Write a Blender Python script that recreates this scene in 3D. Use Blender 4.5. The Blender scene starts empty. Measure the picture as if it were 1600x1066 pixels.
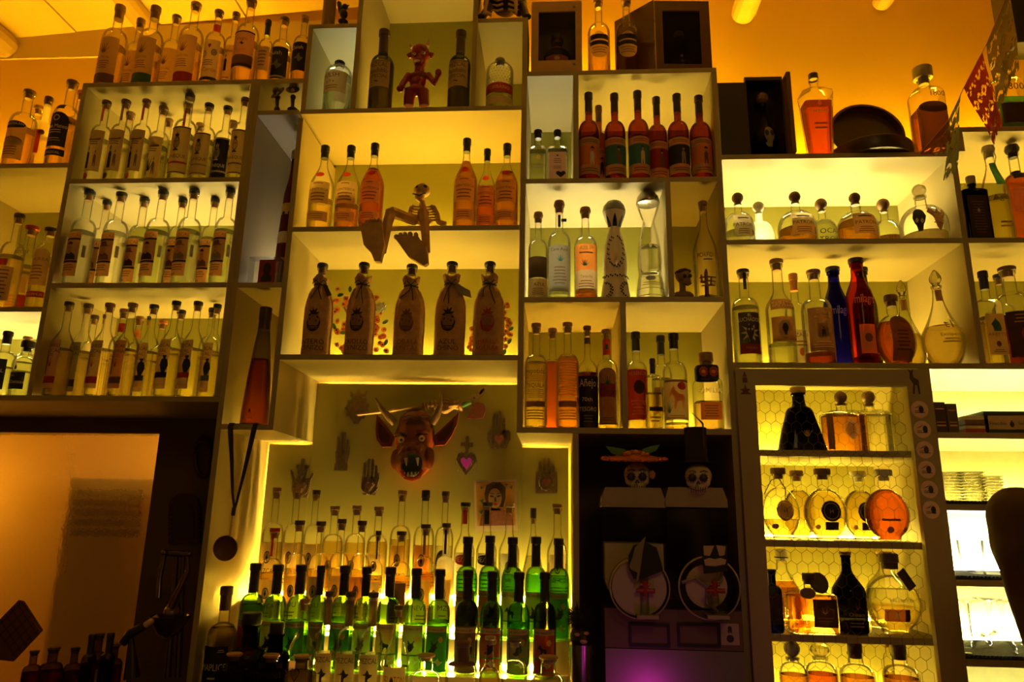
import bpy, math, random
import numpy as np
from mathutils import Vector, Matrix
random.seed(7)
SC = bpy.context.scene
COL = SC.collection

# ------------------------------------------------------------------ camera
FPX, YAW, PITCH, ROLL = 1124.9, -0.06633, 0.24358, 0.01766
EYE = Vector((0.0, -2.0, 1.5))
_cy, _sy, _cp, _sp = math.cos(YAW), math.sin(YAW), math.cos(PITCH), math.sin(PITCH)
FW = Vector((_sy*_cp, _cy*_cp, _sp)); _r = Vector((_cy, -_sy, 0)); _u = _r.cross(FW)
RT = math.cos(ROLL)*_r + math.sin(ROLL)*_u
UP = math.cos(ROLL)*_u - math.sin(ROLL)*_r
cam = bpy.data.cameras.new('camera')
cam.sensor_width = 36; cam.lens = FPX/1600*36; cam.clip_start = 0.02; cam.clip_end = 60
cobj = bpy.data.objects.new('camera', cam); COL.objects.link(cobj)
cobj.matrix_world = Matrix((( RT.x, UP.x, -FW.x, EYE.x), (RT.y, UP.y, -FW.y, EYE.y), (RT.z, UP.z, -FW.z, EYE.z), (0, 0, 0, 1)))
SC.camera = cobj

# ------------------------------------------------------------------ world, exposure, room light
w = bpy.data.worlds.new('world'); SC.world = w; w.use_nodes = True
w.node_tree.nodes['Background'].inputs[0].default_value = (1.0, 0.5, 0.08, 1)
w.node_tree.nodes['Background'].inputs[1].default_value = 0.05
SC.view_settings.view_transform = 'Standard'; SC.view_settings.look = 'None'
SC.view_settings.exposure = 0.0; SC.view_settings.gamma = 1; SC.view_settings.use_curve_mapping = False
cy = SC.cycles
cy.use_denoising = True
try: cy.denoiser = 'OPENIMAGEDENOISE'
except Exception: pass
cy.max_bounces = 14; cy.diffuse_bounces = 4; cy.glossy_bounces = 4; cy.transmission_bounces = 12
cy.transparent_max_bounces = 32; cy.sample_clamp_indirect = 6.0; cy.caustics_refractive = True; cy.caustics_reflective = False
cy.blur_glossy = 0.5
STRIP = 200.0      # emission of the shelf light strips

def area_lamp(name, loc, aim, size, power, col):
    l = bpy.data.lights.new(name, 'AREA'); l.size = size; l.energy = power; l.color = col
    o = bpy.data.objects.new(name, l); COL.objects.link(o); o.location = loc
    o.rotation_euler = (Vector(aim)-Vector(loc)).to_track_quat('-Z', 'Y').to_euler()
    return o
area_lamp('front_fill', (0.6, -2.6, 2.9), (0, 0, 1.9), 0.5, 4.0, (1.0, 0.60, 0.15))  # unseen warm fill added to brighten the shelf fronts
area_lamp('neon_lamp', (0.25, -1.0, 0.75), (0.3, 0.1, 1.2), 0.25, 0.2, (1.0, 0.05, 0.6))
area_lamp('magenta_fill', (0.26, -0.42, 1.03), (0.24, -.07, 1.02), 0.08, 0.07, (1.0, 0.04, 0.7))  # extra magenta fill added to tint the drink machine's lower panel

# ------------------------------------------------------------------ pixel <-> place
def proj(P):
    d = Vector(P)-EYE; k = d.dot(FW)
    return 800+FPX*d.dot(RT)/k, 533-FPX*d.dot(UP)/k
def at(px, py, Y):
    d = RT*((px-800)/FPX) + UP*((533-py)/FPX) + FW
    return EYE + d*((Y-EYE.y)/d.y)
def X_at(px, Y, z):
    c = (px-800)/FPX; b = Vector((0, Y, z))-EYE; v = RT-c*FW
    return -(b.dot(v))/v.x
def Z_at(py, X, Y):
    c = (533-py)/FPX; b = Vector((X, Y, 0))-EYE; v = UP-c*FW
    return -(b.dot(v))/v.z
def mpp(P): return (Vector(P)-EYE).dot(FW)/FPX

# ------------------------------------------------------------------ materials
MATS = {}
def mat(key, col=(0.8, 0.8, 0.8), rough=0.55, metal=0.0, var=0.12, scale=40.0, bump=0.0, transl=0.0, spec=0.5, emit=0.0, weave=False):
    if key in MATS: return MATS[key]
    m = bpy.data.materials.new(key); m.use_nodes = True; nt = m.node_tree; n = nt.nodes; L = nt.links
    b = n['Principled BSDF']; out = n['Material Output']
    b.inputs['Roughness'].default_value = rough; b.inputs['Metallic'].default_value = metal
    b.inputs['Specular IOR Level'].default_value = spec
    tc = n.new('ShaderNodeTexCoord'); no = n.new('ShaderNodeTexNoise'); no.inputs['Scale'].default_value = scale; no.inputs['Detail'].default_value = 4
    L.new(tc.outputs['Object'], no.inputs['Vector'])
    mx = n.new('ShaderNodeMix'); mx.data_type = 'RGBA'
    mx.inputs['A'].default_value = (*[max(0, c*(1-var)) for c in col], 1); mx.inputs['B'].default_value = (*[min(1, c*(1+var)) for c in col], 1)
    L.new(no.outputs['Fac'], mx.inputs['Factor']); L.new(mx.outputs['Result'], b.inputs['Base Color'])
    if bump or weave:
        bp = n.new('ShaderNodeBump'); bp.inputs['Strength'].default_value = bump or 0.4; bp.inputs['Distance'].default_value = 0.002
        if weave:
            ck = n.new('ShaderNodeTexVoronoi'); ck.inputs['Scale'].default_value = scale*6; L.new(tc.outputs['Object'], ck.inputs['Vector']); L.new(ck.outputs['Distance'], bp.inputs['Height'])
        else: L.new(no.outputs['Fac'], bp.inputs['Height'])
        L.new(bp.outputs['Normal'], b.inputs['Normal'])
    if emit: 
        b.inputs['Emission Color'].default_value = (*col, 1); b.inputs['Emission Strength'].default_value = emit
    if transl:
        t = n.new('ShaderNodeBsdfTranslucent'); L.new(mx.outputs['Result'], t.inputs['Color'])
        ms = n.new('ShaderNodeMixShader'); ms.inputs[0].default_value = transl
        L.new(b.outputs[0], ms.inputs[1]); L.new(t.outputs[0], ms.inputs[2]); L.new(ms.outputs[0], out.inputs[0])
    MATS[key] = m; return m

def glass(key, tint, gl=0.045, edge=0.55, frost=0.0):
    """thin bottle wall: clear (or tinted) film, reflecting more and tinting more where seen edge-on"""
    key = 'glass_'+key
    if key in MATS: return MATS[key]
    m = bpy.data.materials.new(key); m.use_nodes = True; nt = m.node_tree; n = nt.nodes; L = nt.links
    n.remove(n['Principled BSDF']); out = n['Material Output']
    lw = n.new('ShaderNodeLayerWeight'); lw.inputs['Blend'].default_value = 0.22
    mx = n.new('ShaderNodeMix'); mx.data_type = 'RGBA'
    mx.inputs['A'].default_value = (*tint, 1); mx.inputs['B'].default_value = (*[c*edge for c in tint], 1)
    L.new(lw.outputs['Facing'], mx.inputs['Factor'])
    tr = n.new('ShaderNodeBsdfTransparent'); L.new(mx.outputs['Result'], tr.inputs['Color'])
    g = n.new('ShaderNodeBsdfGlossy'); g.inputs['Roughness'].default_value = 0.05
    fr = n.new('ShaderNodeFresnel'); fr.inputs['IOR'].default_value = 1.24
    fm = n.new('ShaderNodeMath'); fm.operation = 'MULTIPLY'; fm.inputs[1].default_value = 0.75; L.new(fr.outputs[0], fm.inputs[0])
    ms = n.new('ShaderNodeMixShader'); L.new(fm.outputs[0], ms.inputs[0]); L.new(tr.outputs[0], ms.inputs[1]); L.new(g.outputs[0], ms.inputs[2])
    last = ms
    if frost:
        d = n.new('ShaderNodeBsdfTranslucent'); d.inputs['Color'].default_value = (*tint, 1)
        m2 = n.new('ShaderNodeMixShader'); m2.inputs[0].default_value = frost; L.new(ms.outputs[0], m2.inputs[1]); L.new(d.outputs[0], m2.inputs[2]); last = m2
    L.new(last.outputs[0], out.inputs[0]); MATS[key] = m; return m

def liquid(key, col, ior=1.33):
    key = 'liquid_'+key
    if key in MATS: return MATS[key]
    m = bpy.data.materials.new(key); m.use_nodes = True; nt = m.node_tree; n = nt.nodes; L = nt.links
    n.remove(n['Principled BSDF']); out = n['Material Output']
    g = n.new('ShaderNodeBsdfRefraction'); g.inputs['Color'].default_value = (*col, 1); g.inputs['IOR'].default_value = ior; g.inputs['Roughness'].default_value = 0.0
    t = n.new('ShaderNodeBsdfTransparent'); t.inputs['Color'].default_value = (*[c**1.0 for c in col], 1)
    ms = n.new('ShaderNodeMixShader'); ms.inputs[0].default_value = 0.35
    L.new(g.outputs[0], ms.inputs[1]); L.new(t.outputs[0], ms.inputs[2]); L.new(ms.outputs[0], out.inputs[0])
    MATS[key] = m; return m
LIQ = {'c': (0.97, 0.96, 0.88), 'p': (0.97, 0.86, 0.52), 'a': (0.93, 0.60, 0.20), 'o': (0.90, 0.42, 0.10), 'd': (0.55, 0.20, 0.05), 'g': (0.55, 0.85, 0.35)}
GLS = {'clr': ((0.995, 0.995, 0.985), .78), 'grn': ((0.42, 0.72, 0.10), .5), 'olv': ((0.30, 0.30, 0.12), .45), 'brn': ((0.50, 0.18, 0.045), .5), 'blu': ((0.06, 0.05, 0.9), .5),
       'red': ((0.85, 0.18, 0.04), .5), 'blk': ((0.02, 0.018, 0.015), .5), 'cob': ((0.03, 0.05, 0.4), .5), 'smk': ((0.5, 0.45, 0.35), .4)}
PAL = {'tan': (.62, .44, .22), 'cream': (.80, .68, .45), 'paper': (.85, .78, .62), 'blk': (.015, .013, .012), 'dkb': (.06, .03, .015), 'brn': (.22, .11, .04), 'red': (.45, .04, .02), 'org': (.80, .28, .05),
       'yel': (.85, .6, .15), 'grn': (.05, .16, .06), 'teal': (.04, .20, .22), 'blu': (.04, .07, .25), 'navy': (.02, .03, .07), 'pnk': (.72, .40, .32), 'gry': (.30, .27, .22), 'cork': (.42, .24, .10), 'dcork': (.17, .085, .035),
       'skin': (.60, .36, .20), 'wht': (.88, .85, .78), 'gold': (.6, .4, .1), 'ink': (.035, .025, .015), 'wood': (.36, .19, .07), 'mag': (.6, .08, .3), 'slv': (.5, .48, .42), 'ora': (.75, .35, .10)}
def pal(c, kind='paint'):
    if kind == 'paper': return mat('paper_'+c, PAL[c], 0.7, transl=0.35, var=0.10, scale=120)
    if kind == 'cap': return mat('cap_'+c, PAL[c], 0.45, var=0.18, scale=150, bump=0.1)
    return mat('paint_'+c, PAL[c], 0.5, var=0.12, scale=80)

# ------------------------------------------------------------------ mesh helpers
def tag(o, label=None, cat=None, group=None, kind=None):
    if label: o['label'] = label
    if cat: o['category'] = cat
    if group: o['group'] = group
    if kind: o['kind'] = kind
    return o
def root(name, loc, label, cat, group=None, rz=0, rx=0, ry=0, kind=None):
    o = bpy.data.objects.new(name, None); COL.objects.link(o); o.location = loc; o.rotation_euler = (rx, ry, rz)
    o.empty_display_size = 0.05
    return tag(o, label, cat, group, kind)
def top_of(o):
    while o.parent: o = o.parent
    return o
class MB:
    def __init__(s): s.v = []; s.f = []
    def add(s, vs, fs):
        k = len(s.v); s.v += [tuple(v) for v in vs]; s.f += [tuple(i+k for i in f) for f in fs]; return s
    def box(s, a, b, M=None):
        x0, y0, z0 = a; x1, y1, z1 = b
        vs = [(x0,y0,z0),(x1,y0,z0),(x1,y1,z0),(x0,y1,z0),(x0,y0,z1),(x1,y0,z1),(x1,y1,z1),(x0,y1,z1)]
        if M: vs = [tuple(M @ Vector(v)) for v in vs]
        return s.add(vs, [(3,2,1,0),(4,5,6,7),(0,1,5,4),(1,2,6,5),(2,3,7,6),(3,0,4,7)])
    def rings(s, rings, cap0=True, cap1=True):
        n = len(rings[0]); vs = [p for r in rings for p in r]; fs = []
        for i in range(len(rings)-1):
            for j in range(n):
                k = (j+1) % n; fs.append((i*n+j, i*n+k, (i+1)*n+k, (i+1)*n+j))
        if cap0: fs.append(tuple(range(n-1, -1, -1)))
        if cap1: fs.append(tuple((len(rings)-1)*n+j for j in range(n)))
        return s.add(vs, fs)
    def lathe(s, prof, c=(0, 0, 0), n=20, cap0=True, cap1=True, M=None):
        rs = []
        for r, z in prof:
            ring = [(c[0]+r*math.cos(2*math.pi*j/n), c[1]+r*math.sin(2*math.pi*j/n), c[2]+z) for j in range(n)]
            if M: ring = [tuple(M @ Vector(p)) for p in ring]
            rs.append(ring)
        return s.rings(rs, cap0, cap1)
    def tube(s, pts, rad, n=8, flat=1.0):
        pts = [Vector(p) for p in pts]; rs = []
        if not isinstance(rad, (list, tuple)): rad = [rad]*len(pts)
        ref = Vector((0, 0, 1))
        if abs((pts[-1]-pts[0]).normalized().z) > 0.9: ref = Vector((0, 1, 0))
        for i, p in enumerate(pts):
            t = (pts[min(i+1, len(pts)-1)]-pts[max(i-1, 0)]).normalized()
            a = t.cross(ref)
            if a.length < 1e-4: a = t.cross(Vector((1, 0, 0)))
            a.normalize(); b = a.cross(t).normalized()
            rs.append([p + (a*math.cos(2*math.pi*j/n) + b*flat*math.sin(2*math.pi*j/n))*rad[i] for j in range(n)])
        return s.rings(rs)
    def ball(s, c, r, n=14, m=9, M=None):
        if not isinstance(r, (list, tuple)): r = (r, r, r)
        rs = []
        for i in range(m+1):
            a = -math.pi/2 + math.pi*(i+0.02 if i == 0 else i-0.02 if i == m else i)/m
            ring = []
            for j in range(n):
                b = 2*math.pi*j/n
                p = Vector((r[0]*math.cos(a)*math.cos(b), r[1]*math.cos(a)*math.sin(b), r[2]*math.sin(a)))
                if M: p = M @ p
                ring.append(Vector(c)+p)
            rs.append(ring)
        return s.rings(rs)
    def prism(s, poly, y0, y1, M=None):
        """poly in x,z extruded along y"""
        from mathutils.geometry import tessellate_polygon
        n = len(poly); vs = [(p[0], y0, p[1]) for p in poly]+[(p[0], y1, p[1]) for p in poly]
        if M: vs = [tuple(M @ Vector(v)) for v in vs]
        tri = tessellate_polygon([[Vector((p[0], p[1], 0)) for p in poly]])
        fs = [tuple(t) for t in tri]+[tuple(i+n for i in reversed(t)) for t in tri]
        fs += [(i, (i+1) % n, n+(i+1) % n, n+i) for i in range(n)]
        return s.add(vs, fs)
    def build(s, name, material, parent=None, smooth=False, world=True, sharp=40):
        me = bpy.data.meshes.new(name); v = s.v
        if parent is not None and world:
            l = top_of(parent).location; v = [(a[0]-l.x, a[1]-l.y, a[2]-l.z) for a in v]
        me.from_pydata(v, [], s.f); me.update()
        import bmesh
        bm = bmesh.new(); bm.from_mesh(me); bmesh.ops.recalc_face_normals(bm, faces=bm.faces); bm.to_mesh(me); bm.free()
        if smooth:
            me.polygons.foreach_set('use_smooth', [True]*len(me.polygons))
            if sharp: me.set_sharp_from_angle(angle=math.radians(sharp))
        me.materials.append(material)
        o = bpy.data.objects.new(name, me); COL.objects.link(o)
        if parent is not None: o.parent = parent
        return o
def fuse(o, vox, it=6, fac=0.5):
    r = o.modifiers.new('remesh', 'REMESH'); r.mode = 'VOXEL'; r.voxel_size = vox; r.use_smooth_shade = True
    if it:
        s = o.modifiers.new('smooth', 'SMOOTH'); s.iterations = it; s.factor = fac
    return o
_TXT = {}
def text_mesh(s):
    if s in _TXT: return _TXT[s]
    c = bpy.data.curves.new('t', 'FONT'); c.body = s; c.size = 1.0; c.resolution_u = 2; c.align_x = 'CENTER'
    o = bpy.data.objects.new('t', c)
    me = bpy.data.meshes.new_from_object(o)
    vs = [(v.co.x, v.co.y) for v in me.vertices]; fs = [tuple(p.vertices) for p in me.polygons]
    bpy.data.objects.remove(o); bpy.data.curves.remove(c); bpy.data.meshes.remove(me)
    _TXT[s] = (vs, fs); return vs, fs

# flat outlines for printed pictures: x in -.5...5, z in 0..1
def _ell(cx, cz, rx, rz, n=14): return [(cx+rx*math.cos(2*math.pi*i/n), cz+rz*math.sin(2*math.pi*i/n)) for i in range(n)]
_heart = [(0, 0), (-.3, .35), (-.5, .65), (-.42, .92), (-.22, 1), (0, .8), (.22, 1), (.42, .92), (.5, .65), (.3, .35)]
SHAPES = {
 'bust': [[(-.5, 0), (-.45, .25), (-.2, .38), (.2, .38), (.45, .25), (.5, 0)]],
 'head': [_ell(0, .62, .24, .3)],
 'hat': [[(-.48, .72), (.48, .72), (.26, .8), (.22, 1), (-.22, 1), (-.26, .8)]],
 'hair': [[(-.26, .6), (-.28, .85), (-.1, 1), (.12, 1), (.28, .85), (.26, .6), (.2, .8), (-.2, .8)]],
 'man': [[(-.3, 0), (-.05, 0), (0, .3), (.05, 0), (.3, 0), (.3, .62), (.12, .72), (-.12, .72), (-.3, .62)], _ell(0, .86, .14, .13)],
 'agave': [[(-.08, 0), (.08, 0), (0, 1)], [(-.1, 0), (.02, 0), (-.28, .85)], [(.1, 0), (-.02, 0), (.28, .85)], [(-.12, 0), (-.02, .02), (-.48, .55)], [(.12, 0), (.02, .02), (.48, .55)]],
 'heart': [_heart],
 'horse': [[(-.3, 0), (-.3, .3), (-.5, .5), (-.4, .62), (-.1, .85), (-.02, 1), (.08, .88), (.4, .6), (.5, .2), (.42, 0)]],
 'donkey': [[(-.2, .35), (-.5, .15), (-.2, 0), (.15, .1), (.4, .45), (.35, .65), (.42, 1), (.2, .75), (.05, .72), (-.18, 1), (-.15, .62)]],
 'pony': [[(-.5, .45), (-.42, .7), (-.2, .95), (-.12, .75), (.1, .62), (.38, .6), (.5, .3), (.4, .42), (.36, 0), (.26, 0), (.26, .35), (0, .32), (-.12, .02), (-.22, .02), (-.15, .4), (-.28, .62)]],
 'skull': [_ell(0, .6, .45, .4), [(-.22, 0), (.22, 0), (.26, .35), (-.26, .35)]],
 'bird': [[(-.5, .5), (-.1, .45), (.1, .1), (.35, .3), (.5, .55), (.2, .6), (.1, 1), (-.15, .62)]],
 'crown': [[(-.5, 0), (.5, 0), (.5, .8), (.25, .35), (0, 1), (-.25, .35), (-.5, .8)]],
 'drop': [[(0, 0), (-.3, .2), (-.35, .5), (-.1, .8), (0, 1), (.1, .8), (.35, .5), (.3, .2)]],
 'dot': [_ell(0, .5, .5, .5)],
 'pot': [[(-.2, 0), (.2, 0), (.5, .4), (.35, .75), (.12, .8), (.22, 1), (-.22, 1), (-.12, .8), (-.35, .75), (-.5, .4)]],
 'cactus': [[(-.1, 0), (.1, 0), (.1, .35), (.35, .35), (.4, .7), (.3, .7), (.27, .45), (.1, .45), (.1, 1), (-.1, 1), (-.1, .55), (-.27, .55), (-.3, .8), (-.4, .8), (-.37, .45), (-.1, .45)]],
 'star': [[(.5*math.cos(math.pi*i/9)*(1 if i % 2 else .45), .5+.5*math.sin(math.pi*i/9)*(1 if i % 2 else .45)) for i in range(18)]],
 'bee': [[(0, 0), (-.2, .25), (-.22, .5), (-.5, .75), (-.35, .95), (-.12, .72), (0, 1), (.12, .72), (.35, .95), (.5, .75), (.22, .5), (.2, .25)]],
 'stag': [[(-.25, 0), (-.12, .4), (-.35, .6), (-.3, .85), (-.45, 1), (-.2, .9), (0, 1), (-.1, .8), (-.05, .65), (.3, .55), (.32, 0), (.2, 0), (.15, .35), (-.02, .35), (-.1, 0)]],
 'ring': [_ell(0, .5, .5, .5)],
}
def slices(poly, step):
    xs0, xs1 = min(p[0] for p in poly), max(p[0] for p in poly)
    n = max(1, int(math.ceil((xs1-xs0)/step))); out = []
    def cuts(x):
        r = []
        for i in range(len(poly)):
            a, b = poly[i], poly[(i+1) % len(poly)]
            if (a[0] <= x) != (b[0] <= x): r.append(a[1]+(b[1]-a[1])*(x-a[0])/(b[0]-a[0]))
        return sorted(r)
    for i in range(n):
        xa, xb = xs0+(xs1-xs0)*i/n, xs0+(xs1-xs0)*(i+1)/n; e = (xb-xa)*0.02
        ca, cb, cm = cuts(xa+e), cuts(xb-e), cuts((xa+xb)/2)
        if len(ca) != len(cm): ca = cm
        if len(cb) != len(cm): cb = cm
        for k in range(0, len(cm)-1, 2): out.append((xa, xb, ca[k], ca[k+1], cb[k], cb[k+1]))
    return out

ORD = 'first second third fourth fifth sixth seventh eighth ninth tenth eleventh twelfth thirteenth fourteenth'.split()

# ------------------------------------------------------------------ the room
T = 0.016; D = 0.341; BK = D+0.02
def q(x): return 0.8*x
def h(z): return 1.5+0.8*z
PAINT = mat('shelf_paint', (0.36, 0.30, 0.135), 0.5, var=0.06, scale=9, bump=0.03)
GREEN = mat('back_panel_paint', (0.36, 0.36, 0.06), 0.6, var=0.08, scale=6, bump=0.03)
DARKP = mat('dark_panel_and_shade', (0.12, 0.065, 0.03), 0.6, var=0.1, scale=8)
WALLM = mat('ochre_plaster', (0.80, 0.50, 0.06), 0.8, var=0.07, scale=3, bump=0.15)
CEILM = mat('ceiling_boards', (0.70, 0.52, 0.20), 0.7, var=0.10, scale=5, bump=0.1)
def struct(name, mb, m, parent=None):
    o = mb.build(name, m, parent); 
    if parent is None: o['kind'] = 'structure'
    return o
zA, zB, zC, zD_ = h(1.712), h(1.281), h(0.848), h(0.415)
XWL, XWR = -2.6, 2.2
wl = MB()
WY = BK+0.012
# back wall with the window opening at lower left
wr = at(236, 800, WY).x; wz0 = at(180, 1090, WY).z; wz1 = at(120, 677, WY).z; wx0 = -2.25
ZC = at(80, 46, WY).z
wl.box((wr, WY, 0.6), (XWR, WY+0.08, 3.7)); wl.box((XWL, WY, wz1), (wr, WY+0.08, 3.5)); wl.box((XWL, WY, 0.6), (wr, WY+0.08, wz0)); wl.box((XWL, WY, wz0), (wx0, WY+0.08, wz1))
struct('wall_back', wl, WALLM)
struct('wall_left', MB().box((XWL-0.08, -0.9, 0.6), (XWL, WY+0.08, 3.5)), WALLM)
struct('wall_right', MB().box((XWR, -0.9, 0.6), (XWR+.08, WY+0.08, 3.7)), WALLM)
cl = tag(bpy.data.objects.new('ceiling', None), kind='structure'); COL.objects.link(cl)
xs = np.linspace(XWL, XWR, 15)
for i in range(14):
    zs = ZC+random.uniform(0, .006); sl_ = .075; za_, zb_ = zs+sl_*(xs[i]+1.6), zs+sl_*(xs[i+1]+1.6)
    MB().rings([[(xs[i]+.003, y, za_), (xs[i+1]-.003, y, zb_), (xs[i+1]-.003, y, zb_+.03), (xs[i]+.003, y, za_+.03)] for y in (-1.0, WY)]).build('plank', CEILM, cl)
def beam(px0, py0, r, slope, name='trim_1', lx=0.0, sq=False):
    P = at(px0, py0, WY-0.01); e = Vector((P.x+lx, P.y-1.1, P.z+slope)); mb = MB()
    if sq:
        mb.tube([P, e], r*1.35, 4)
    else: mb.tube([P-(e-P).normalized()*0.0, P+(e-P)*0.02, P+(e-P)*.5, e], [r*.9, r, r, r*1.05], 14)
    struct(name, mb, mat('beam_wood', (.42, .29, .10), .7, var=.15, scale=8, bump=.2))
beam(10, 74, 0.055, 0.03, 'trim_1', -0.03)
beam(232, 42, 0.045, 0.06, 'trim_2', -0.02)
beam(1160, 24, 0.045, 0.10, 'trim_3', 0.04)
beam(1376, 6, 0.035, 0.10, 'trim_4', 0.05)
# cornice moulding where wall meets ceiling
P0, P1 = at(80, 92, WY), at(80, 44, WY)
struct('trim_5', MB().box((XWL, WY-0.008, P0.z), (at(560, 60, WY).x, WY, ZC)), CEILM)
struct('trim_6', MB().box((at(1586, 40, -.2).x, -0.2, at(1590, 66, -.2).z), (XWR-.001, -.12, ZC+.2)), mat('dark_block', (0.05, 0.03, 0.015), 0.6))  # plain dark block in the top right corner

# ------------------------------------------------------------------ shelving
LEDN = [0]
def led_mat(col, k):
    key = 'light_strip_%02x%02x%02x_%d' % (int(col[0]*255), int(col[1]*255), int(col[2]*255), int(k*100))
    return mat(key, col, 0.5, emit=STRIP*k, var=0)
AMB, YEL, WHI, LIM, LIL, ORA = (1.0, .56, .045), (1.0, .645, .10), (1.0, .75, .25), (1.0, .95, .55), (1.0, .86, .88), (1.0, .52, .01)
def strip(parent, x0, x1, z, col=YEL, k=1.0, y=None, w_=0.012):
    y = D-0.022 if y is None else y
    ch = MB().box((x0+.012, y-.009, z), (x1-.012, y+.009, z+.004)).build('strip_channel', mat('aluminium', (.6, .6, .58), .35, 1.0), parent)
    MB().box((x0+.014, y-w_/2, z+.0042), (x1-.014, y+w_/2, z+.0092)).build('light_strip', led_mat(col, k), ch)
def vstrip(parent, x, z0, z1, col=YEL, k=1.0, y=None):
    y = D+0.006 if y is None else y
    MB().box((x-.005, y-.003, z0), (x+.005, y+.003, z1)).build('light_strip', led_mat(col, k), parent)
def hstrip(parent, x0, x1, z, col=YEL, k=1.0, y=None):
    y = D+0.006 if y is None else y
    MB().box((x0, y-.003, z-.005), (x1, y+.003, z+.005)).build('light_strip', led_mat(col, k), parent)
BOARDS = []
class Unit:
    def __init__(s, name, label, x): s.r = root(name, (x, 0, 1.0), label, 'shelf unit')
    def shelf(s, x0, x1, z, y0=0.0, y1=BK):
        BOARDS.append((x0, x1, z-T, z)); return MB().box((x0, y0, z-T), (x1, y1, z)).build('shelf_board', PAINT, s.r)
    def side(s, x0, z0, z1, t=T, y0=0.0, y1=BK):
        BOARDS.append((x0, x0+t, z0, z1)); return MB().box((x0, y0, z0), (x0+t, y1, z1)).build('side_panel', PAINT, s.r)
    def back(s, x0, x1, z0, z1, m=None): return MB().box((x0, D, z0), (x1, D+0.012, z1)).build('back_panel', m or GREEN, s.r)
e = 0.0005
xA, xB, xC, xD, xE, xF, xG, xH, xI, xJ, xK, xL = [q(v) for v in (-1.951, -1.242, -1.201, -1.031, -1.012, -1.026, -0.825, -0.348, -0.145, 0.590, 1.438, 1.268)]
# left unit
u = Unit('shelf_unit', 'three-tier lit shelf unit packed with bottles beside tall narrow column', xA)
u.side(xA, zD_, zA-T-e); u.side(xB, zD_+e, zA-T-e)
u.shelf(xA, xB+T+.001, zA)
for z in (zB, zC): u.shelf(xA+T+e, xB-e, z)
u.shelf(xA, xB+T, zD_-e)
x0, x1 = xA+T+e, xB-e
for zf, zc, c, k in ((zB, zA, YEL, .75), (zC, zB, WHI, 1.05), (zD_, zC, YEL, .85)):
    u.back(x0, x1, zf+e, zc-T-e); strip(u.r, x0, x1, zf+e, c, k)
strip(u.r, xA+.02, xB, zA+e, ORA, 1.2, y=D-0.04)
U_LEFT = u
# far left unit
zF1, zF2 = h(1.353), h(0.7535); xW = at(37, 321, D).x
u = Unit('shelf_unit', 'far left lit shelf unit cut off by the edge of the picture', -2.3)
u.shelf(-2.45, xA-e, zF1); u.shelf(-2.45, xA-e, zF2); u.shelf(-2.45, xA-e, zD_-e)
u.side(xW-T, zF2+e, zF1-T-e); u.side(-2.45, zD_, zF2-T-e)
u.back(xW, xA-2*e, zF2+e, zF1-T-e); u.back(-2.43, xA-2*e, zD_+e, zF2-T-e)
strip(u.r, xW, xA-e, zF2+e, AMB, .9); strip(u.r, -2.42, xA-e, zD_+e, WHI, 1.1); strip(u.r, -2.45, xA-e, zF1+e, ORA, 1.2, y=D-0.03)
# narrow column
zN1 = at(403, 172.8, 0).z; zN2 = h(0.847); zN3 = at(345, 662.5, 0).z
u = Unit('shelf_column', 'tall narrow column of small lit compartments holding a tall amber decanter', xC)
u.side(xC-T, 0.75, zA-T-e)
u.side(xD, zN3-T, at(474, 178, 0).z-T); u.shelf(xC-T+e, xF-e, zA)
for z in (zN1, zN2): u.shelf(xC+e, xD-e, z)
u.shelf(xC+e, xD-e, zN3)
for zf, zc, c, k in ((zN1, zA, YEL, .5), (zN2, zN1, LIL, 1.1), (zN3, zN2, AMB, .8)):
    u.back(xC+e, xD-e, zf+e, zc-T-e); strip(u.r, xC, xD, zf+e, c, k)
U_COL = u
# centre unit
zH5, zH6, zH7 = h(1.571), h(1.0695), h(0.5715)
zt1 = at(482.5, 38.5, 0).z; zt3 = at(780, 28.2, 0).z; zt2 = at(584, 37.5, D).z
u = Unit('shelf_unit', 'large central lit shelf unit holding sack bottles and a carved skeleton', -0.4)
u.shelf(xF, xI+T, zH5)
u.side(xF, zH5+e, zt1-T-e); u.side(xG, zH5+e, zt2+T); u.side(xH, zH5+e, zt2+T); u.side(xI, zH5+e, zt3-T-e)
u.shelf(xF, xG-e, zt1); u.shelf(xH+T+e, xI+T, zt3); u.shelf(xG+T+e, xH-e, zt2+T)
u.side(xI, h(0.314)-T, zH5-T-e)
u.shelf(xE+e, xI-e, zH6); u.shelf(xE+e, xI-e, zH7)
u.back(xF+T+e, xG-e, zH5+e, zt1-T-e); strip(u.r, xF+T, xG, zH5+e, LIM, .9)
u.back(xG+T+e, xH-e, zH5+e, zt2-e); strip(u.r, xG+T, xH, zH5+e, YEL, 1.0)
u.back(xH+T+e, xI-e, zH5+e, zt3-T-e); strip(u.r, xH+T, xI, zH5+e, YEL, .55)
u.back(xE+e, xI-e, zH6+e, zH5-T-e); strip(u.r, xE, xI, zH6+e, AMB, 1.25)
u.back(xE+e, xI-e, zH7+e, zH6-T-e); strip(u.r, xE, xI, zH7+e, YEL, 1.0)
U_CEN = u
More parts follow.
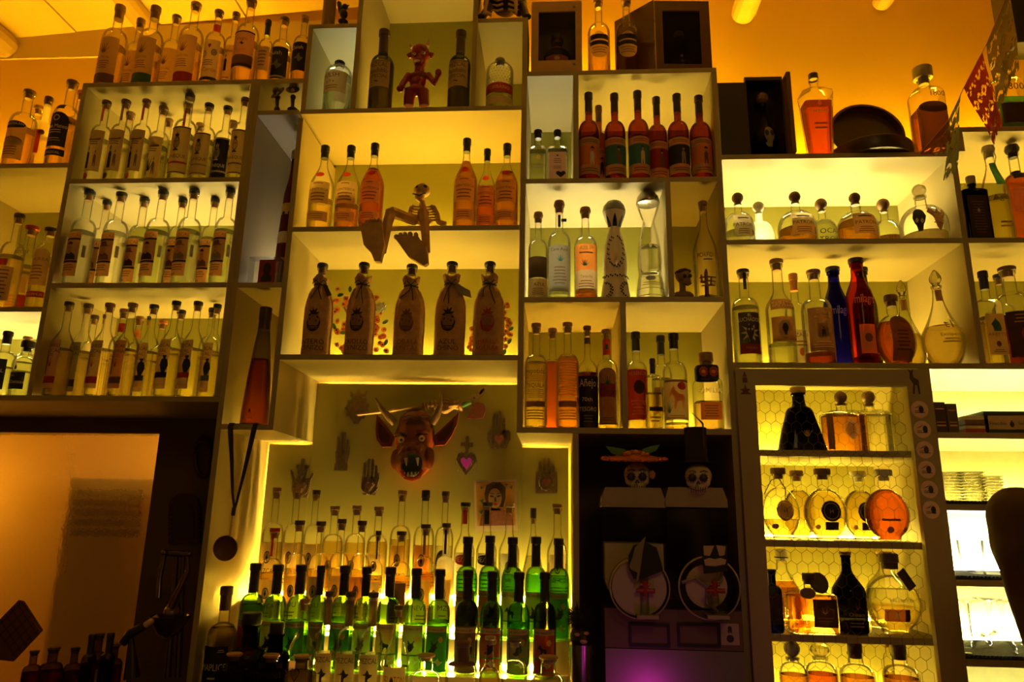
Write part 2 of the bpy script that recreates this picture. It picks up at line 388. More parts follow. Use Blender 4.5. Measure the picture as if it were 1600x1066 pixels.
# right block
zH8, zH9, zH10, zH11 = h(1.719), h(1.2565), h(0.7875), h(0.314)
u = Unit('shelf_unit', 'lit shelf block of six compartments above the slush machine', 0.2)
xI2 = xI+T+e
xa, xb, xc = at(900, 200, 0).x-T/2, at(1043, 284, 0).x-T/2, at(975, 560, 0).x-T/2
u.side(xJ, 0.75, zH8-T-e)
u.shelf(xI2, xJ+T, zH8); u.shelf(xI2, xJ-e, zH9); u.shelf(xI2, xJ-e, zH10); u.shelf(xI2, xJ-e, zH11)
u.side(xa, zH9+e, zH8-T-e); u.side(xb, zH10+e, zH9-T-e); u.side(xc, zH11+e, zH10-T-e)
for x0, x1, zf, zc, c, k in ((xI2, xa, zH9, zH8, (1, .84, .45), 1.2), (xa+T, xJ, zH9, zH8, YEL, .9), (xI2, xb, zH10, zH9, (1, .82, .40), 1.5), (xb+T, xJ, zH10, zH9, AMB, .7), (xI2, xc, zH11, zH10, AMB, 1.15), (xc+T, xJ, zH11, zH10, YEL, 1.15)):
    u.back(x0+e, x1-e, zf+e, zc-T-e); strip(u.r, x0, x1, zf+e, c, k)
strip(u.r, xI2, xJ, zH8+e, ORA, 2.6, y=D-0.02)
xs_ = at(899.5, 677, 0).x-T/2
u.side(xs_, 0.75, zH11-T-e)
MB().box((xs_+T+e, D, 0.75), (xJ-e, D+.012, zH11-T-e)).build('back_panel', DARKP, u.r)  # shade of the unlit recess put into the dark panel colour
U_RB = u
# right unit
zH12, zH13, zH14 = h(1.3455), h(1.005), h(0.547)
u = Unit('shelf_unit', 'two-tier lit shelf unit with squat and coloured bottles above wire door', 0.8)
xJ2 = xJ+T+e
u.shelf(xJ2, xK+T, zH12); u.shelf(xJ2, xK-e, zH13); u.shelf(xJ2, xK+.62, zH14)
u.side(xK, zH14+e, zH12-T-e)
for zf, zc, c, k in ((zH13, zH12, WHI, 1.7), (zH14, zH13, YEL, 1.15)):
    u.back(xJ2+e, xK-e, zf+e, zc-T-e); strip(u.r, xJ2, xK, zf+e, c, k)
strip(u.r, xJ2, xK, zH12+e, (1, .56, .012), 3.2, y=D-0.01)
# far right unit
u = Unit('shelf_unit', 'far right lit shelf unit behind hanging paper banners', 1.4)
zR1 = at(1540, 198, 0).z
u.shelf(at(1494, 200, 0).x, xK+.6, zR1); u.shelf(xK+T+e, xK+.6, zH13); xK3 = at(1494, 200, 0).x; u.side(xK3, zH12+e, zR1-T-e)
u.side(xK+.6+e, zH14+e, zR1); u.back(xK+T+e, xK+.6, zH13+e, zR1-T-e); u.back(xK+T+e, xK+.6, zH14+e, zH13-T-e)
strip(u.r, xK+T, xK+.6, zH13+e, YEL, 1.0); strip(u.r, xK+T, xK+.6, zH14+e, YEL, .7); strip(u.r, xK+T, xK+.6, zR1+e, ORA, 1.6)
# lower right open shelves
u = Unit('shelf_unit', 'brightly lit open shelves of glassware behind a passing person', 1.5)
zl = [at(1530, 676, 0).z, at(1500, 788, 0).z, at(1525, 906.5, 0).z, at(1550, 1032, 0).z]
u.side(xL-T, 0.75, zH14-T-e); u.side(xL+.7+e, .75, zH14-T-e)
for z in zl: u.shelf(xL+e, xL+.7, z)
ceil_ = [zH14]+zl[:-1]
for z, zc, c, k in zip(zl, ceil_, ((1, .88, .38), (1, .80, .22), (1, .97, .85), (1, .9, .45)), (1.1, .9, 3.0, 1.3)):
    u.back(xL+e, xL+.7, z+e, zc-T-e, mat('pale_back_panel', (.66, .64, .28), .6)); strip(u.r, xL, xL+.7, z+e, c, k)
u.back(xL+e, xL+.7, 0.75, zl[-1]-T-e, mat('pale_back_panel')); strip(u.r, xL, xL+.7, zl[-1]-.30, (1, .9, .45), 1.5)
U_LR = u
# wire-door cabinet
cab = root('wire_door_cabinet', (xJ2, 0, 0.9), 'lit bottle cabinet behind a wooden door with chicken-wire panel and round stickers', 'cabinet')
cx0, cx1 = xJ2, xL-T-e
czt = zH14-T-e
MB().box((cx0, D, 0.75), (cx1, D+.012, czt)).build('back_panel', mat('cabinet_back_paint', (.55, .50, .12), .6), cab)
MB().box((cx0, 0.0, 0.75), (cx0+T, D-e, czt)).build('side_panel', PAINT, cab); MB().box((cx1-T, 0.0, 0.75), (cx1, D-e, czt)).build('side_panel', PAINT, cab)
zc_ = [at(1300, 704, .02).z, at(1310, 846, .02).z, at(1320, 994.5, .02).z]
zc_.append(zc_[2]-(zc_[1]-zc_[2])*.97)
BOARDS += [(cx0, cx0+T, .75, czt), (cx1-T, cx1, .75, czt)]+[(cx0, cx1, z-.017, z) for z in zc_]
for z in zc_: MB().box((cx0+T+e, 0.02, z-.017), (cx1-T-e, D-e, z)).build('shelf_board', PAINT, cab)
for z, k in zip(zc_, (1.5, 1.9, 1.3, 1.2)):
    strip(cab, cx0+T, cx1-T, z+e, (1, .70, .07), k*.5)
# door
dx0, dx1 = at(1150, 590, -.02).x, at(1446, 590, -.02).x
ox0, ox1 = at(1181, 620, -.02).x, at(1417, 607, -.02).x
ozt = at(1300, 603, -.02).z; dzt = at(1300, 577, -.02).z
door = MB().box((dx0, -.022, 0.75), (ox0, -.002, dzt)).box((ox1, -.022, .75), (dx1, -.002, dzt)).box((ox0, -.022, ozt), (ox1, -.002, dzt)).build('door', PAINT, cab)
wm = MB(); pitch = 0.0272; hh = 0.0375; r_ = 0.0005
rows = int((ozt-0.85)/(hh*.75))+2; cols = int((ox1-ox0)/pitch)+2
def wseg(a, b):
    if min(a[0], b[0]) < ox0-.004 or max(a[0], b[0]) > ox1+.004 or max(a[1], b[1]) > ozt+.004: return
    wm.tube([(a[0], -.0015, a[1]), (b[0], -.0015, b[1])], r_, 4)
for i in range(rows):
    for j in range(cols):
        cx = ox0+j*pitch+(pitch/2 if i % 2 else 0)+random.uniform(-.0012, .0012); cz = ozt-i*hh*.75
        v = [(cx, cz+hh/2), (cx+pitch/2, cz+hh/4), (cx+pitch/2, cz-hh/4), (cx, cz-hh/2)]
        wseg(v[0], v[1]); wseg(v[1], v[2]); wseg(v[2], v[3])
wm.build('wire_mesh', mat('wire', (.07, .05, .025), .5, .3), door)
# stickers on the door
def flat_art(parent, name, shapes, px, py, wpx, hpx, Y, m, th=.0008):
    """printed outline lying flat on a wall at depth Y; shapes in unit box"""
    P = at(px, py, Y); k = mpp(P); mb = MB()
    for poly in shapes: mb.prism([(P.x+x*wpx*k, P.z+(z-.5)*hpx*k) for x, z in poly], Y-th, Y)
    return mb.build(name, m, parent)
for px, py in ((1437, 640), (1441, 671), (1445, 703), (1448, 734), (1452, 765), (1455, 797)):
    s_ = flat_art(door, 'sticker', [_ell(0, .5, .5, .5, 24)], px, py, 26, 27, -.0222, mat('sticker_paper', (.80, .56, .38), .6))
    g = random.Random(px)
    flat_art(s_, 'print', [_ell(g.uniform(.05, .2), .5, .14, .22), [(-.35, .55), (-.05, .7), (.1, .8), (-.1, .62)], [(-.3, .3), (.3, .3), (.3, .34), (-.3, .34)], [(-.3, .4), (-.05, .4), (-.05, .43), (-.3, .43)]], px, py, 26, 27, -.0231, pal('ink'))
flat_art(door, 'sticker', SHAPES['stag'], 1429, 596, 20, 40, -.0222, pal('dkb'))
flat_art(door, 'sticker', [[(-.5, 0), (.5, 0), (.2, .12), (.45, .22), (.1, .24), (0, .45), (-.1, .24), (-.45, .22), (-.2, .12)], [(-.2, .5), (.2, .5), (.2, .72), (-.2, .72)], [(-.18, .76), (.18, .76), (0, 1)]], 1164, 598, 18, 37, -.0222, mat('red_ink', (.12, .03, .02), .6))
# centre bottom niche: panel standing off the wall, lit from behind round its rim
nb = Unit('display_niche', 'central display niche with green back panel, mask and tiered bottles', -0.5)
nx0, nx1 = xC+e, xs_-e
zn = zN3-T; zr = zH11-T; zm = zH7-T
for a, b, zt in ((nx0, xE-T, zn), (xE, xI, zm), (xI, nx1, zr)): pass
g_ = .007
MB().box((xC+g_, D, 0.75), (xE-e, D+.010, zn-g_)).box((xE, D, 0.75), (xI-e, D+.010, zm-g_)).box((xI, D, 0.75), (xs_-g_, D+.010, zr-g_)).build('back_panel', mat('niche_panel_paint', (.42, .40, .12), .45, var=.05, scale=5), nb.r)
hy = D+.0145
hstrip(nb.r, xE+.03, xI-.03, zm-g_-.014, YEL, .3, y=hy); hstrip(nb.r, xC+.03, xE-.03, zn-g_-.014, YEL, .3, y=hy); hstrip(nb.r, xI+.02, xs_-.03, zr-g_-.014, YEL, .3, y=hy)
vstrip(nb.r, xC+g_+.014, 0.8, zn-.03, YEL, .28, y=hy); vstrip(nb.r, xs_-g_-.014, 0.8, zr-.03, YEL, .08, y=hy)
STEPM = mat('step_laminate', (.62, .50, .22), .35, var=.05, scale=10)
STEPS = []   # (y0, y1, z)
# tiers in the niche
for y0, y1, z in ((.247, D-e, 1.25), (.175, .247-e, 1.168), (.103, .175-e, 1.083)):
    MB().box((nx0+.002, y0, 0.8), (nx1-.002, y1, z)).build('tier', STEPM, nb.r)
for y, z, k, g1 in ((.334, 1.25, 10, .05), (.247, 1.168, 3.5, .12), (.175, 1.083, 3.0, .20), (.103, .99, 1.2, .25)):
    MB().box((nx0+g1, y-.0035, z+.010), (nx1-g1*.4, y-.0005, z+.022)).build('light_strip', led_mat(YEL, k), nb.r)
ct = MB().box((-2.55, -.36, .955), (xs_-.001, .101, .99)).box((xs_-.001, -.36, .955), (1.9, -.026, .99)).build('counter_top', mat('counter_dark_wood', (.05, .03, .018), .35, var=.3, scale=12))
tag(ct, 'dark wooden back counter carrying the front row of bottles', 'counter')

# ------------------------------------------------------------------ bottles
# type: body fraction, neck fraction, neck radius / body radius, shoulder style, cross-section (depth ratio, exponent)
TY = {'mez': (.56, .70, .36, 'round'), 'bord': (.55, .70, .40, 'round'), 'long': (.55, .68, .34, 'round'), 'slope': (.50, .80, .30, 's'), 'cone': (.40, .82, .34, 's'), 'drop': (.34, .84, .30, 's'),
      'squat': (.60, .74, .42, 'round'), 'jar': (.74, .90, .40, 'round'), 'wine': (.50, .72, .38, 's'), 'rect': (.72, .80, .40, 'round'), 'patron': (.40, .70, .30, 'round'), 'bulb': (.0, .0, .0, 'bulb'),
      'flask': (.66, .76, .36, 'round'), 'disc': (.0, .0, .0, 'disc'), 'bell': (.0, .0, .0, 'bell'), 'hour': (.0, .0, .0, 'hour'), 'trap': (.0, .0, .0, 'trap'), 'pyr': (.0, .0, .0, 'pyr'), 'tall': (.0, .0, .0, 'tall')}
def bottle_profile(ty, R, H, hb=None, hn=None, rn=None, ht=.957):
    bf, nf, rr, st = TY[ty]
    bf = hb or bf; nf = hn or nf; rr = rn or rr
    N = R*rr
    if st in ('round', 's'):
        p = [(R*.86, 0), (R*.97, H*.012), (R, H*.035), (R, H*bf*.5), (R, H*bf)]
        for i in range(1, 9):
            t = i/8
            s = math.sqrt(max(0, 1-t**2.1)) if st == 'round' else .5*(1+math.cos(math.pi*t))
            p.append((N+(R-N)*s if st == 's' else N*1.05+(R-N*1.05)*s, H*(bf+(nf-bf)*t)))
        p += [(N, H*(nf+.02)), (N*.97, H*(ht-.04)), (N*.97, H*(ht-.032)), (N*1.14, H*(ht-.027)), (N*1.14, H*(ht-.002)), (N, H*ht)]
        return p
    if st == 'bulb':   # decanter with a long tapering neck
        p = [(R*.55, 0), (R*.62, H*.02)]
        for i in range(1, 17):
            t = i/16; z = .02+.66*t
            r = R*(.98*math.sin(math.pi*min(1, (t*1.02+.26)/1.26)**.95)**.9+.0) if t < .55 else None
            if r is None: break
            p.append((max(r, R*.2), H*z))
        r0, z0 = p[-1]; 
        for i in range(1, 8): 
            t = i/7; p.append((R*.21+(r0-R*.21)*(1-t)**1.6, z0+(H*.74-z0)*t))
        return p+[(R*.21, H*.80), (R*.25, H*.81), (R*.25, H*.83), (R*.2, H*.832)]
    if st == 'disc':   # round disc flask
        p = [(R*.45, 0), (R*.5, H*.015)]
        for i in range(1, 15):
            a = -math.pi*.37+math.pi*.80*i/14; p.append((R*math.cos(a), H*(.37+.36*math.sin(a))))
        return p+[(R*.27, H*.76), (R*.27, H*.88), (R*.32, H*.885), (R*.32, H*.91), (R*.26, H*.912)]
    if st == 'bell':
        return [(R*.96, 0), (R, H*.015), (R*.97, H*.05), (R*.80, H*.30), (R*.62, H*.52), (R*.55, H*.62), (R*.47, H*.665), (R*.30, H*.70), (R*.26, H*.75), (R*.24, H*.86), (R*.30, H*.87), (R*.30, H*.90), (R*.25, H*.905)]
    if st == 'hour':
        return [(R*.97, 0), (R, H*.01), (R*.97, H*.06), (R*.88, H*.15), (R*.76, H*.235), (R*.75, H*.25), (R*.80, H*.30), (R*.81, H*.37), (R*.77, H*.45), (R*.66, H*.55), (R*.52, H*.64), (R*.40, H*.70), (R*.40, H*.725), (R*.55, H*.78), (R*.72, H*.84), (R*.78, H*.872)]
    if st == 'trap':
        return [(R*.66, 0), (R*.70, H*.015), (R*.82, H*.35), (R*.97, H*.70), (R, H*.73), (R*.97, H*.76), (R*.60, H*.80), (R*.34, H*.815), (R*.26, H*.83), (R*.26, H*.90), (R*.32, H*.905), (R*.32, H*.925), (R*.26, H*.928)]
    if st == 'pyr':
        return [(R*.97, 0), (R, H*.02), (R, H*.32), (R*.96, H*.36), (R*.60, H*.55), (R*.34, H*.68), (R*.26, H*.74), (R*.24, H*.86), (R*.30, H*.87), (R*.30, H*.89), (R*.24, H*.892)]
    if st == 'tall':
        return [(R*.97, 0), (R, H*.01), (R*.98, H*.1), (R*.80, H*.4), (R*.60, H*.65), (R*.46, H*.80), (R*.42, H*.88), (R*.46, H*.89), (R*.46, H*.92), (R*.40, H*.921)]
def radius_at(prof, z):
    for (r0, z0), (r1, z1) in zip(prof, prof[1:]):
        if z0 <= z <= z1 and z1 > z0: return r0+(r1-r0)*(z-z0)/(z1-z0)
    return prof[-1][0]
def sect(r, R, dr, n, k, N):
    """point k of N on the cross-section scaled to half-width r"""
    a = 2*math.pi*k/N; c, s = math.cos(a), math.sin(a)
    if n == 2: return (r*c, r*dr*s)
    f = lambda v: math.copysign(abs(v)**(2/n), v)
    # the neck is round, the body squared
    g = max(0, min(1, (r/R-.42)/.3)); x, y = r*c*(1-g)+r*f(c)*g, r*s*(1-g)+r*dr*f(s)*g
    return (x, y)
class Surf:
    """front of a bottle as a drawing surface: x along the surface from the middle, z up"""
    def __init__(s, prof, R, dr=1.0, n=2): s.p, s.R, s.dr, s.n = prof, R, dr, n
    def at(s, x, z, off):
        r = radius_at(s.p, z)
        if s.n == 2 and s.dr == 1.0:
            a = x/max(r, 1e-4); return ((r+off)*math.sin(a), -(r+off)*math.cos(a), z)
        t = min(.999, abs(x)/r); n = s.n
        y = r*s.dr*(1-t**n)**(1/n)
        return (x*(1+off/r), -(y+off), z)
def draw(items, surf, R, H, parent, first='label'):
    """items: ('R',x0,x1,z0,z1,col) ('A',..arched) ('E',x,z,rx,rz,col) ('T',text,x,z,h,col) ('S',shape,x,z,w,h,col) ('L',x0,x1,z0,z1,n,col); x and w in body radii, z and h in bottle heights"""
    base = None; step = max(.0016, R*.07)
    for i, it in enumerate(items):
        k = it[0]; off = .0004 if i == 0 or it[-1] == 'own' else .0007+.00012*i
        own = it[-1] == 'own'
        if own: it = it[:-1]
        col = it[-1]; mb = MB(); polys = []
        if k == 'R': x0, x1, z0, z1 = it[1]*R, it[2]*R, it[3]*H, it[4]*H; polys = [[(x0, z0), (x1, z0), (x1, z1), (x0, z1)]]
        elif k == 'A':
            x0, x1, z0, z1 = it[1]*R, it[2]*R, it[3]*H, it[4]*H; cx, rx = (x0+x1)/2, (x1-x0)/2; dz = min(rx*.8, (z1-z0)*.45)
            polys = [[(x0, z0), (x1, z0)]+[(cx+rx*math.cos(math.pi*j/10), z1-dz+dz*math.sin(math.pi*j/10)) for j in range(11)]]
        elif k == 'E': polys = [_ell(it[1]*R, it[2]*H, it[3]*R, it[4]*H, 20)]
        elif k == 'S':
            cx, z0, ww, hh_ = it[2]*R, it[3]*H, it[4]*R, it[5]*H; polys = [[(cx+x*ww, z0+z*hh_) for x, z in p] for p in SHAPES[it[1]]]
        elif k == 'L':
            x0, x1, z0, z1, n = it[1]*R, it[2]*R, it[3]*H, it[4]*H, it[5]
            for j in range(n):
                z = z0+(z1-z0)*(j+.5)/n; dz = (z1-z0)/n*.18; g = random.uniform(.0, .16)*(x1-x0); polys.append([(x0+g, z-dz), (x1-g, z-dz), (x1-g, z+dz), (x0+g, z+dz)])
        if k == 'T':
            vs, fs = text_mesh(it[1]); hgt = it[4]*H/.72; cx, z0 = it[2]*R, it[3]*H
            wd = (max(v[0] for v in vs)-min(v[0] for v in vs))*hgt; sx = min(1.0, 1.7*R/wd) if wd > 0 else 1
            mb.add([surf.at(cx+v[0]*hgt*sx, z0+v[1]*hgt, off) for v in vs], fs)
        else:
            for p in polys:
                tall = (max(a[1] for a in p)-min(a[1] for a in p))
                nz = 1 if tall < H*.06 else 4
                for xa, xb, a0, a1, b0, b1 in slices(p, step):
                    for j in range(nz):
                        s0, s1 = j/nz, (j+1)/nz
                        mb.add([surf.at(xa, a0+(a1-a0)*s0, off), surf.at(xb, b0+(b1-b0)*s0, off), surf.at(xb, b0+(b1-b0)*s1, off), surf.at(xa, a0+(a1-a0)*s1, off)], [(0, 1, 2, 3)])
        if not mb.f: continue
        if i == 0 or own:
            base = mb.build(first, pal(col, 'paper'), parent, smooth=True, world=False, sharp=0)
        else:
            mb.build('lettering' if k in 'TL' else 'print', pal(col, 'paper') if k != 'T' else pal(col), base or parent, smooth=True, world=False, sharp=0)
PLACED = []
def bottle(px, pyt, wpx, z, Y, ty='mez', gl='clr', liq='c', lev=.6, cap=('cork', 'cork'), items=(), label='', group=None, name='bottle', dr=1.0, n=2, rz=0.0, hb=None, hn=None, rn=None, X=None, H=None, lean=0.0, extra=None, frost=0.0, inside=False, fixY=False):
    if X is None: X = X_at(px, Y, z)
    R = wpx/2*mpp((X, Y, z+.12))
    fixed = H is not None
    if H is None: H = Z_at(pyt, X, Y)-z
    def walls(x):
        for x0, x1, z0, z1 in BOARDS:
            if z1 > z+.01 and z0 < z+H*.6 and z1-z0 > .05:
                if x1 > x-R*1.02 and x0 < x+R*1.02:
                    x = x1+R*1.02 if (x0+x1)/2 < x else x0-R*1.02
        return x
    X = walls(X); ryy = R*dr
    def hits():
        for (a, b, c, d, z0, z1) in PLACED:
            if z0 < z+H and z1 > z:
                if dr == 1 and c == d:
                    if math.hypot(X-a, Y-b) < R+c+.0008: return True
                elif abs(X-a) < R+c and abs(Y-b) < ryy+d: return True
        return False
    if not inside:
        X0, Y0 = X, Y
        for st_ in range(0 if fixY else 14):
            if not hits(): break
            Y += .007; X = walls(X_at(px, Y, z) if px else X)
            if Y > .30 or (Y > .22 and Y0 < .1): X, Y = X0, Y0; R *= .9; ryy *= .9
        while hits() and R > .012: R *= .96; ryy *= .96
        if not fixed and Y != Y0: H = min(H*1.03, Z_at(pyt, X, Y)-z)
    ceil_z = min([z0 for x0, x1, z0, z1 in BOARDS if x0 < X < x1 and z0 > z+.05 and z1-z0 < .05]+[9])
    H = min(H, ceil_z-z-.004)
    PLACED.append((X, Y, R, ryy, z, z+H))
    r = root(name, (X, Y, z+.0008), label, 'bottle', group, rz=rz, ry=lean)
    prof = bottle_profile(ty, R, H, hb, hn, rn, {'ball': .80, 'big': .88, 'round': .915, 'finial': .80}.get(cap[0], .957)); ztop = prof[-1][1]; rnk = prof[-1][0]
    N = 24 if n == 2 else 28
    gm = glass(gl+('_frost' if frost else ''), *GLS[gl], frost=frost) if False else glass(gl+('_frost' if frost else ''), GLS[gl][0], edge=GLS[gl][1], frost=frost)
    mb = MB(); mb.rings([[(*sect(rr, R, dr, n, k, N), zz) for k in range(N)] for rr, zz in prof], True, False)
    mb.build('body', gm, r, smooth=True, world=False, sharp=50)
    if lev and liq:
        zl0, zl1 = H*.022, H*lev; pr = [(max(radius_at(prof, zl0)*.93-.0012, .002), zl0)]
        pr += [(rr*.95-.0012, zz) for rr, zz in prof if zl0 < zz < zl1]+[(radius_at(prof, zl1)*.95-.0012, zl1)]
        ml = MB(); ml.rings([[(*sect(max(rr, .001), R, dr, n, k, N), zz) for k in range(N)] for rr, zz in pr])
        ml.build('liquid', liquid(liq, LIQ[liq]), r, smooth=True, world=False, sharp=50)
    elif gl in ('clr', 'grn'):
        mg = MB(); mg.rings([[(*sect(R*f, R, dr, n, k, N), zz) for k in range(N)] for f, zz in ((.84, .001), (.92, H*.02), (.9, H*.035), (.5, H*.05))])
        mg.build('base', liquid('glass_base', (.95, .96, .9), 1.45), r, smooth=True, world=False, sharp=50)
    # closure
    st, cc = cap[0], cap[1]; cm = pal(cc, 'cap') if cc != 'glass' else None; mc = MB(); hc = H-ztop
    if st == 'cork':      # flat-topped T stopper and the cork inside the neck
        mc.lathe([(rnk*1.12, ztop), (rnk*1.28, ztop+.0015), (rnk*1.3, H-.002), (rnk*1.18, H)], n=18)
        c_ = mc.build('stopper', cm, r, smooth=True, world=False)
        MB().lathe([(rnk*.78, ztop-H*.06), (rnk*.82, ztop-.0005)], n=14).build('cork', pal('cork', 'cap'), c_, smooth=True, world=False)
    elif st == 'caps':    # sleeve over cork and neck
        L_ = cap[2] if len(cap) > 2 else .25; z0 = H*(1-L_)
        mc.lathe([(radius_at(prof, z0)+.0008, z0)]+[(rr+.0009, zz) for rr, zz in prof if zz > z0 and zz < ztop*.985]+[(rnk*1.22, ztop), (rnk*1.2, H-.002), (rnk*1.0, H)], n=18)
        mc.build('capsule', cm, r, smooth=True, world=False)
    elif st == 'round':   # mushroom stopper
        mc.lathe([(rnk*.9, ztop-H*.05), (rnk*.95, ztop), (rnk*1.35, ztop+hc*.15), (rnk*1.5, ztop+hc*.45), (rnk*1.25, H-hc*.15), (rnk*.6, H-hc*.01)], n=18)
        mc.build('stopper', cm, r, smooth=True, world=False)
    elif st == 'big':     # wide wooden stopper
        rb = cap[2]*R
        mc.lathe([(rnk*.85, ztop-H*.07), (rnk*.9, ztop+.001)], n=14); mc.lathe([(rb*.95, ztop), (rb, ztop+.002), (rb, H-.003), (rb*.92, H)], n=20)
        mc.build('stopper', cm, r, smooth=True, world=False)
    elif st == 'ball':    # round knob
        mc.lathe([(rnk*.85, ztop-H*.04), (rnk*.9, ztop)], n=14); rb = (H-ztop)/2
        mc.ball((0, 0, ztop+rb), (max(rb, rnk*1.1), max(rb, rnk*1.1), rb), 16, 10)
        mc.build('stopper', cm if cc != 'glass' else liquid('stopper_glass', (.95, .93, .85), 1.45), r, smooth=True, world=False)
    elif st == 'finial':  # cut-glass stopper
        mc.lathe([(rnk*.8, ztop-H*.03), (rnk*.9, ztop)], n=10); rb = hc
        mc.lathe([(rnk*.7, ztop), (rnk*1.5, ztop+hc*.35), (rnk*1.4, ztop+hc*.55), (rnk*.75, ztop+hc*.85), (rnk*.15, H)], n=8)
        mc.build('stopper', liquid('stopper_glass', (.95, .93, .85), 1.45), r, smooth=False, world=False)
    if items: draw(items, Surf(prof, R, dr, n), R, H, r)
    if extra: extra(r, R, H, prof)
    return r
def row(bots, z, Y, where, group, **kw):
    """bots: list of dicts or tuples (px, pytop, wpx, desc, kwargs) ordered from left to right"""
    n_ = len(bots)
    for i, (px, pyt, wpx, desc, k) in enumerate(bots):
        k = dict(kw, **k); pos = ORD[i]+' from left ' if n_ > 2 else ('left one ' if i == 0 else 'right one ') if n_ == 2 else ''
        k.setdefault('label', desc+', '+pos+where); zz = k.pop('z', z); yy = k.pop('Y', Y)
        bottle(px, pyt, wpx, zz, yy, group=group, **k)
def ring_band(r, R, H, prof, z0, z1, m, name='band', off=.0008, squash=1.0):
    pr = [(radius_at(prof, z0*H)+off, z0*H), (radius_at(prof, (z0+z1)/2*H)+off, (z0+z1)/2*H), (radius_at(prof, z1*H)+off, z1*H)]
    return MB().lathe(pr, n=24, cap0=False, cap1=False).build(name, m, r, smooth=True, world=False)
# ------------------------------------------------------------------ label artwork
def R_(a, b, c, d, col): return ('R', a, b, c, d, col)
def own(t): return (*t, 'own')
def lab_agave(band, txt='MEZCAL', base='tan'):
    return [R_(-1.1, 1.0, .03, .55, base), ('S', 'agave', -.1, .36, 1.0, .15, 'brn'), ('T', txt, -.1, .30, .026, 'brn'), ('L', -.6, .45, .18, .28, 4, 'brn'), R_(-1.1, 1.0, .02, .13, band)]
def lab_figs(k):
    g = random.Random(k)
    return [R_(-1.0, .9, .12, .60, 'tan'), ('E', -.05, .50, .72, .028, 'brn'), ('E', -.05, .512, .62, .02, 'tan'), ('L', -.55, .5, .42, .47, 2, 'ink'), ('S', 'man', g.uniform(-.4, -.1), .15, .55, .27, 'blk'), ('S', 'man', .35, .17, .4, .2, 'brn'), R_(-.95, .85, .125, .13, 'brn'),
            own(('E', -.35, .065, .30, .035, 'red' if k % 2 else 'brn'))]
def lab_animal(txt, dark=False, k=0):
    b, i_ = ('blk', 'cream') if dark else ('tan', 'ink')
    return [R_(-1.0, 1.0, .07, .58, b), ('E', -.1, .40, .30, .065, i_), ('E', -.1, .40, .25, .055, 'tan' if not dark else 'gry'), ('S', 'crown', -.1, .465, .36, .05, i_), ('E', -.2, .415, .05, .012, i_), ('E', .0, .415, .05, .012, i_), ('S', 'bust', -.1, .31, .5, .06, i_),
            ('T', txt, -.05, .235, .038, i_), R_(-.95, .95, .175, .195, ('red', 'gry', 'cream', 'brn')[k]), R_(-.95, .95, .075, .085, i_), R_(-.95, .95, .56, .57, i_)]
def lab_portrait(k):
    g = random.Random(k+50); sh = ('blu', 'brn', 'dkb', 'dkb', 'brn', 'gry', 'brn', 'gry', 'brn')[k % 9]; sk = 'skin'
    L = [R_(-1.0, .55, .08, .53, 'ora'), R_(-1.0, .55, .445, .465, 'ink'), ('T', 'MEZCAL', -.25, .475, .036, 'brn'), R_(-1.0, .55, .235, .445, 'tan'), ('S', 'bust', -.25, .245, 1.2, .19, sh), ('E', -.25, .355, .25, .055, sk), ('S', 'hair', -.25, .30, .9, .125, 'blk')]
    if k % 2: L.append(('S', 'hat', -.25, .25, 1.2, .185, 'brn'))
    L += [('E', -.33, .365, .035, .006, 'ink'), ('E', -.17, .365, .035, .006, 'ink'), R_(-.33, -.17, .325, .33, 'red'), R_(-1.0, .55, .215, .235, 'ink'), ('L', -.85, .35, .13, .2, 3, 'brn'), ('T', 'Real', -.55, .09, .025, 'ink'),
          own(R_(.75, 1.05, .28, .40, 'gry'))]
    return L
def lab_tall(txt1, txt2, band, pot, base='tan'):
    L = [R_(-1.0, .45, .08, .58, base), ('T', txt1, -.3, .50, .035, 'ink'), ('T', txt2, -.3, .445, .035, 'ink'), ('L', -.8, .1, .40, .435, 2, 'brn')]
    if pot: L += [('S', 'pot', .1, .245, .75, .17, 'navy'), R_(-1.0, .45, .19, .245, band), R_(-.95, .3, .13, .18, 'cream')]
    else: L += [('S', 'agave', -.2, .30, .55, .12, 'red'), ('S', 'drop', -.6, .2, .5, .32, 'brn'), R_(-1.0, .45, .13, .20, band)]
    return L
def lab_person(bg, cl):
    return [R_(-1.25, 1.25, .07, .46, 'tan'), R_(-1.25, 1.25, .17, .38, bg), ('S', 'man', .25, .17, .62, .19, cl), ('E', .25, .335, .11, .022, 'skin'), ('S', 'hat', .25, .275, .5, .085, 'dkb'), ('L', -.8, .9, .40, .44, 2, 'brn'), ('L', -.8, .9, .09, .14, 2, 'brn')]
def lab_green(bg, k):
    g = random.Random(k)
    return [R_(-1.15, 1.0, .03, .46, bg), R_(-1.1, .95, .40, .45, 'tan'), ('T', 'DEL MAGUEY', -.1, .412, .022, 'ink'), ('S', 'donkey' if k % 3 else 'pony', g.uniform(-.3, .3), .2, .9, .12, 'blk'), ('S', 'bird', g.uniform(-.3, .3), .08, 1.0, .08, 'cream'), R_(-1.15, 1.0, .17, .185, 'grn'), ('E', .4, .33, .2, .03, 'ora')]
def lab_cognac():
    return [R_(-1.0, .95, .28, .53, 'tan'), ('L', -.4, .4, .49, .52, 1, 'brn'), ('T', 'FUENTESECA', 0, .425, .026, 'ink'), ('L', -.7, .65, .30, .41, 3, 'brn'), own(R_(-1.05, 1.0, .08, .19, 'tan')), ('L', -.7, .6, .10, .17, 3, 'brn'), own(('E', 0, .62, .36, .033, 'red'))]
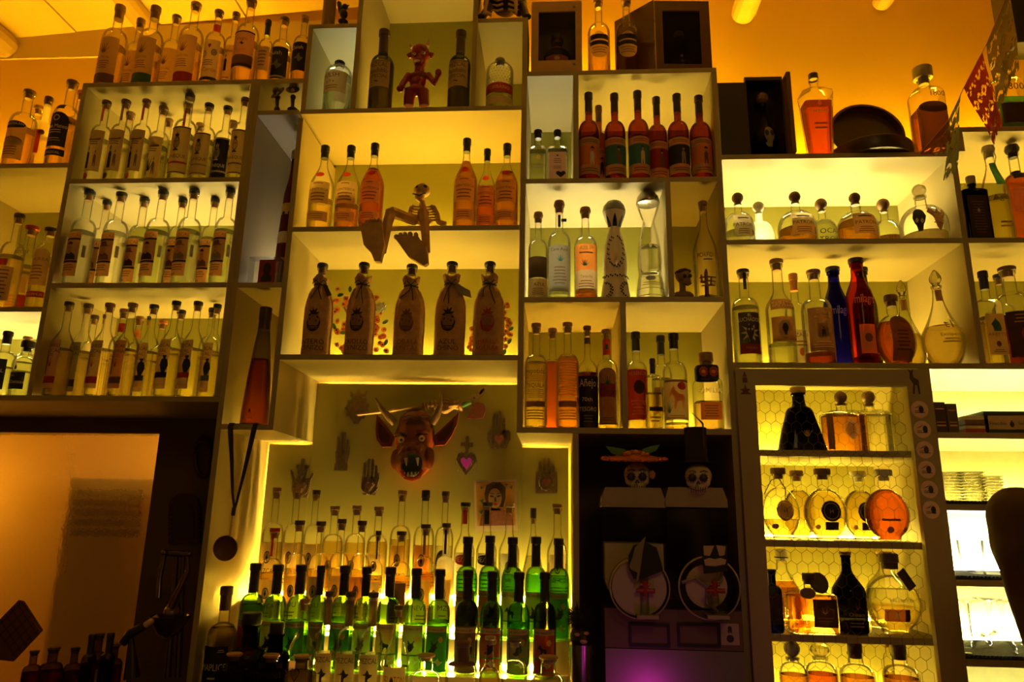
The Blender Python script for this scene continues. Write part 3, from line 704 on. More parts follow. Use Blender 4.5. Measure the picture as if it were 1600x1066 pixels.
def lab_black(txt, arch=True): return [('A' if arch else 'R', -.9, .9, .20, .58, 'blk'), ('E', -.05, .515, .28, .033, 'cream'), ('E', -.05, .515, .2, .024, 'blk'), ('T', txt, 0, .40, .045, 'cream'), ('L', -.5, .5, .34, .39, 2, 'cream'), ('L', -.6, .6, .25, .30, 2, 'cream')]
def neck_tag(col, z0=.74, z1=.92): return own(R_(-.12, .12, z0, z1, col))
C_ = lambda c='cork': ('cork', c)
S_ = lambda c='blk', l=.26: ('caps', c, l)

# ------------------------------------------------------------------ left side rows
YF = .048
row([(22, 143, 38, 'clear bottle, dark arched label', dict(items=[R_(-1, 1, .08, .5, 'tan'), ('E', 0, .50, .9, .045, 'blk'), ('T', 'SANZEKAN', 0, .495, .03, 'cream'), ('E', 0, .30, .85, .05, 'brn'), ('E', 0, .285, .85, .05, 'tan'), ('L', -.6, .6, .12, .24, 4, 'brn')], cap=C_('dcork'), liq='p', lev=.5)),
     (52, 135.5, 30, 'slim frosted bottle, orange label', dict(items=[R_(-1, .55, .28, .56, 'red'), own(('E', .55, .53, .3, .032, 'dkb')), own(R_(-1, .4, .02, .26, 'tan')), ('L', -.8, .2, .05, .24, 7, 'brn')], cap=S_('dkb', .10), frost=.35, liq='p', lev=.5)),
     (88.7, 128, 38, 'wide bottle with black arched label', dict(items=lab_black('Don Mateo')+[own(R_(-.95, .95, .10, .17, 'blk')), ('T', 'MEZCAL', .1, .12, .025, 'cream'), own(R_(-.35, .35, .62, .70, 'blk'))], cap=C_('dcork'), liq='p', lev=.55))],
    zF1, YF, 'on top of far left shelf', 'bottles on the far left shelf top')
row([(37, 158, 32, 'plain bottle with pale cap', dict(cap=C_('cork'))), (104, 144, 32, 'clear bottle with red cap', dict(cap=C_('red')))], zF1, .115, 'half hidden, far left shelf top', 'bottles on the far left shelf top')
row([(166, 10, 37, 'tan agave-label bottle, russet base band', dict(items=lab_agave('brn'), cap=S_('dcork', .17))), (200, 21.5, 31, 'small tan agave-label bottle, red base line', dict(items=lab_agave('red'), cap=S_('dcork', .12), Y=.075)),
     (224, 11.4, 36, 'tan agave-label bottle, black-green base band', dict(items=lab_agave('grn'), cap=S_('dcork', .16))), (257, 16.7, 31, 'tan agave-label bottle, orange base band', dict(items=lab_agave('org'), cap=C_('dcork'), Y=.07)),
     (288, 6.3, 36, 'tan agave-label bottle, red base band', dict(items=lab_agave('red'), cap=C_('cork'))),
     (327, 18, 31, 'white-label bottle with red heart', dict(items=[R_(-1, 1, .04, .55, 'cream'), ('S', 'heart', 0, .44, .36, .06, 'red'), ('E', .5, .39, .28, .04, 'brn'), ('E', .5, .39, .23, .033, 'cream'), ('E', -.45, .37, .25, .04, 'brn'), ('E', -.45, .37, .2, .033, 'cream'), ('T', 'El Cortijo', 0, .15, .05, 'red'), ('L', -.6, .6, .22, .3, 3, 'brn'), R_(-1, 1, .04, .08, 'dkb'), own(R_(-.5, .5, .70, .80, 'red'))], cap=C_('dcork'))),
     (353, 14, 27, 'slim bottle, label with walking man', dict(items=[R_(-1, 1, .06, .56, 'tan'), ('S', 'man', -.1, .26, .5, .2, 'blk'), ('T', 'Alipus', -.1, .48, .035, 'ink'), ('L', -.6, .5, .1, .2, 3, 'brn')], cap=C_('dcork'), Y=.07)),
     (377, 1, 36, 'tall bottle, pink label with dark bands', dict(items=[R_(-1.1, 1.1, .16, .57, 'pnk'), R_(-1.1, 1.1, .55, .565, 'ink'), R_(-1.1, 1.1, .17, .205, 'ink'), R_(-1.1, 1.1, .205, .30, 'brn'), ('S', 'bird', 0, .40, .5, .05, 'ink'), ('T', 'Vago', 0, .46, .04, 'brn'), ('L', -.5, .5, .31, .37, 2, 'org')], cap=C_('dcork'), liq='p')),
     (408, 32.3, 22, 'small bottle with black cap', dict(items=[R_(-1, 1, .2, .55, 'tan'), ('L', -.6, .6, .25, .5, 5, 'brn')], cap=S_('blk', .24), liq='p')),
     (432, 15.5, 33, 'black-label bottle with gourd drawing', dict(items=[R_(-1.1, 1.1, .16, .56, 'blk'), ('T', 'Cuish', -.2, .46, .05, 'cream'), ('S', 'bird', 0, .26, 1.1, .15, 'gry'), R_(-1.1, 1.1, .18, .2, 'cream'), own(R_(-1.1, 1.1, .05, .13, 'dkb'))], cap=C_('dcork'))),
     (466, 26.7, 28, 'black-label bottle against lit corner', dict(items=[R_(-1.1, 1.1, .16, .56, 'blk'), ('T', 'Cuish', -.2, .46, .05, 'cream'), ('S', 'bird', 0, .26, 1.1, .15, 'gry')], cap=C_('cork')))],
    zA, YF, 'on top of left unit', 'bottles on top of the left unit', liq='p', lev=.5)
row([(145, 159, 30, 'pale bottle, two-figure label and red seal', dict(items=lab_figs(1)+[neck_tag('red')], cap=C_('dcork'))), (176, 158, 31, 'pale bottle, seated-figure label and brown seal', dict(items=lab_figs(2)+[neck_tag('brn')], cap=C_('dcork'))),
     (209, 157, 28, 'pale bottle, standing-figure label and red strip', dict(items=lab_figs(3)+[neck_tag('red')], cap=C_('brn'))), (236, 155, 32, 'pale bottle, dark-plant label and seal', dict(items=lab_figs(4)+[('S', 'agave', -.1, .2, 1, .2, 'blk')], cap=C_('dcork'))),
     (278, 143, 35, 'tall bottle, crowned-animal label with red line', dict(items=lab_animal('MINEQUE', k=0), cap=S_('dkb', .05))), (311, 163.4, 31, 'bottle, crowned-animal label with grey line', dict(items=lab_animal('NANEQUE', k=1), cap=C_('blk'))),
     (340, 156.6, 31, 'bottle with black crowned-animal label', dict(items=lab_animal('NANEQUE', True, 2), cap=C_('blk'))), (368, 154.5, 29, 'bottle, plain framed animal label', dict(items=lab_animal('MINEQUE', k=3), cap=C_('dcork')))],
    zB, YF, 'on left unit upper shelf', 'bottles on the left unit upper shelf', lev=.52)
row([(184, 177, 30, 'clear bottle', {}), (246, 175, 28, 'clear bottle', {}), (275, 165, 30, 'red-sealed bottle', dict(items=[neck_tag('red')])), (297, 182, 30, 'cork-topped bottle', {}), (350, 180, 30, 'cork-topped bottle', {})],
    zB, .113, 'in left unit upper back row', 'back bottles on the left unit upper shelf', lev=.5)
row([(110, 298, 36, 'bottle, portrait of man in blue shirt', dict(items=lab_portrait(0))), (167, 302, 36, 'bottle, portrait of smiling bearded man', dict(items=lab_portrait(1))), (204, 307, 33, 'bottle, dark portrait in brimmed hat', dict(items=lab_portrait(3), Y=.07)),
     (234, 299, 35, 'bottle, dark portrait in low light', dict(items=lab_portrait(2))), (284, 296, 35, 'bottle, portrait of man in straw hat', dict(items=lab_portrait(5))), (342, 294.5, 33, 'bottle, portrait of smiling woman', dict(items=lab_portrait(7)))],
    zC, YF, 'on left unit middle shelf', 'portrait bottles on the left unit middle shelf', liq='c', lev=.56, cap=C_('blk'))
row([(144, 315, 30, 'portrait bottle', dict(items=lab_portrait(4))), (266, 309.4, 30, 'portrait bottle', dict(items=lab_portrait(6))), (318, 305, 30, 'portrait bottle with white-bearded man', dict(items=lab_portrait(8)))],
    zC, .112, 'in left unit middle back row', 'portrait bottles on the left unit middle shelf', liq='c', lev=.56, cap=C_('blk'))
row([(82, 473, 33, 'shaded bottle, reddish label', dict(items=lab_tall('PICHED', 'MEZCAL', 'red', False, 'pnk'), cap=C_('dkb'))), (114, 470, 34, 'bottle, grey label and red agave', dict(items=lab_tall('PICHED', 'MEZCAL', 'dkb', False, 'gry'), cap=C_('dkb'))),
     (149.5, 475, 35, 'bottle, brown label and red agave', dict(items=lab_tall('PICHED', 'MEZCAL', 'red', False, 'tan'), cap=C_('wood'))), (186, 474.7, 35, 'bottle, orange label and red agave', dict(items=lab_tall('MEZCAL', 'ARTESANAL', 'brn', False, 'ora'), cap=C_('wood'))),
     (220, 472.4, 34, 'bottle, black pot and plain label', dict(items=lab_tall('MEZCAL', 'REAL', 'navy', True), cap=C_('blk'))), (256, 471.7, 33, 'bottle, tan pot and black strip', dict(items=lab_tall('MEZCAL', 'REAL', 'blk', True), cap=C_('blk'))),
     (291, 472.4, 33, 'bottle, black pot and red strip', dict(items=lab_tall('MEZCAL', 'REAL', 'red', True), cap=C_('dkb'))), (322, 472.4, 30, 'bottle, black pot and blue strip', dict(items=lab_tall('MEZCAL', 'REAL', 'blu', True), cap=C_('blk')))],
    zD_, YF, 'on left unit lowest shelf', 'bottles on the left unit lowest shelf', liq='p', lev=.50, ty='cone', hb=.53, hn=.74)
row([(126, 489, 28, 'clear bottle', dict(cap=C_('dkb'))), (141, 483, 29, 'clear bottle', dict(cap=C_('dkb'))), (173, 484, 30, 'red-collared bottle', dict(items=[own(R_(-.5, .5, .74, .84, 'red'))])), (199, 492, 28, 'orange-collared bottle', dict(items=[own(R_(-.5, .5, .74, .84, 'org'))])),
     (213, 486, 28, 'dark-capped bottle', dict(cap=C_('blk'))), (237, 497, 30, 'orange-capped bottle', dict(cap=C_('org'))), (265, 485.6, 30, 'dark-capped bottle', dict(cap=C_('blk'))), (315, 481.8, 30, 'dark-capped bottle', dict(cap=C_('blk')))],
    zD_, .118, 'in left unit lowest back row', 'back bottles on the left unit lowest shelf', lev=.5)
row([(2, 335.5, 34, 'bottle, tan label and dark cap', dict(items=[R_(-1, 1, .08, .42, 'tan'), ('L', -.7, .7, .1, .4, 8, 'brn'), own(R_(-.4, .4, .43, .5, 'red'))], cap=C_('dkb'))),
     (24, 343.6, 38, 'red-capped bottle with green donkey print', dict(items=[R_(-1.15, 1.15, .03, .22, 'red'), ('L', -.8, .5, .05, .2, 5, 'ora'), own(('S', 'donkey', -.1, .30, 1.1, .34, 'grn')), ('E', -.2, .49, .12, .02, 'cream'), own(('T', 'Mezcal', -.1, .66, .05, 'ink')), own(R_(.35, 1.0, .24, .42, 'tan'))], cap=C_('red'), hb=.62, hn=.78, ty='squat')),
     (57, 357.5, 34, 'bottle, brown arched label', dict(items=[('A', -1, 1, .27, .72, 'tan'), ('T', 'CHURRA', 0, .56, .04, 'brn'), ('L', -.6, .6, .33, .52, 5, 'brn'), own(R_(-1, 1, .13, .20, 'red')), ('T', 'CHIHUAHUA', 0, .145, .035, 'cream')], cap=C_('dkb'), hb=.66, hn=.8, ty='squat'))],
    zF2, YF, 'in far left middle compartment', 'bottles in the far left middle compartment', liq='p', lev=.55)
row([(25, 347, 30, 'dark-capped bottle', dict(cap=C_('dkb'))), (68, 361, 30, 'dark-capped bottle', dict(cap=C_('dkb')))], zF2, .115, 'behind far left middle bottles', 'bottles in the far left middle compartment', lev=.5)
row([(-6, 518.5, 34, 'clear bottle with dark ringed neck', dict(items=[R_(-1, 1, .1, .55, 'blk'), ('T', 'MEZCAL', 0, .35, .05, 'cream')], cap=S_('blk', .2))),
     (29, 534, 31, 'small bottle with black lid and black label', dict(items=[R_(-.85, .85, .12, .42, 'blk'), ('T', 'Los', -.3, .34, .04, 'cream'), ('T', '5 Danzas', 0, .22, .06, 'cream'), own(('S', 'pot', -.1, .46, .3, .09, 'blk'))], cap=('big', 'blk', .62), ty='squat', hb=.62, hn=.78))],
    zD_, YF, 'in far left lowest compartment', 'bottles in the far left lowest compartment', lev=.45)
row([(25, 527, 30, 'cork-topped bottle', {})], zD_, .15, 'at back of far left lowest compartment', 'bottles in the far left lowest compartment')

# ------------------------------------------------------------------ narrow column and centre
def wedge_print(r, R, H, prof): pass
bottle(397, 481, 40, zN3, .045, 'tall', 'smk', 'o', .55, S_('dkb', .20), [('S', 'man', -.15, .09, .22, .055, 'blk', ), ('T', '1942', -.15, .045, .02, 'ink')], 'tall tapering amber decanter with dark wrapped neck in narrow column', None, name='decanter', dr=.8, n=4)
row([(497, 229, 38, 'gold bottle, cream label', dict(liq='p', lev=.36)), (539, 229, 37, 'gold bottle, tan label and green glass', dict(liq='a', lev=.30)), (577, 225.3, 37, 'deep amber bottle, tan label', dict(liq='o', lev=.70)),
     (725, 217.7, 37, 'tall amber bottle, tan label', dict(liq='a', lev=.74)), (758, 234, 31, 'shorter amber bottle, tan label', dict(liq='o', lev=.50, Y=.08)), (790, 226, 37, 'amber bottle, brown label', dict(liq='a', lev=.66))],
    zH6, YF, 'on central shelf beside skeleton', 'red-seal bottles on the central shelf', ty='slope', cap=S_('blk', .15), items=lab_cognac())
BURL = mat('burlap', (.52, .31, .13), .9, var=.35, scale=70, weave=True, bump=.6, transl=.22)
CORDM = mat('black_cord', (.02, .015, .012), .8)
def sack_bottle(px, pyt, wpx, ink, words, desc, k):
    z, Y = zH7, .055; X = X_at(px, Y, z); R = wpx/2*mpp((X, Y, z+.12)); H = Z_at(pyt, X, Y)-z; g = random.Random(k)
    r = root('sack_bottle', (X, Y, z+.001), desc, 'bottle', 'sack-wrapped bottles on the central shelf')
    prof = bottle_profile('mez', R*.86, H, hb=.6, hn=.74)
    MB().rings([[(*sect(a, R, 1, 2, j, 20), b) for j in range(20)] for a, b in prof], True, False).build('body', glass('clr', GLS['clr'][0], edge=GLS['clr'][1]), r, smooth=True, world=False)
    rn = prof[-1][0]
    s_ = MB().lathe([(rn*1.1, H*.957), (rn*1.28, H*.96), (rn*1.28, H*.99), (rn*1.1, H)], n=16).build('stopper', pal('blk', 'cap'), r, smooth=True, world=False)
    MB().lathe([(rn*.8, H*.89), (rn*.84, H*.956)], n=14).build('cork', pal('dcork', 'cap'), s_, smooth=True, world=False)
    sp = [(R*.96, 0), (R*1.0, H*.03), (R*.97, H*.12), (R*1.0, H*.35), (R*.98, H*.52), (R*.90, H*.60), (R*.68, H*.68), (R*.46, H*.735), (R*.40, H*.755), (R*.46, H*.78), (R*.56, H*.82), (R*.60, H*.845), (R*.57, H*.85), (R*.44, H*.80)]
    N = 36; rings = []
    for a, b in sp:
        zf = b/H; pl = .012+.10*max(0, 1-abs(zf-.76)/.14)
        rings.append([(a*(1+pl*math.sin(9*2*math.pi*j/N+k))*math.cos(2*math.pi*j/N), a*.92*(1+pl*math.sin(9*2*math.pi*j/N+k))*math.sin(2*math.pi*j/N), b+(.006*math.sin(3*2*math.pi*j/N+k) if zf > .8 else 0)) for j in range(N)])
    sk = MB().rings(rings, True, False).build('burlap_sack', BURL, r, smooth=True, world=False, sharp=0)
    # side seams
    for sg in (-1, 1): MB().tube([(sg*a*1.02, 0, b) for a, b in sp[:8]], .0022, 6).build('seam', BURL, sk, smooth=True, world=False)
    cz = H*.757
    MB().tube([(R*.46*math.cos(t), R*.44*math.sin(t), cz+.002*math.sin(2*t)) for t in np.linspace(0, 2*math.pi, 22)], .0022, 6).build('cord', CORDM, r, smooth=True, world=False)
    bow = MB(); f = -R*.5
    for sg in (-1, 1):
        bow.tube([(.004, f, cz), (sg*.012+.004, f-.006, cz+.008+.004*g.random()), (sg*.022+.004, f-.004, cz+.001), (sg*.012, f-.004, cz-.006), (.004, f, cz)], .0015, 6)
        bow.tube([(.004, f, cz), (sg*.006+g.uniform(-.01, .01), f-.012, cz-.02), (sg*.012+g.uniform(-.012, .012), -R*.98, cz-.045-g.uniform(0, .03))], .0014, 6)
    bow.build('bow', CORDM, r, smooth=True, world=False)
    su = Surf([(a*1.03, b) for a, b in sp], R); off = R*.02
    it = [('E', 0, .335, .50, .095, ink), ('E', 0, .365, .44, .085, 'wood'), ('S', 'star', 0, .315, .92, .19, ink), ('E', 0, .385, .23, .052, 'wood'), ('S', 'hair', 0, .325, .75, .11, ink), ('S', 'bust', 0, .285, .62, .055, ink), ('L', -.34, .34, .265, .325, 4, 'wood'), ('E', -.08, .395, .035, .006, ink), ('E', .08, .395, .035, .006, ink), ('R', -.05, .05, .357, .362, ink), ('S', 'drop', 0, .195, .1, .06, ink)]
    for j, wd in enumerate(words): it.append(('T', wd, 0, .115-.062*j, .050, ink))
    draw(it, su, R, H, sk, first='print')
    if k == 3:
        MB().prism([(0, 0), (.05, -.03), (.055, -.052), (.02, -.04)], -R*.9, -R*.9+.001, Matrix.Translation((.012, 0, cz))).build('paper_tag', pal('gry', 'paper'), r, world=False)
    if k == 0:
        MB().prism([(0, 0), (.018, -.035), (.03, -.03), (.012, .004)], -R*.9, -R*.9+.001, Matrix.Translation((.018, 0, cz-.01))).build('paper_tag', pal('dkb', 'paper'), r, world=False)
for i, a in enumerate([(492, 413, 44, 'blk', ('INTERO', 'CENIZO'), 'burlap-wrapped bottle printed INTERO CENIZO, first of five sacks'), (559, 412, 44, 'ink', ('CRIOLLO', 'CENIZO'), 'burlap-wrapped bottle printed CRIOLLO CENIZO between bright paper flowers'),
                       (636.5, 415, 46, 'brn', ('TOBALA', 'PUNTAS'), 'burlap-wrapped bottle with faded print, middle of five sacks'), (701, 411, 46, 'blk', ('AZUL', 'CHINO'), 'burlap-wrapped bottle printed AZUL CHINO with hanging paper tag'),
                       (762, 411, 46, 'red', ('AMARILLO', 'AGUIAR'), 'burlap-wrapped bottle printed AMARILLO AGUIAR in red')]): sack_bottle(*a, i)
row([(523.8, 98, 42, 'wide clear jar-like bottle with tan label and small black cap in whitish corner cell', dict(ty='jar', items=[R_(-1.1, .95, .33, .70, 'tan'), ('T', 'PULSH', -.3, .60, .075, 'ink'), ('T', 'x 3 x', -.3, .50, .05, 'ink'), ('L', -.8, .4, .38, .46, 2, 'brn'), own(R_(.1, 1.0, .16, .33, 'cream'))], cap=('cork', 'blk'), lev=.72, rn=.3, label='wide clear jar-like bottle with tan label in whitish corner cell'))], zH5, .05, '', None)
DL = [R_(-1.1, .95, .27, .58, 'tan'), ('L', -.9, .8, .555, .57, 1, 'ink'), ('T', 'MEZCAL', -.15, .50, .05, 'ink'), ('T', 'Papadiablo', -.15, .43, .055, 'ink'), ('T', 'ESPECIAL', -.1, .37, .04, 'ink'), ('S', 'pony', -.2, .315, .4, .03, 'blk')]
row([(592, 48.8, 37, 'dark olive bottle with cream label, left of red devil', dict(items=DL, label='dark olive bottle with cream label, left of red devil')), (715.5, 50, 35, '', dict(items=DL, label='dark olive bottle with cream label, right of red devil'))], zH5, .05, '', 'dark bottles flanking the devil', gl='olv', liq='p', lev=.55, ty='bord', cap=S_('dkb', .28), hb=.56, hn=.68)
def ribs(r, R, H, prof):
    mb = MB()
    for j in range(26):
        for i in range(7):
            a = 2*math.pi*(j+.5*(i % 2))/26; rr = radius_at(prof, H*(.50+.05*i)); mb.ball((rr*math.cos(a), rr*math.sin(a), H*(.50+.05*i)), (.0022, .0022, .0028), 6, 4)
    o = mb.build('glass_studs', glass('clr', GLS['clr'][0], edge=GLS['clr'][1]), r, smooth=True, world=False); o['kind'] = 'stuff'
bottle(779.6, 93, 42, zH5, .05, 'jar', 'clr', 'c', .45, ('ball', 'olv') if False else ('round', 'gry'), [R_(-1.3, 1.3, .27, .44, 'red'), ('T', 'URBANO', .1, .33, .06, 'ora'), own(R_(-1.3, 1.3, .07, .20, 'tan'))], 'squat studded-glass bottle with red band in upper corner cell', rn=.28, extra=ribs)

# ------------------------------------------------------------------ right block
row([(936.5, 1.4, 35, 'oval black-striped label bottle standing upright', dict(label='pale gold bottle with striped oval label standing upright on shelf top')), (981, 1.4, 35, '', dict(label='pale gold bottle with striped oval label beside the dark box', px=981) if False else dict(label='pale gold bottle with striped oval label beside the dark box'))],
    zH8, .05, '', 'striped-label bottles on the shelf top', items=[('E', 0, .35, .95, .165, 'tan'), R_(-.85, .85, .42, .48, 'blk'), R_(-.92, .92, .35, .40, 'blk'), ('L', -.7, .7, .24, .33, 3, 'brn')], cap=C_('cork'), liq='p', lev=.5, ty='long')
bottle(840, 204.6, 27, zH9, .045, 'rect', 'clr', 'c', .6, S_('blk', .16), [('E', .1, .45, .26, .045, 'yel'), ('L', -.6, .6, .24, .34, 2, 'gry')], 'small square clear bottle with yellow sun mark and black cap', 'small flasks in the pale cell', dr=.8, n=5, hb=.62, hn=.70)
bottle(871, 204.6, 33, zH9, .045, 'rect', 'clr', 'c', .62, S_('blk', .14), [R_(-.8, .8, .07, .55, 'pnk'), ('S', 'crown', 0, .47, .16, .04, 'ink'), ('L', -.4, .4, .34, .44, 3, 'brn'), ('L', -.5, .5, .24, .3, 2, 'brn'), ('S', 'heart', .3, .08, .9, .12, 'ink')], 'square clear flask with pink label and black cap', 'small flasks in the pale cell', dr=.6, n=6, hb=.60, hn=.70, rn=.3)
row([(918.8, 146.4, 33, 'amber bottle, man in pale shirt on orange', dict(items=lab_person('org', 'wht'))), (962.4, 147.7, 33, 'amber bottle, figure on green label', dict(items=lab_person('teal', 'brn'))), (999.7, 143.7, 33, 'amber bottle, man in yellow shirt on green', dict(items=lab_person('teal', 'cream'))),
     (1030, 153, 31, 'amber bottle, figure on red-brown label', dict(items=lab_person('red', 'brn'), Y=.06)), (1063, 148.3, 33, 'amber bottle, figure on dark blue label', dict(items=lab_person('navy', 'gry'))), (1098, 151, 33, 'amber bottle, dark figure on orange label', dict(items=lab_person('org', 'brn')))],
    zH9, YF, 'on right block top row', 'picture-label bottles in the right block', gl='brn', liq='a', lev=.48, ty='long', cap=S_('dkb', .22))
bottle(937, 166.5, 28, zH9, .11, 'long', 'brn', 'a', .4, S_('brn', .2), lab_person('org', 'blk'), 'amber bottle half hidden behind the picture-label row', 'picture-label bottles in the right block')
bottle(840, 331.6, 31, zH10, YF, 'long', 'clr', 'c', .3, ('round', 'cork'), [R_(-1.1, 1.1, .23, .46, 'dkb'), own(R_(-1.1, 1.1, .02, .22, 'tan')), ('T', 'AZUL', .2, .14, .035, 'ink'), ('L', -.6, .7, .04, .12, 4, 'brn')], 'clear bottle with peeled dark label and cork knob, beside pale wall', 'cork-knob bottles in the right block')
def bluetag(r, R, H, prof): MB().box((-.004, -.012, H*.72), (.004, -.0105, H*.84)).box((.006, -.02, H*.76), (.022, -.018, H*.79), Matrix.Rotation(-.0, 4, 'Y')).build('blue_tag', pal('blu'), r, world=False)
bottle(873.7, 313.6, 36, zH10, YF, 'long', 'clr', 'c', .10, ('round', 'wood'), [R_(-1.1, 1.1, .08, .52, 'gry'), ('S', 'agave', .1, .36, .9, .09, 'teal'), ('L', -.6, .7, .14, .32, 6, 'brn'), ('T', 'Casa Azul', 0, .465, .03, 'ink')], 'tall bottle with grey label, blue tag and acorn stopper', 'cork-knob bottles in the right block', extra=bluetag)
bottle(915.6, 324, 36, zH10, YF, 'long', 'clr', 'o', .08, ('round', 'cork'), [R_(-1.1, 1.1, .29, .56, 'org'), ('T', 'AZUL', 0, .50, .04, 'cream'), ('L', -.6, .6, .45, .49, 1, 'brn'), ('S', 'agave', -.1, .33, .95, .09, 'teal'), own(R_(-1.1, 1.1, .05, .29, 'tan')), ('T', 'Tequila', 0, .21, .03, 'brn'), ('L', -.7, .7, .08, .19, 4, 'brn')], 'bottle with bright orange and tan label, cork knob stopper', 'cork-knob bottles in the right block')
# hourglass decanters
def hourglass(px, pyt, wpx, ceramic, label):
    z, Y = zH10, .06; X = X_at(px, Y, z); R = wpx/2*mpp((X, Y, z+.1)); H = Z_at(pyt, X, Y)-z
    r = root('decanter', (X, Y, z+.001), label, 'decanter', 'hourglass decanters'); prof = bottle_profile('hour', R, H); dense = []
    for (a, b), (c, d) in zip(prof, prof[1:]): dense += [(a+(c-a)*t/3, b+(d-b)*t/3) for t in range(3)]
    dense.append(prof[-1])
    CER = mat('white_ceramic', (.92, .82, .64), .15, var=.03); BL = mat('cobalt_glaze', (.012, .016, .05), .2)
    MB().lathe(dense, n=32, cap1=False).build('body', CER if ceramic else glass('clr', GLS['clr'][0], edge=GLS['clr'][1]), r, smooth=True, world=False, sharp=0)
    st_ = MB().lathe([(R*.74, H*.872), (R*.80, H*.876), (R*.80, H*.89), (R*.72, H*.935), (R*.50, H*.975), (R*.14, H*.999)], n=28).build('stopper', mat('silver_bell', (.45, .42, .34), .25, .9) if not ceramic else mat('grey_glaze', (.35, .36, .28), .25), r, smooth=True, world=False, sharp=0)
    su = Surf(prof, R)
    if ceramic:
        pcs = []
        def leafring(cx, cz, rx, rz, a0, a1, nn):
            for j in range(nn):
                t = a0+(a1-a0)*j/(nn-1); x, zz = cx+rx*math.cos(t), cz+rz*math.sin(t)
                pcs.append(('E', x-.05, zz+.006, .055, .011, 'navy')); pcs.append(('E', x+.05, zz-.006, .055, .011, 'navy'))
        leafring(0, .46, .52, .15, math.pi*.62, math.pi*2.38, 17); leafring(-.62, .085, .34, .065, -1.4, 1.7, 8); leafring(.62, .085, .34, .065, 1.4, 4.6, 8); leafring(0, .205, .75, .012, 0.2, math.pi-.2, 9)
        pcs += [('E', 0, .40, .13, .03, 'cream'), ('S', 'agave', 0, .385, .14, .035, 'gold')]
        pcs = [p for p in pcs if abs(p[1] if p[0] == 'E' else 0) < 1.4]
        draw(pcs, su, R, H, r, first='glaze_pattern')
        mb = MB()
        for j in range(7):
            a = 2*math.pi*j/7-math.pi/2
            for x0, x1, z0, z1 in ((-.2, .2, .71, .73),): pass
            def pt(da, zf, o=.0012): rr = radius_at(prof, zf*H)+o; return (rr*math.cos(a+da), rr*math.sin(a+da), zf*H)
            mb.add([pt(-.36, .72), pt(.36, .72), pt(.26, .765), pt(.14, .80), pt(0, .835), pt(-.14, .80), pt(-.26, .765)], [(0, 1, 2, 3, 4, 5, 6)])
        mb.build('glaze_points', BL, r, smooth=True, world=False, sharp=0)
    else:
        pr = [(a*.93, b) for a, b in dense if .02*H < b < .24*H]+[(R*.6, H*.245)]
        MB().lathe(pr, n=28).build('liquid', liquid('c', LIQ['c']), r, smooth=True, world=False, sharp=0)
        pr = [(R*.5, H*.262)]+[(a*.93, b) for a, b in dense if .27*H < b < .50*H]
        MB().lathe(pr, n=28).build('liquid', liquid('c', LIQ['c']), r, smooth=True, world=False, sharp=0)
        draw([('E', 0, .47, .1, .024, 'cream'), ('S', 'agave', 0, .46, .2, .05, 'ink'), own(('E', -.05, .18, .34, .022, 'gry')), own(('L', -.8, .8, .115, .15, 2, 'brn')), own(R_(-1.2, 1.2, .09, .095, 'brn')), own(R_(-1.2, 1.2, .03, .036, 'brn'))], su, R, H, r)
hourglass(962, 313.6, 46, True, 'white ceramic hourglass decanter painted with dark blue leaves')
hourglass(1017, 298.7, 47, False, 'clear glass hourglass decanter with silver dome stopper')
def cactus(r, R, H, prof):
    m = mat('purple_glass', (.22, .10, .16), .3); mb = MB()
    mb.tube([(0, 0, .012), (0, 0, H*.28), (0, 0, H*.315)], [.0062, .0062, .003], 10); mb.tube([(0, 0, H*.18), (-.013, 0, H*.185), (-.014, 0, H*.26)], [.0035, .0035, .003], 8); mb.tube([(0, 0, H*.15), (.013, 0, H*.16), (.014, 0, H*.23)], [.0035, .0035, .003], 8)
    mb.build('glass_cactus', m, r, smooth=True, world=False)
bottle(1105.4, 316.3, 38, zH10, YF, 'slope', 'clr', 'p', .0, C_('wood'), [('T', 'PORFIDIO', 0, .40, .045, 'ink'), ('L', -.4, .4, .36, .39, 1, 'ink'), ('L', -.8, .7, .10, .22, 3, 'brn')], 'clear bottle with a purple glass cactus inside', None, extra=cactus, hb=.46)
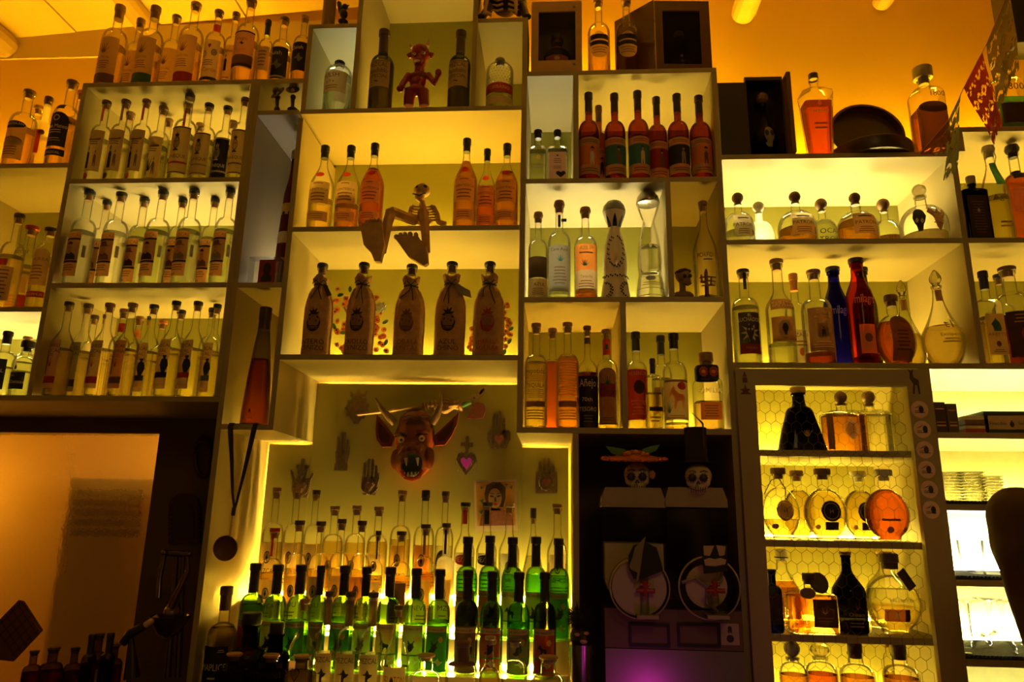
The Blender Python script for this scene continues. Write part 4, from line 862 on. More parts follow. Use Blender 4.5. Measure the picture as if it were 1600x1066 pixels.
row([(836.6, 506.3, 36, 'clear bottle covered in small print', dict(lev=.62, liq='p', items=[R_(-.9, .95, .19, .245, 'brn'), own(('T', 'repotido', 0, .50, .05, 'ink')), own(('T', 'TEQUILA', 0, .37, .04, 'ink')), own(('L', -.9, .9, .27, .36, 5, 'brn')), own(('L', -.9, .9, .42, .49, 4, 'brn')), own(('L', -.9, .9, .07, .17, 4, 'ink'))])),
     (863, 514, 32, 'orange bottle between two neighbours', dict(lev=.66, liq='o', Y=.09)), (887, 505, 36, 'orange-gold bottle covered in fine print', dict(lev=.66, liq='a', items=[R_(-.85, .9, .19, .245, 'brn'), own(('L', -.9, .9, .29, .62, 14, 'org')), own(('L', -.9, .9, .07, .17, 4, 'brn'))])),
     (918.8, 510.4, 33, 'dark bottle with white script', dict(lev=.54, liq='d', ty='slope', cap=C_('brn'), items=[R_(-1.4, 1.4, .01, .50, 'blk'), ('T', 'A\u00f1ejo', 0, .40, .075, 'cream'), ('T', '70th', -.1, .26, .04, 'cream'), ('T', 'TESORO', 0, .17, .04, 'cream'), ('L', -.5, .5, .06, .14, 3, 'gry'), own(('S', 'agave', 0, .50, 1.0, .12, 'brn')), own(R_(-.6, .6, .82, .88, 'dkb'))])),
     (949.8, 513, 36, 'bottle with ornate red agave label', dict(lev=.08, liq='p', cap=C_('wood'), items=[('A', -.85, .85, .06, .60, 'blk'), ('A', -.79, .79, .07, .59, 'ora'), R_(-.7, .7, .32, .45, 'red'), ('S', 'agave', 0, .43, .9, .13, 'grn'), ('T', 'El Tesoro', 0, .345, .06, 'ink'), ('S', 'pot', 0, .15, .9, .15, 'org'), ('L', -.6, .6, .09, .13, 2, 'brn'), own(R_(-.5, .5, .74, .9, 'red')), ('E', 0, .82, .14, .03, 'teal')]))],
    zH11, YF, 'in right block lower left cell', 'bottles in the right block lower left cell', ty='long', hb=.58, hn=.70, cap=C_('cork'), items=())
bottle(997, 519.5, 34, zH11, .08, 'mez', 'clr', 'p', .5, S_('blk', .2), [R_(-1.1, 1.1, .1, .60, 'red'), ('E', .1, .42, .5, .07, 'dkb'), ('T', 'HERENCIA', 0, .54, .04, 'ora'), ('L', -.7, .7, .14, .3, 5, 'ora')], 'clear bottle with dark red label and black cap at cell edge', 'bottles in the right block lower right cell')
bottle(1022.5, 561, 26, zH11, .035, 'rect', 'clr', 'p', .5, S_('dkb', .22), [R_(-.6, .9, .24, .30, 'blk'), own(('L', -.7, .7, .08, .18, 2, 'brn'))], 'small square bottle with thin neck and slanted black strip', 'bottles in the right block lower right cell', dr=1.0, n=6, hb=.70, hn=.76, rn=.3)
bottle(1037, 525, 32, zH11, .14, 'mez', 'clr', 'c', .55, S_('blk', .2), [R_(-1, 1, .2, .45, 'brn')], 'clear bottle with black cap hidden behind horse-label bottle', 'bottles in the right block lower right cell')
bottle(1057.6, 521.6, 38, zH11, YF, 'mez', 'clr', 'p', .07, S_('blk', .17), [R_(-1.15, 1.15, .09, .50, 'tan'), ('S', 'pony', 0, .19, 1.4, .26, 'org'), ('S', 'agave', -.7, .16, .7, .14, 'grn'), ('E', .4, .43, .4, .04, 'red'), ('L', -.9, .8, .10, .14, 2, 'brn'), R_(-1.1, 1.1, .47, .495, 'brn')], 'clear bottle with rearing orange horse on its label', 'bottles in the right block lower right cell')
def embroid(r, R, H, prof):
    b = MB().rings([[(*sect(R*f, R, .85, 3, j, 24), H*zz) for j in range(24)] for f, zz in ((.78, .64), (.84, .66), (.84, .80), (.78, .825))], False, False).build('embroidered_band', mat('black_felt', (.02, .015, .012), .9, bump=.4, scale=200), r, smooth=True, world=False)
    mb = MB(); mb2 = MB()
    for x in (-.38, .34):
        for j in range(10):
            a = 2*math.pi*j/10; mb.ball((x*R+.009*math.cos(a), -R*.80, H*.73+.011*math.sin(a)), (.004, .002, .004), 6, 4)
        mb2.ball((x*R, -R*.81, H*.73), (.006, .002, .006), 8, 5)
    mb.build('stitched_flower', pal('red'), b, world=False); mb2.build('flower_centre', pal('org'), b, world=False)
bottle(1108.5, 552.4, 43, zH11, YF, 'rect', 'clr', 'p', .36, ('big', 'wood', .52), [R_(-.7, .8, .12, .34, 'org'), ('L', -.5, .6, .15, .31, 5, 'brn'), own(('T', 'FAMILIA', 0, .46, .06, 'cream'))], 'square bottle with embroidered flower band and wooden stopper', 'bottles in the right block lower right cell', dr=.85, n=5, hb=.58, hn=.68, rn=.4, extra=embroid)

# ------------------------------------------------------------------ right unit
bottle(1283, 116.3, 48, zH12, .05, 'trap', 'clr', 'o', .64, S_('dkb', .06), [('E', 0, .60, .14, .025, 'ora'), ('L', -.4, .4, .3, .4, 2, 'brn'), ('T', 'PATRON', 0, .50, .03, 'cream')], 'tapered cut-glass bottle of orange tequila standing on shelf top', None, name='decanter', dr=.7, n=7)
bottle(1469, 107, 48, zH12, .05, 'rect', 'clr', 'a', .5, ('big', 'gry', .60), [R_(-.95, .95, .06, .50, 'brn'), ('E', 0, .5, .9, .06, 'dkb'), own(('T', '1800', .3, .62, .055, 'ink'))], 'faceted bottle with wide grey stopper behind paper banners', None, dr=.8, n=4, hb=.66, hn=.76, rn=.36)
bottle(1583, 135, 46, zR1, .06, 'rect', 'clr', 'a', .3, ('big', 'gry', .60), [R_(-.95, .95, .05, .44, 'grn'), R_(-.85, .85, .10, .36, 'dkb'), ('T', '1800', 0, .53, .09, 'ink')], 'faceted bottle with green label at top right shelf', None, dr=.8, n=4, H=.26, hb=.64, hn=.76, rn=.36)
def patron_l(txt='PATRON'): return [R_(-.55, .65, .10, .50, 'cream'), ('T', txt, .05, .28, .065, 'ink'), ('L', -.4, .5, .13, .24, 3, 'brn'), ('L', -.3, .4, .40, .46, 1, 'ink')]
row([(1157, 302, 47, 'squat clear bottle with cork ball stopper', dict(items=patron_l(), liq='c', lev=.25)), (1248, 300, 58, 'squat bottle, half full of amber', dict(items=patron_l(), liq='a', lev=.28)), (1343, 302, 60, 'squat golden bottle with square label', dict(items=patron_l(), liq='a', lev=.42)),
     (1447, 289, 68, 'large squat bottle with bee-like figures', dict(items=[('S', 'bee', .2, .10, .95, .42, 'brn'), ('L', -.1, .5, .2, .4, 3, 'gold'), own(('S', 'skull', -.6, .12, .6, .38, 'blk')), ('E', -.7, .3, .07, .04, 'cream'), ('E', -.5, .28, .07, .04, 'cream'), own(('S', 'bee', .95, .12, .5, .36, 'blk'))], liq='p', lev=.15, cap=('ball', 'glass')))],
    zH13, .06, 'on bright right shelf', 'squat bottles on the bright right shelf', ty='patron', cap=('ball', 'dcork'), hb=.28, hn=.62, rn=.24)
row([(1190, 316, 44, 'white frosted squat bottle', dict(frost=.6, cap=('ball', 'wht'), lev=0)), (1290, 311, 46, 'squat bottle marked with dark capitals', dict(items=[('T', 'OCA', 0, .30, .09, 'ink'), ('T', 'TRON', .1, .16, .09, 'ink')])), (1389, 311, 48, 'squat golden bottle marked with capitals', dict(items=[('T', 'TRON', .1, .2, .09, 'ink')], liq='a', lev=.3))],
    zH13, .14, 'in bright right shelf back row', 'squat bottles on the bright right shelf', ty='patron', cap=('ball', 'dcork'), hb=.28, hn=.62, rn=.24)
row([(1170, 422.5, 42, 'clear bottle, wrestler label with red foot', dict(items=[R_(-.8, .85, .10, .52, 'ink'), R_(-.75, .8, .10, .20, 'red'), ('T', 'EL', .02, .475, .028, 'cream'), ('T', 'LUCHADOR', .02, .425, .042, 'cream'), ('S', 'star', .02, .205, 1.4, .21, 'cream'), ('S', 'skull', .02, .23, .6, .16, 'ink'), ('E', -.08, .345, .07, .014, 'cream'), ('E', .14, .345, .07, .014, 'cream'), ('T', 'TEQUILA', .05, .15, .02, 'ora'), neck_tag('blk', .78, .98)], liq='c', lev=.60, cap=C_('dkb'))),
     (1225, 407, 43, 'clear bottle, two patterned bands', dict(items=[R_(-.95, .95, .50, .60, 'brn'), ('T', 'TAPATIO', 0, .525, .05, 'cream'), own(R_(-.95, .95, .20, .43, 'brn')), ('E', 0, .32, .5, .08, 'tan'), ('S', 'skull', 0, .26, .5, .11, 'dkb'), R_(-.95, .95, .20, .215, 'yel')], liq='c', lev=.20, cap=C_('wood'), ty='wine', hb=.52, hn=.72)),
     (1283.5, 423.4, 46, 'stout bottle, brown label over dark liquid', dict(items=[R_(-.95, 1.0, .13, .57, 'brn'), ('T', 'Siete', 0, .51, .04, 'ora'), ('E', 0, .33, .4, .08, 'wood'), ('S', 'man', 0, .27, .4, .11, 'dkb'), ('L', -.7, .7, .16, .23, 3, 'ora'), ('L', -.6, .6, .43, .49, 2, 'ora')], liq='d', lev=.13, cap=C_('wood'))),
     (1354, 405.4, 40, 'tall orange-red glass bottle with script', dict(items=[('T', 'milagro', .1, .56, .08, 'ora'), own(R_(-.6, .6, .10, .36, 'ora')), ('E', 0, .24, .3, .04, 'brn')], gl='red', liq='a', lev=.08, cap=C_('dkb'), ty='slope', hb=.62, hn=.86, rn=.45)),
     (1404, 462.4, 62, 'round flask with horseshoe label', dict(items=[('A', -.38, .68, .08, .70, 'brn'), ('L', -.2, .5, .2, .5, 6, 'dkb')], liq='o', lev=.62, cap=('big', 'brn', .33), ty='disc', dr=.6)),
     (1482, 422.5, 62, 'bulbous decanter with handwritten mark, cut stopper', dict(items=[('T', 't1', 0, .36, .09, 'ink'), ('T', 'Excepcional', .05, .275, .035, 'ink'), ('L', -.5, .5, .2, .26, 2, 'brn'), own(R_(-.2, .2, .66, .78, 'brn'))], liq='p', lev=.40, cap=('finial', 'glass'), ty='bulb'))],
    zH14, .06, 'on shelf above wire door', 'bottles on the shelf above the wire door')
bottle(1251, 428.5, 33, zH14, .14, 'mez', 'clr', 'c', .4, S_('ora', .18), [R_(-1, 1, .08, .40, 'cream'), ('T', 'AZADA', 0, .33, .04, 'brn'), ('E', 0, .18, .25, .04, 'org'), ('L', -.6, .6, .23, .3, 2, 'brn')], 'orange-capped bottle with white label behind patterned-band bottle', 'bottles on the shelf above the wire door')
bottle(1316, 418.6, 38, zH14, .11, 'slope', 'blu', 'c', .0, C_('navy'), [('T', 'milagro', .1, .52, .08, 'cream')], 'cobalt blue bottle with script between amber neighbours', 'bottles on the shelf above the wire door', hb=.60, hn=.86, rn=.45)
bottle(1362, 419.5, 36, zH14, .14, 'slope', 'olv', 'p', .5, C_('blk'), (), 'dark bottle half hidden behind orange-red bottle', 'bottles on the shelf above the wire door', hb=.60, hn=.86, rn=.45)
bottle(1424, 438.4, 50, zH14, .16, 'bulb', 'clr', 'p', .4, ('finial', 'glass'), [R_(-.25, .25, .66, .78, 'brn')], 'decanter with cut stopper behind horseshoe-label flask', 'bottles on the shelf above the wire door')
# far right
bottle(1531, 277, 38, zH13, .04, 'rect', 'blk', None, 0, ('big', 'gry', .36), [R_(-.78, .78, .05, .68, 'dkb'), ('L', -.5, .5, .1, .6, 12, 'brn'), ('E', 0, .45, .12, .03, 'gold')], 'flat black rectangular bottle beside swing-top bottle', 'bottles on the far right shelf', dr=.5, n=8, hb=.76, hn=.80, rn=.3)
def swing(r, R, H, prof):
    m = mat('spring_wire', (.5, .4, .2), .3, .9); z0 = H*.86; mb = MB()
    for sg in (-1, 1): mb.tube([(sg*R*.36, 0, H*.80), (sg*R*.5, -.004, H*.88), (sg*R*.3, -.002, H*.97), (0, 0, H*1.0)], .0012, 6)
    mb.build('wire_bail', m, r, smooth=True, world=False)
bottle(1567, 228, 38, zH13, .05, 'cone', 'clr', 'p', .46, ('round', 'slv'), [('T', 'Agua', 0, .40, .06, 'ink'), ('L', -.6, .6, .12, .2, 2, 'brn'), own(R_(-.3, .45, .55, .8, 'grn'))], 'clear swing-top bottle with green neck label', 'bottles on the far right shelf', extra=swing, hb=.5)
bottle(1606, 226, 40, zH13, .05, 'mez', 'clr', 'o', .72, ('round', 'blk'), [R_(-1, 1, .3, .52, 'pnk'), own(R_(-.7, .1, .62, .72, 'blk'))], 'pinkish amber bottle with black knob at picture edge', 'bottles on the far right shelf')
bottle(1556.6, 424.6, 34, zH14, YF, 'rect', 'clr', 'p', .5, S_('blk', .2), [R_(-.8, .8, .10, .52, 'tan'), ('S', 'horse', 0, .34, .85, .14, 'grn'), ('T', 'ARETTE', 0, .29, .035, 'brn'), ('E', 0, .21, .22, .03, 'brn'), ('L', -.5, .5, .12, .16, 2, 'brn')], 'square clear bottle with green horse-head label', 'bottles on the far right middle shelf', dr=.9, n=5, hb=.62, hn=.70, rn=.36)
bottle(1597, 418.6, 48, zH14, YF, 'squat', 'clr', 'd', .5, C_('brn'), [R_(-1, .9, .08, .52, 'dkb'), ('E', 0, .3, .3, .06, 'red'), ('L', -.6, .6, .4, .5, 3, 'ora')], 'stout dark-label bottle cut off by the picture edge', 'bottles on the far right middle shelf')
bottle(1583, 430, 34, zH14, .14, 'mez', 'clr', 'p', .5, C_('blk'), (), 'clear bottle half hidden behind the horse-head label bottle', 'bottles on the far right middle shelf')

# ------------------------------------------------------------------ wire cabinet
zz = zc_; YC = .085
bottle(1254, 606, 74, zz[0], YC, 'bell', 'blk', None, 0, ('cork', 'cork'), [('S', 'agave', .1, .22, .5, .2, 'gold')], 'black bell-shaped bottle with etched agave behind chicken wire', 'bottles on the top cabinet shelf', name='decanter', dr=.55, n=2.6)
bottle(1321.5, 612, 62, zz[0], YC, 'rect', 'clr', 'a', .60, ('ball', 'dcork'), [('E', .15, .36, .34, .14, 'paper'), ('E', .12, .36, .24, .11, 'yel'), R_(.08, .2, .2, .55, 'paper'), own(R_(-.98, -.72, .04, .60, 'brn'))], 'square amber decanter with white round emblem and knob stopper', 'square decanters on the top cabinet shelf', name='decanter', dr=.7, n=7, hb=.60, hn=.68, rn=.26)
bottle(1388, 605, 66, zz[0], YC, 'rect', 'clr', 'c', .62, ('ball', 'dcork'), [R_(-.98, -.74, .04, .60, 'brn')], 'square clear decanter with knob stopper behind chicken wire', 'square decanters on the top cabinet shelf', name='decanter', dr=.7, n=7, hb=.62, hn=.70, rn=.26)
def lab_h(t='H', black=True): return [('E', .1, .40, .46, .145, 'blk' if black else 'brn'), ('E', .1, .40, .36, .115, 'gold' if black else 'cream'), ('E', .1, .40, .33, .105, 'blk' if black else 'yel'), ('T', t, .1, .37, .055, 'gold' if black else 'ink'), own(R_(-.2, .4, .14, .25, 'blk') if black else ('E', -.4, .18, .14, .035, 'brn')), own(('E', -.5, .18, .12, .035, 'gold'))]
def cordtag(r, R, H, prof): MB().tube([(-R*.9, -R*.3, H*.62), (-R*.5, -R*.4, H*.82), (-R*.1, -R*.3, H*.86), (R*.2, -R*.45, H*.70), (R*.1, -R*.62, H*.55)], .0013, 6).build('cord', CORDM, r, smooth=True, world=False)
row([(1223, 732, 58, 'oval gold flask with tied round tag', dict(items=lab_h('H', False), lev=.28, liq='p', cap=('big', 'dcork', .40), extra=cordtag)), (1293.4, 733, 66, 'oval gold flask with black round label', dict(items=lab_h(), lev=.70, liq='p', cap=('big', 'dcork', .38))), (1390.5, 734.5, 68, 'oval flask of orange tequila', dict(items=[R_(-.45, .35, .28, .31, 'brn'), own(('E', -.1, .16, .16, .045, 'brn')), own(('E', .6, .16, .12, .035, 'brn'))], lev=.72, liq='o', cap=('big', 'slv', .40)))],
    zz[1], YC, 'on cabinet middle shelf', 'oval flasks on the cabinet middle shelf', ty='disc', dr=.55, name='flask')
row([(1252, 736, 50, 'oval gold flask with dark stopper', dict(cap=('big', 'dcork', .42))), (1350, 737, 56, 'oval flask with black round label', dict(items=lab_h(), cap=('big', 'slv', .42)))], zz[1], .20, 'in cabinet middle back row', 'oval flasks on the cabinet middle shelf', ty='disc', dr=.55, liq='p', lev=.7, name='flask')
bottle(1228, 858, 62, zz[2], .20, 'pyr', 'clr', 'a', .58, S_('wht', .16), [R_(-.3, .6, .1, .5, 'gold'), ('T', 'HF', .1, .28, .07, 'ink')], 'pointed amber bottle with striped neck in lower cabinet', 'bottles on the cabinet lower shelf', dr=.7, n=4, extra=lambda r, R, H, p: [ring_band(r, R, H, p, z, z+.012, pal('blk'), 'neck_stripe', .0025) for z in (.88, .91, .94)])
bottle(1211.6, 890, 27, zz[2], .05, 'squat', 'cob', None, 0, C_('blk'), [R_(-.8, .8, .14, .62, 'dkb')], 'small dark blue bottle at the left edge of cabinet', 'bottles on the cabinet lower shelf', hb=.64, hn=.74)
def medal(r, R, H, prof):
    MB().lathe([(.001, -.004), (.026, -.004), (.028, 0), (.026, .004), (.001, .004)], n=24, M=Matrix.Translation((R*.38, -R*.1, H*.84)) @ Matrix.Rotation(math.radians(70), 4, 'X') @ Matrix.Rotation(.3, 4, 'Y')).build('disc_stopper', pal('dkb'), r, smooth=True, world=False)
    MB().lathe([(.001, -.0012), (.020, -.0012), (.020, .0012), (.001, .0012)], n=22, M=Matrix.Translation((-R*.32, -R*.72, H*.68)) @ Matrix.Rotation(math.radians(80), 4, 'X') @ Matrix.Scale(.7, 4, (0, 1, 0))).build('hanging_tag', pal('brn'), r, smooth=True, world=False)
    MB().tube([(-R*.2, -R*.6, H*.72), (0, -R*.35, H*.80), (R*.1, -R*.2, H*.84)], .0012, 6).build('cord', CORDM, r, smooth=True, world=False)
bottle(1270.4, 896, 72, zz[2], .06, 'rect', 'clr', 'a', .62, ('big', 'dkb', .28), [R_(-.12, .88, .12, .58, 'dkb'), ('S', 'agave', .35, .34, .4, .14, 'gold'), ('L', 0, .7, .2, .3, 2, 'brn')], 'square amber decanter with dark square label and disc stopper', 'bottles on the cabinet lower shelf', dr=.65, n=6, hb=.62, hn=.70, rn=.24, extra=medal, name='decanter')
bottle(1331.6, 862.7, 50, zz[2], .08, 'slope', 'blk', None, 0, C_('cork'), [('T', 'Chinaco', .05, .22, .045, 'gold'), ('L', -.5, .5, .08, .2, 3, 'gry'), own(('S', 'agave', .1, .3, .4, .12, 'brn'))], 'matt black sloping bottle with gold script behind chicken wire', 'bottles on the cabinet lower shelf', hb=.48, hn=.80, rn=.28)
def redtag(r, R, H, prof): MB().box((-.012, -.001, -.03), (.012, .001, .03), Matrix.Translation((R*.3, -R*.55, H*.68)) @ Matrix.Rotation(math.radians(-38), 4, 'Y') @ Matrix.Rotation(.3, 4, 'X')).build('hang_tag', pal('dkb'), r, world=False)
bottle(1400.8, 865, 88, zz[2], .05, 'disc', 'clr', 'c', .55, S_('dkb', .20), [R_(-.5, .35, .16, .31, 'org'), R_(.18, .35, .16, .31, 'dkb'), ('S', 'man', -.1, .19, .2, .1, 'cream'), own(('T', 'Herencia', .1, .40, .06, 'cream'))], 'large round clear flask with orange label and hanging tag', 'bottles on the cabinet lower shelf', dr=.5, extra=redtag, name='flask')
bottle(1416, 862.7, 60, zz[2], .20, 'slope', 'clr', 'p', .3, C_('tan'), (), 'clear sloping bottle hidden behind large round flask', 'bottles on the cabinet lower shelf')
row([(1246, 1023, 44, 'bottle with crown-topped stopper', dict(cap=('ball', 'gry'), H=.21)), (1290, 1014, 50, 'dark amber bottle with cut stopper', dict(cap=('finial', 'glass'), liq='o', H=.215)), (1347, 1010.5, 52, 'round gold bottle with dark cap', dict(cap=('big', 'dkb', .42), H=.225)), (1417, 1012.7, 54, 'round gold bottle with flat dark cap', dict(cap=('big', 'dkb', .42), H=.22))],
    zz[3], .07, 'on cabinet bottom shelf', 'bottles on the cabinet bottom shelf', ty='squat', liq='a', lev=.6)
bottle(1404, 1007, 50, zz[3], .17, 'squat', 'clr', 'p', .5, ('big', 'brn', .4), (), 'bottle at the back of the cabinet bottom shelf', 'bottles on the cabinet bottom shelf', H=.235)

# ------------------------------------------------------------------ niche rows
def lab_print(txt, col='ink', base=None, emb=True):
    L = [R_(-.8, .8, .12, .5, base or 'cream')]
    if emb: L += [('E', 0, .37, .3, .055, col), ('E', 0, .37, .25, .045, base or 'cream'), ('S', 'pot', 0, .34, .2, .06, col)]
    return L+[('T', txt, 0, .23, .045, col), ('L', -.5, .5, .14, .2, 2, 'brn')]
BR = [(417, 762.5, 'cork-topped bottle, crest label', 'MEZCAL', C_('cork'), 'long'), (450, 763.3, 'cork-topped bottle, crest label', 'MEZCAL', C_('cork'), 'long'), (481, 766.3, 'black-topped bottle, ringed label', 'MEZCAL', C_('dkb'), 'long'), (513, 791.5, 'low bottle, yellow label', 'MAZ', C_('cork'), 'mez'), (548.5, 790.6, 'low bottle with hanging charm', 'MAZ', C_('cork'), 'mez'), (583.8, 792.4, 'low bottle with green neck leaf', 'MAZ', C_('cork'), 'mez'),
      (620, 767, 'cork-topped tall bottle, yellow label', 'Bruxo', C_('cork'), 'long'), (657.8, 766.3, 'tall bottle with black foil top', 'TRES', S_('blk', .10), 'long'), (690, 768.4, 'tall black-topped bottle, black oval', 'ORO', C_('dkb'), 'long'), (722.8, 785.6, 'black-topped bottle, red arch label', 'MEZCAL', C_('blk'), 'wine'), (758, 785.6, 'black-topped bottle, dark patterned neck', 'MEZCAL', C_('blk'), 'wine'), (793.7, 787, 'open-necked bottle, tin label', 'San', C_('tan'), 'wine'),
      (832, 794.5, 'conical clear bottle, dark top', '', C_('dkb'), 'pyr'), (870.8, 788, 'long-necked clear bottle, white label', 'CORTE', C_('cork'), 'wine')]
bots = []
for i, (px, py, ds, tx, cp, ty) in enumerate(BR):
    it = lab_print(tx, 'ink', ('cream', 'cream', 'cream', 'yel', 'yel', 'cream', 'yel', 'ora', 'wht', 'wht', 'wht', 'slv', 'cream', 'cream')[i]) if tx else ()
    if i == 8: it = [('E', 0, .35, .8, .12, 'blk'), ('E', 0, .35, .6, .09, 'cream'), ('T', 'ORO', 0, .33, .05, 'ink')]
    if i in (9, 10): it = [R_(-.95, .95, .1, .5, 'wht'), ('E', 0, .43, .9, .05, 'red' if i == 9 else 'blk'), ('T', 'MEZCAL', 0, .41, .05, 'wht'), ('L', -.6, .6, .15, .33, 5, 'brn'), own(R_(-.25, .25, .78, .92, 'red' if i == 9 else 'blk'))]
    bots.append((px, py, 33, ds, dict(items=it, cap=cp, ty=ty, lev=(.5, .5, .5, .62, .6, .62, .55, .5, .5, .45, .4, .4, .5, .4)[i], liq='c' if i > 7 else 'p')))
row(bots, 1.2508, .287, 'in niche back row', 'bottles in the niche back row', fixY=True)
SR = [(415, 825.6, 'bottle with red and black seal, bald-head label', 'YEYECA', 'ink', C_('red')), (454, 813.8, 'clear black-capped bottle', 'YUU', 'ink', C_('dkb')), (488.6, 815, 'clear black-capped bottle', 'YUU', 'ink', C_('dkb')), (521.8, 811.4, 'clear black-capped bottle, grey label', '5SENTIDOS', 'ink', C_('dkb')), (555, 814.3, 'clear black-capped bottle, orange label', 'MEXICO', 'brn', C_('dkb')),
      (582, 830, 'black-sealed bottle, pale flower label', 'LA FLOR', 'ink', C_('dkb')), (619.6, 830.7, 'bottle with dark ornate label', 'METAL', 'ink', C_('dkb')), (657.8, 819.7, 'bottle with brown neck strip, scroll label', 'NEVER', 'ink', C_('dkb')), (691.3, 818, 'white frosted bottle, black shield label', 'MZ', 'ink', C_('dkb'))]
bots = []
for i, (px, py, ds, tx, cl, cp) in enumerate(SR):
    it = lab_print(tx, cl, ('cream', 'yel', 'gry', 'tan', 'ora', 'paper', 'dkb', 'yel', 'tan')[i])
    if i in (0, 7, 8, 5): it = it+[neck_tag(('red', '', '', '', '', 'blk', '', 'brn', 'blk')[i], .72, .94)]
    bots.append((px, py, 35, ds, dict(items=it, cap=cp, lev=.56, liq='p', frost=.35 if i == 8 else 0)))
row(bots, 1.1688, .211, 'in niche second row', 'bottles in the niche second row', fixY=True)
bottle(452.4, 845, 32, 1.0838, .153, 'squat', 'clr', 'p', .7, C_('blk'), (), 'clear bottle with square black lid between green bottles', None, H=.30, hb=.6) if False else None
cols = ['red', 'ora', 'tan', 'grn', 'brn']
row([(726.6, 839, 34, 'green bottle, black dog label', dict(items=lab_green('brn', 1))), (762.5, 837.5, 34, 'green bottle, red label', dict(items=lab_green('red', 2))), (798.7, 839.9, 34, 'green bottle, tan barn label', dict(items=lab_green('ora', 3))), (836.4, 839, 34, 'green bottle, pale label with strip seal', dict(items=lab_green('tan', 4)+[neck_tag('gry', .75, .95)])), (872.8, 841.3, 34, 'green bottle, red-roofed village label', dict(items=lab_green('grn', 5)))],
    1.1688, .211, 'in upper green row', 'green bottles in the upper row', fixY=True, gl='grn', liq='g', lev=.62, ty='bord', cap=S_('blk', .30))
GR = [(384, 880.5), (420.7, 882.6), (458, 882.6), (489.8, 884.3), (528.6, 884.3), (563.6, 886.4), (602, 886.4), (643.9, 888.8), (681.6, 890), (726.6, 890.9), (766, 893), (809, 894.4), (850.6, 894.7)]
GD = ['green bottle, nearly clear shoulder', 'green bottle, red mountain label', 'green bottle with large glass highlight', 'green bottle, plain dark label', 'green bottle, dark label', 'green bottle, bird label', 'green bottle with paper neck seal', 'green bottle, village scene label', 'green bottle, dark portrait label', 'dark green bottle, brown hill label', 'dark green bottle, red figure label', 'green bottle, dark barn label', 'olive bottle, white house label']
bots = []
for i, (px, py) in enumerate(GR):
    bots.append((px, py, 36, GD[i], dict(items=lab_green(('red', 'ora', 'grn', 'brn', 'grn', 'tan', 'ora', 'tan', 'grn', 'brn', 'red', 'brn', 'red')[i], i+6)+([neck_tag('gry', .75, .95)] if i == 6 else []), lev=(.60, .45, .46, .45, .5, .45, .42, .46, .5, .3, .4, .5, .3)[i], gl='grn' if i not in (9, 12) else 'olv')))
row(bots, 1.0838, .139, 'in lower green row', 'green bottles in the lower row', fixY=True, liq='g', ty='bord', cap=S_('blk', .29))
# front of the counter
def lab_sol(): return [R_(-.85, .95, .08, .50, 'tan'), ('T', 'MEZCAL', 0, .43, .045, 'ink'), ('S', 'man', 0, .22, .35, .17, 'ink'), ('S', 'bird', 0, .30, 1.0, .08, 'ink'), ('T', 'SOLEDAD', 0, .13, .045, 'ink'), own(R_(-.5, .5, .72, .93, 'brn'))]
ZF = .9908
bottle(333, 916.7, 46, ZF, .06, 'mez', 'clr', 'p', .66, S_('dkb', .2), [R_(-1, .9, .08, .52, 'blk'), ('T', 'MAPLICE', 0, .33, .055, 'cream'), ('L', -.3, .3, .25, .29, 1, 'cream'), ('L', .2, .7, .47, .5, 2, 'cream')], 'pale gold bottle with black label at the niche corner', 'front bottles on the counter', hb=.54)
bottle(378.6, 957.6, 60, ZF, .02, 'squat', 'olv', 'p', .5, ('big', 'blk', .52), (), 'stout dark green bottle with wide black lid', 'front bottles on the counter', hb=.52, hn=.66)
bottle(420, 973, 46, ZF, -.02, 'squat', 'blk', None, 0, ('big', 'blk', .48), [R_(-.95, .95, .1, .60, 'blk'), ('T', 'hermanos', 0, .45, .08, 'gry'), ('T', 'NN', 0, .25, .17, 'gry')], 'black bottle with scrawled pale lettering', 'front bottles on the counter', hb=.62, hn=.70, rn=.5)
bottle(462, 936.8, 42, ZF, .03, 'slope', 'clr', 'c', .4, C_('wood'), [R_(-1, 1, .06, .48, 'pnk'), ('S', 'heart', 0, .30, .7, .12, 'ink'), ('S', 'heart', 0, .315, .6, .09, 'pnk'), ('T', 'AMIGOS', 0, .18, .05, 'ink')], 'clear bottle with pinkish house-drawing label', 'front bottles on the counter')
row([(501, 924.4, 42, 'clear bottle with pale winged-figure label', dict(items=lab_sol())), (536, 925.6, 40, 'clear bottle with pale winged-figure label', dict(items=lab_sol())), (573, 926.5, 40, 'clear bottle with pale winged-figure label', dict(items=lab_sol()))], ZF, .05, 'of three on counter', 'winged-figure bottles on the counter', fixY=True, lev=.5, cap=C_('dkb'), ty='mez')
bottle(614.8, 946.6, 40, ZF, .045, 'slope', 'clr', 'c', .45, C_('dkb'), [R_(-1, 1, .05, .46, 'tan'), ('T', 'PELOTON', 0, .30, .085, 'red'), ('T', 'DE LA', 0, .23, .04, 'red'), ('T', 'MUERTE', 0, .12, .075, 'red'), ('E', -.1, .34, .14, .03, 'ink')], 'clear bottle with red lettering on tan label', 'front bottles on the counter')
row([(661.7, 1022.8, 52, 'round clear bottle with cork', dict(cap=C_('cork'))), (719, 1002, 52, 'round gold bottle with wooden top', dict(liq='p', cap=S_('dcork', .3))), (763, 994.7, 34, 'small glowing gold bottle with cork', dict(liq='p', ty='wine', lev=.62)), (802, 998.5, 48, 'round clear bottle with dark top', dict(cap=C_('dkb'))), (856.5, 1025.8, 56, 'squat clear bottle with cork', dict(cap=C_('cork')))],
    ZF, .035, 'in bright counter front', 'small bottles at the counter front', fixY=True, ty='squat', liq='c', lev=.4)
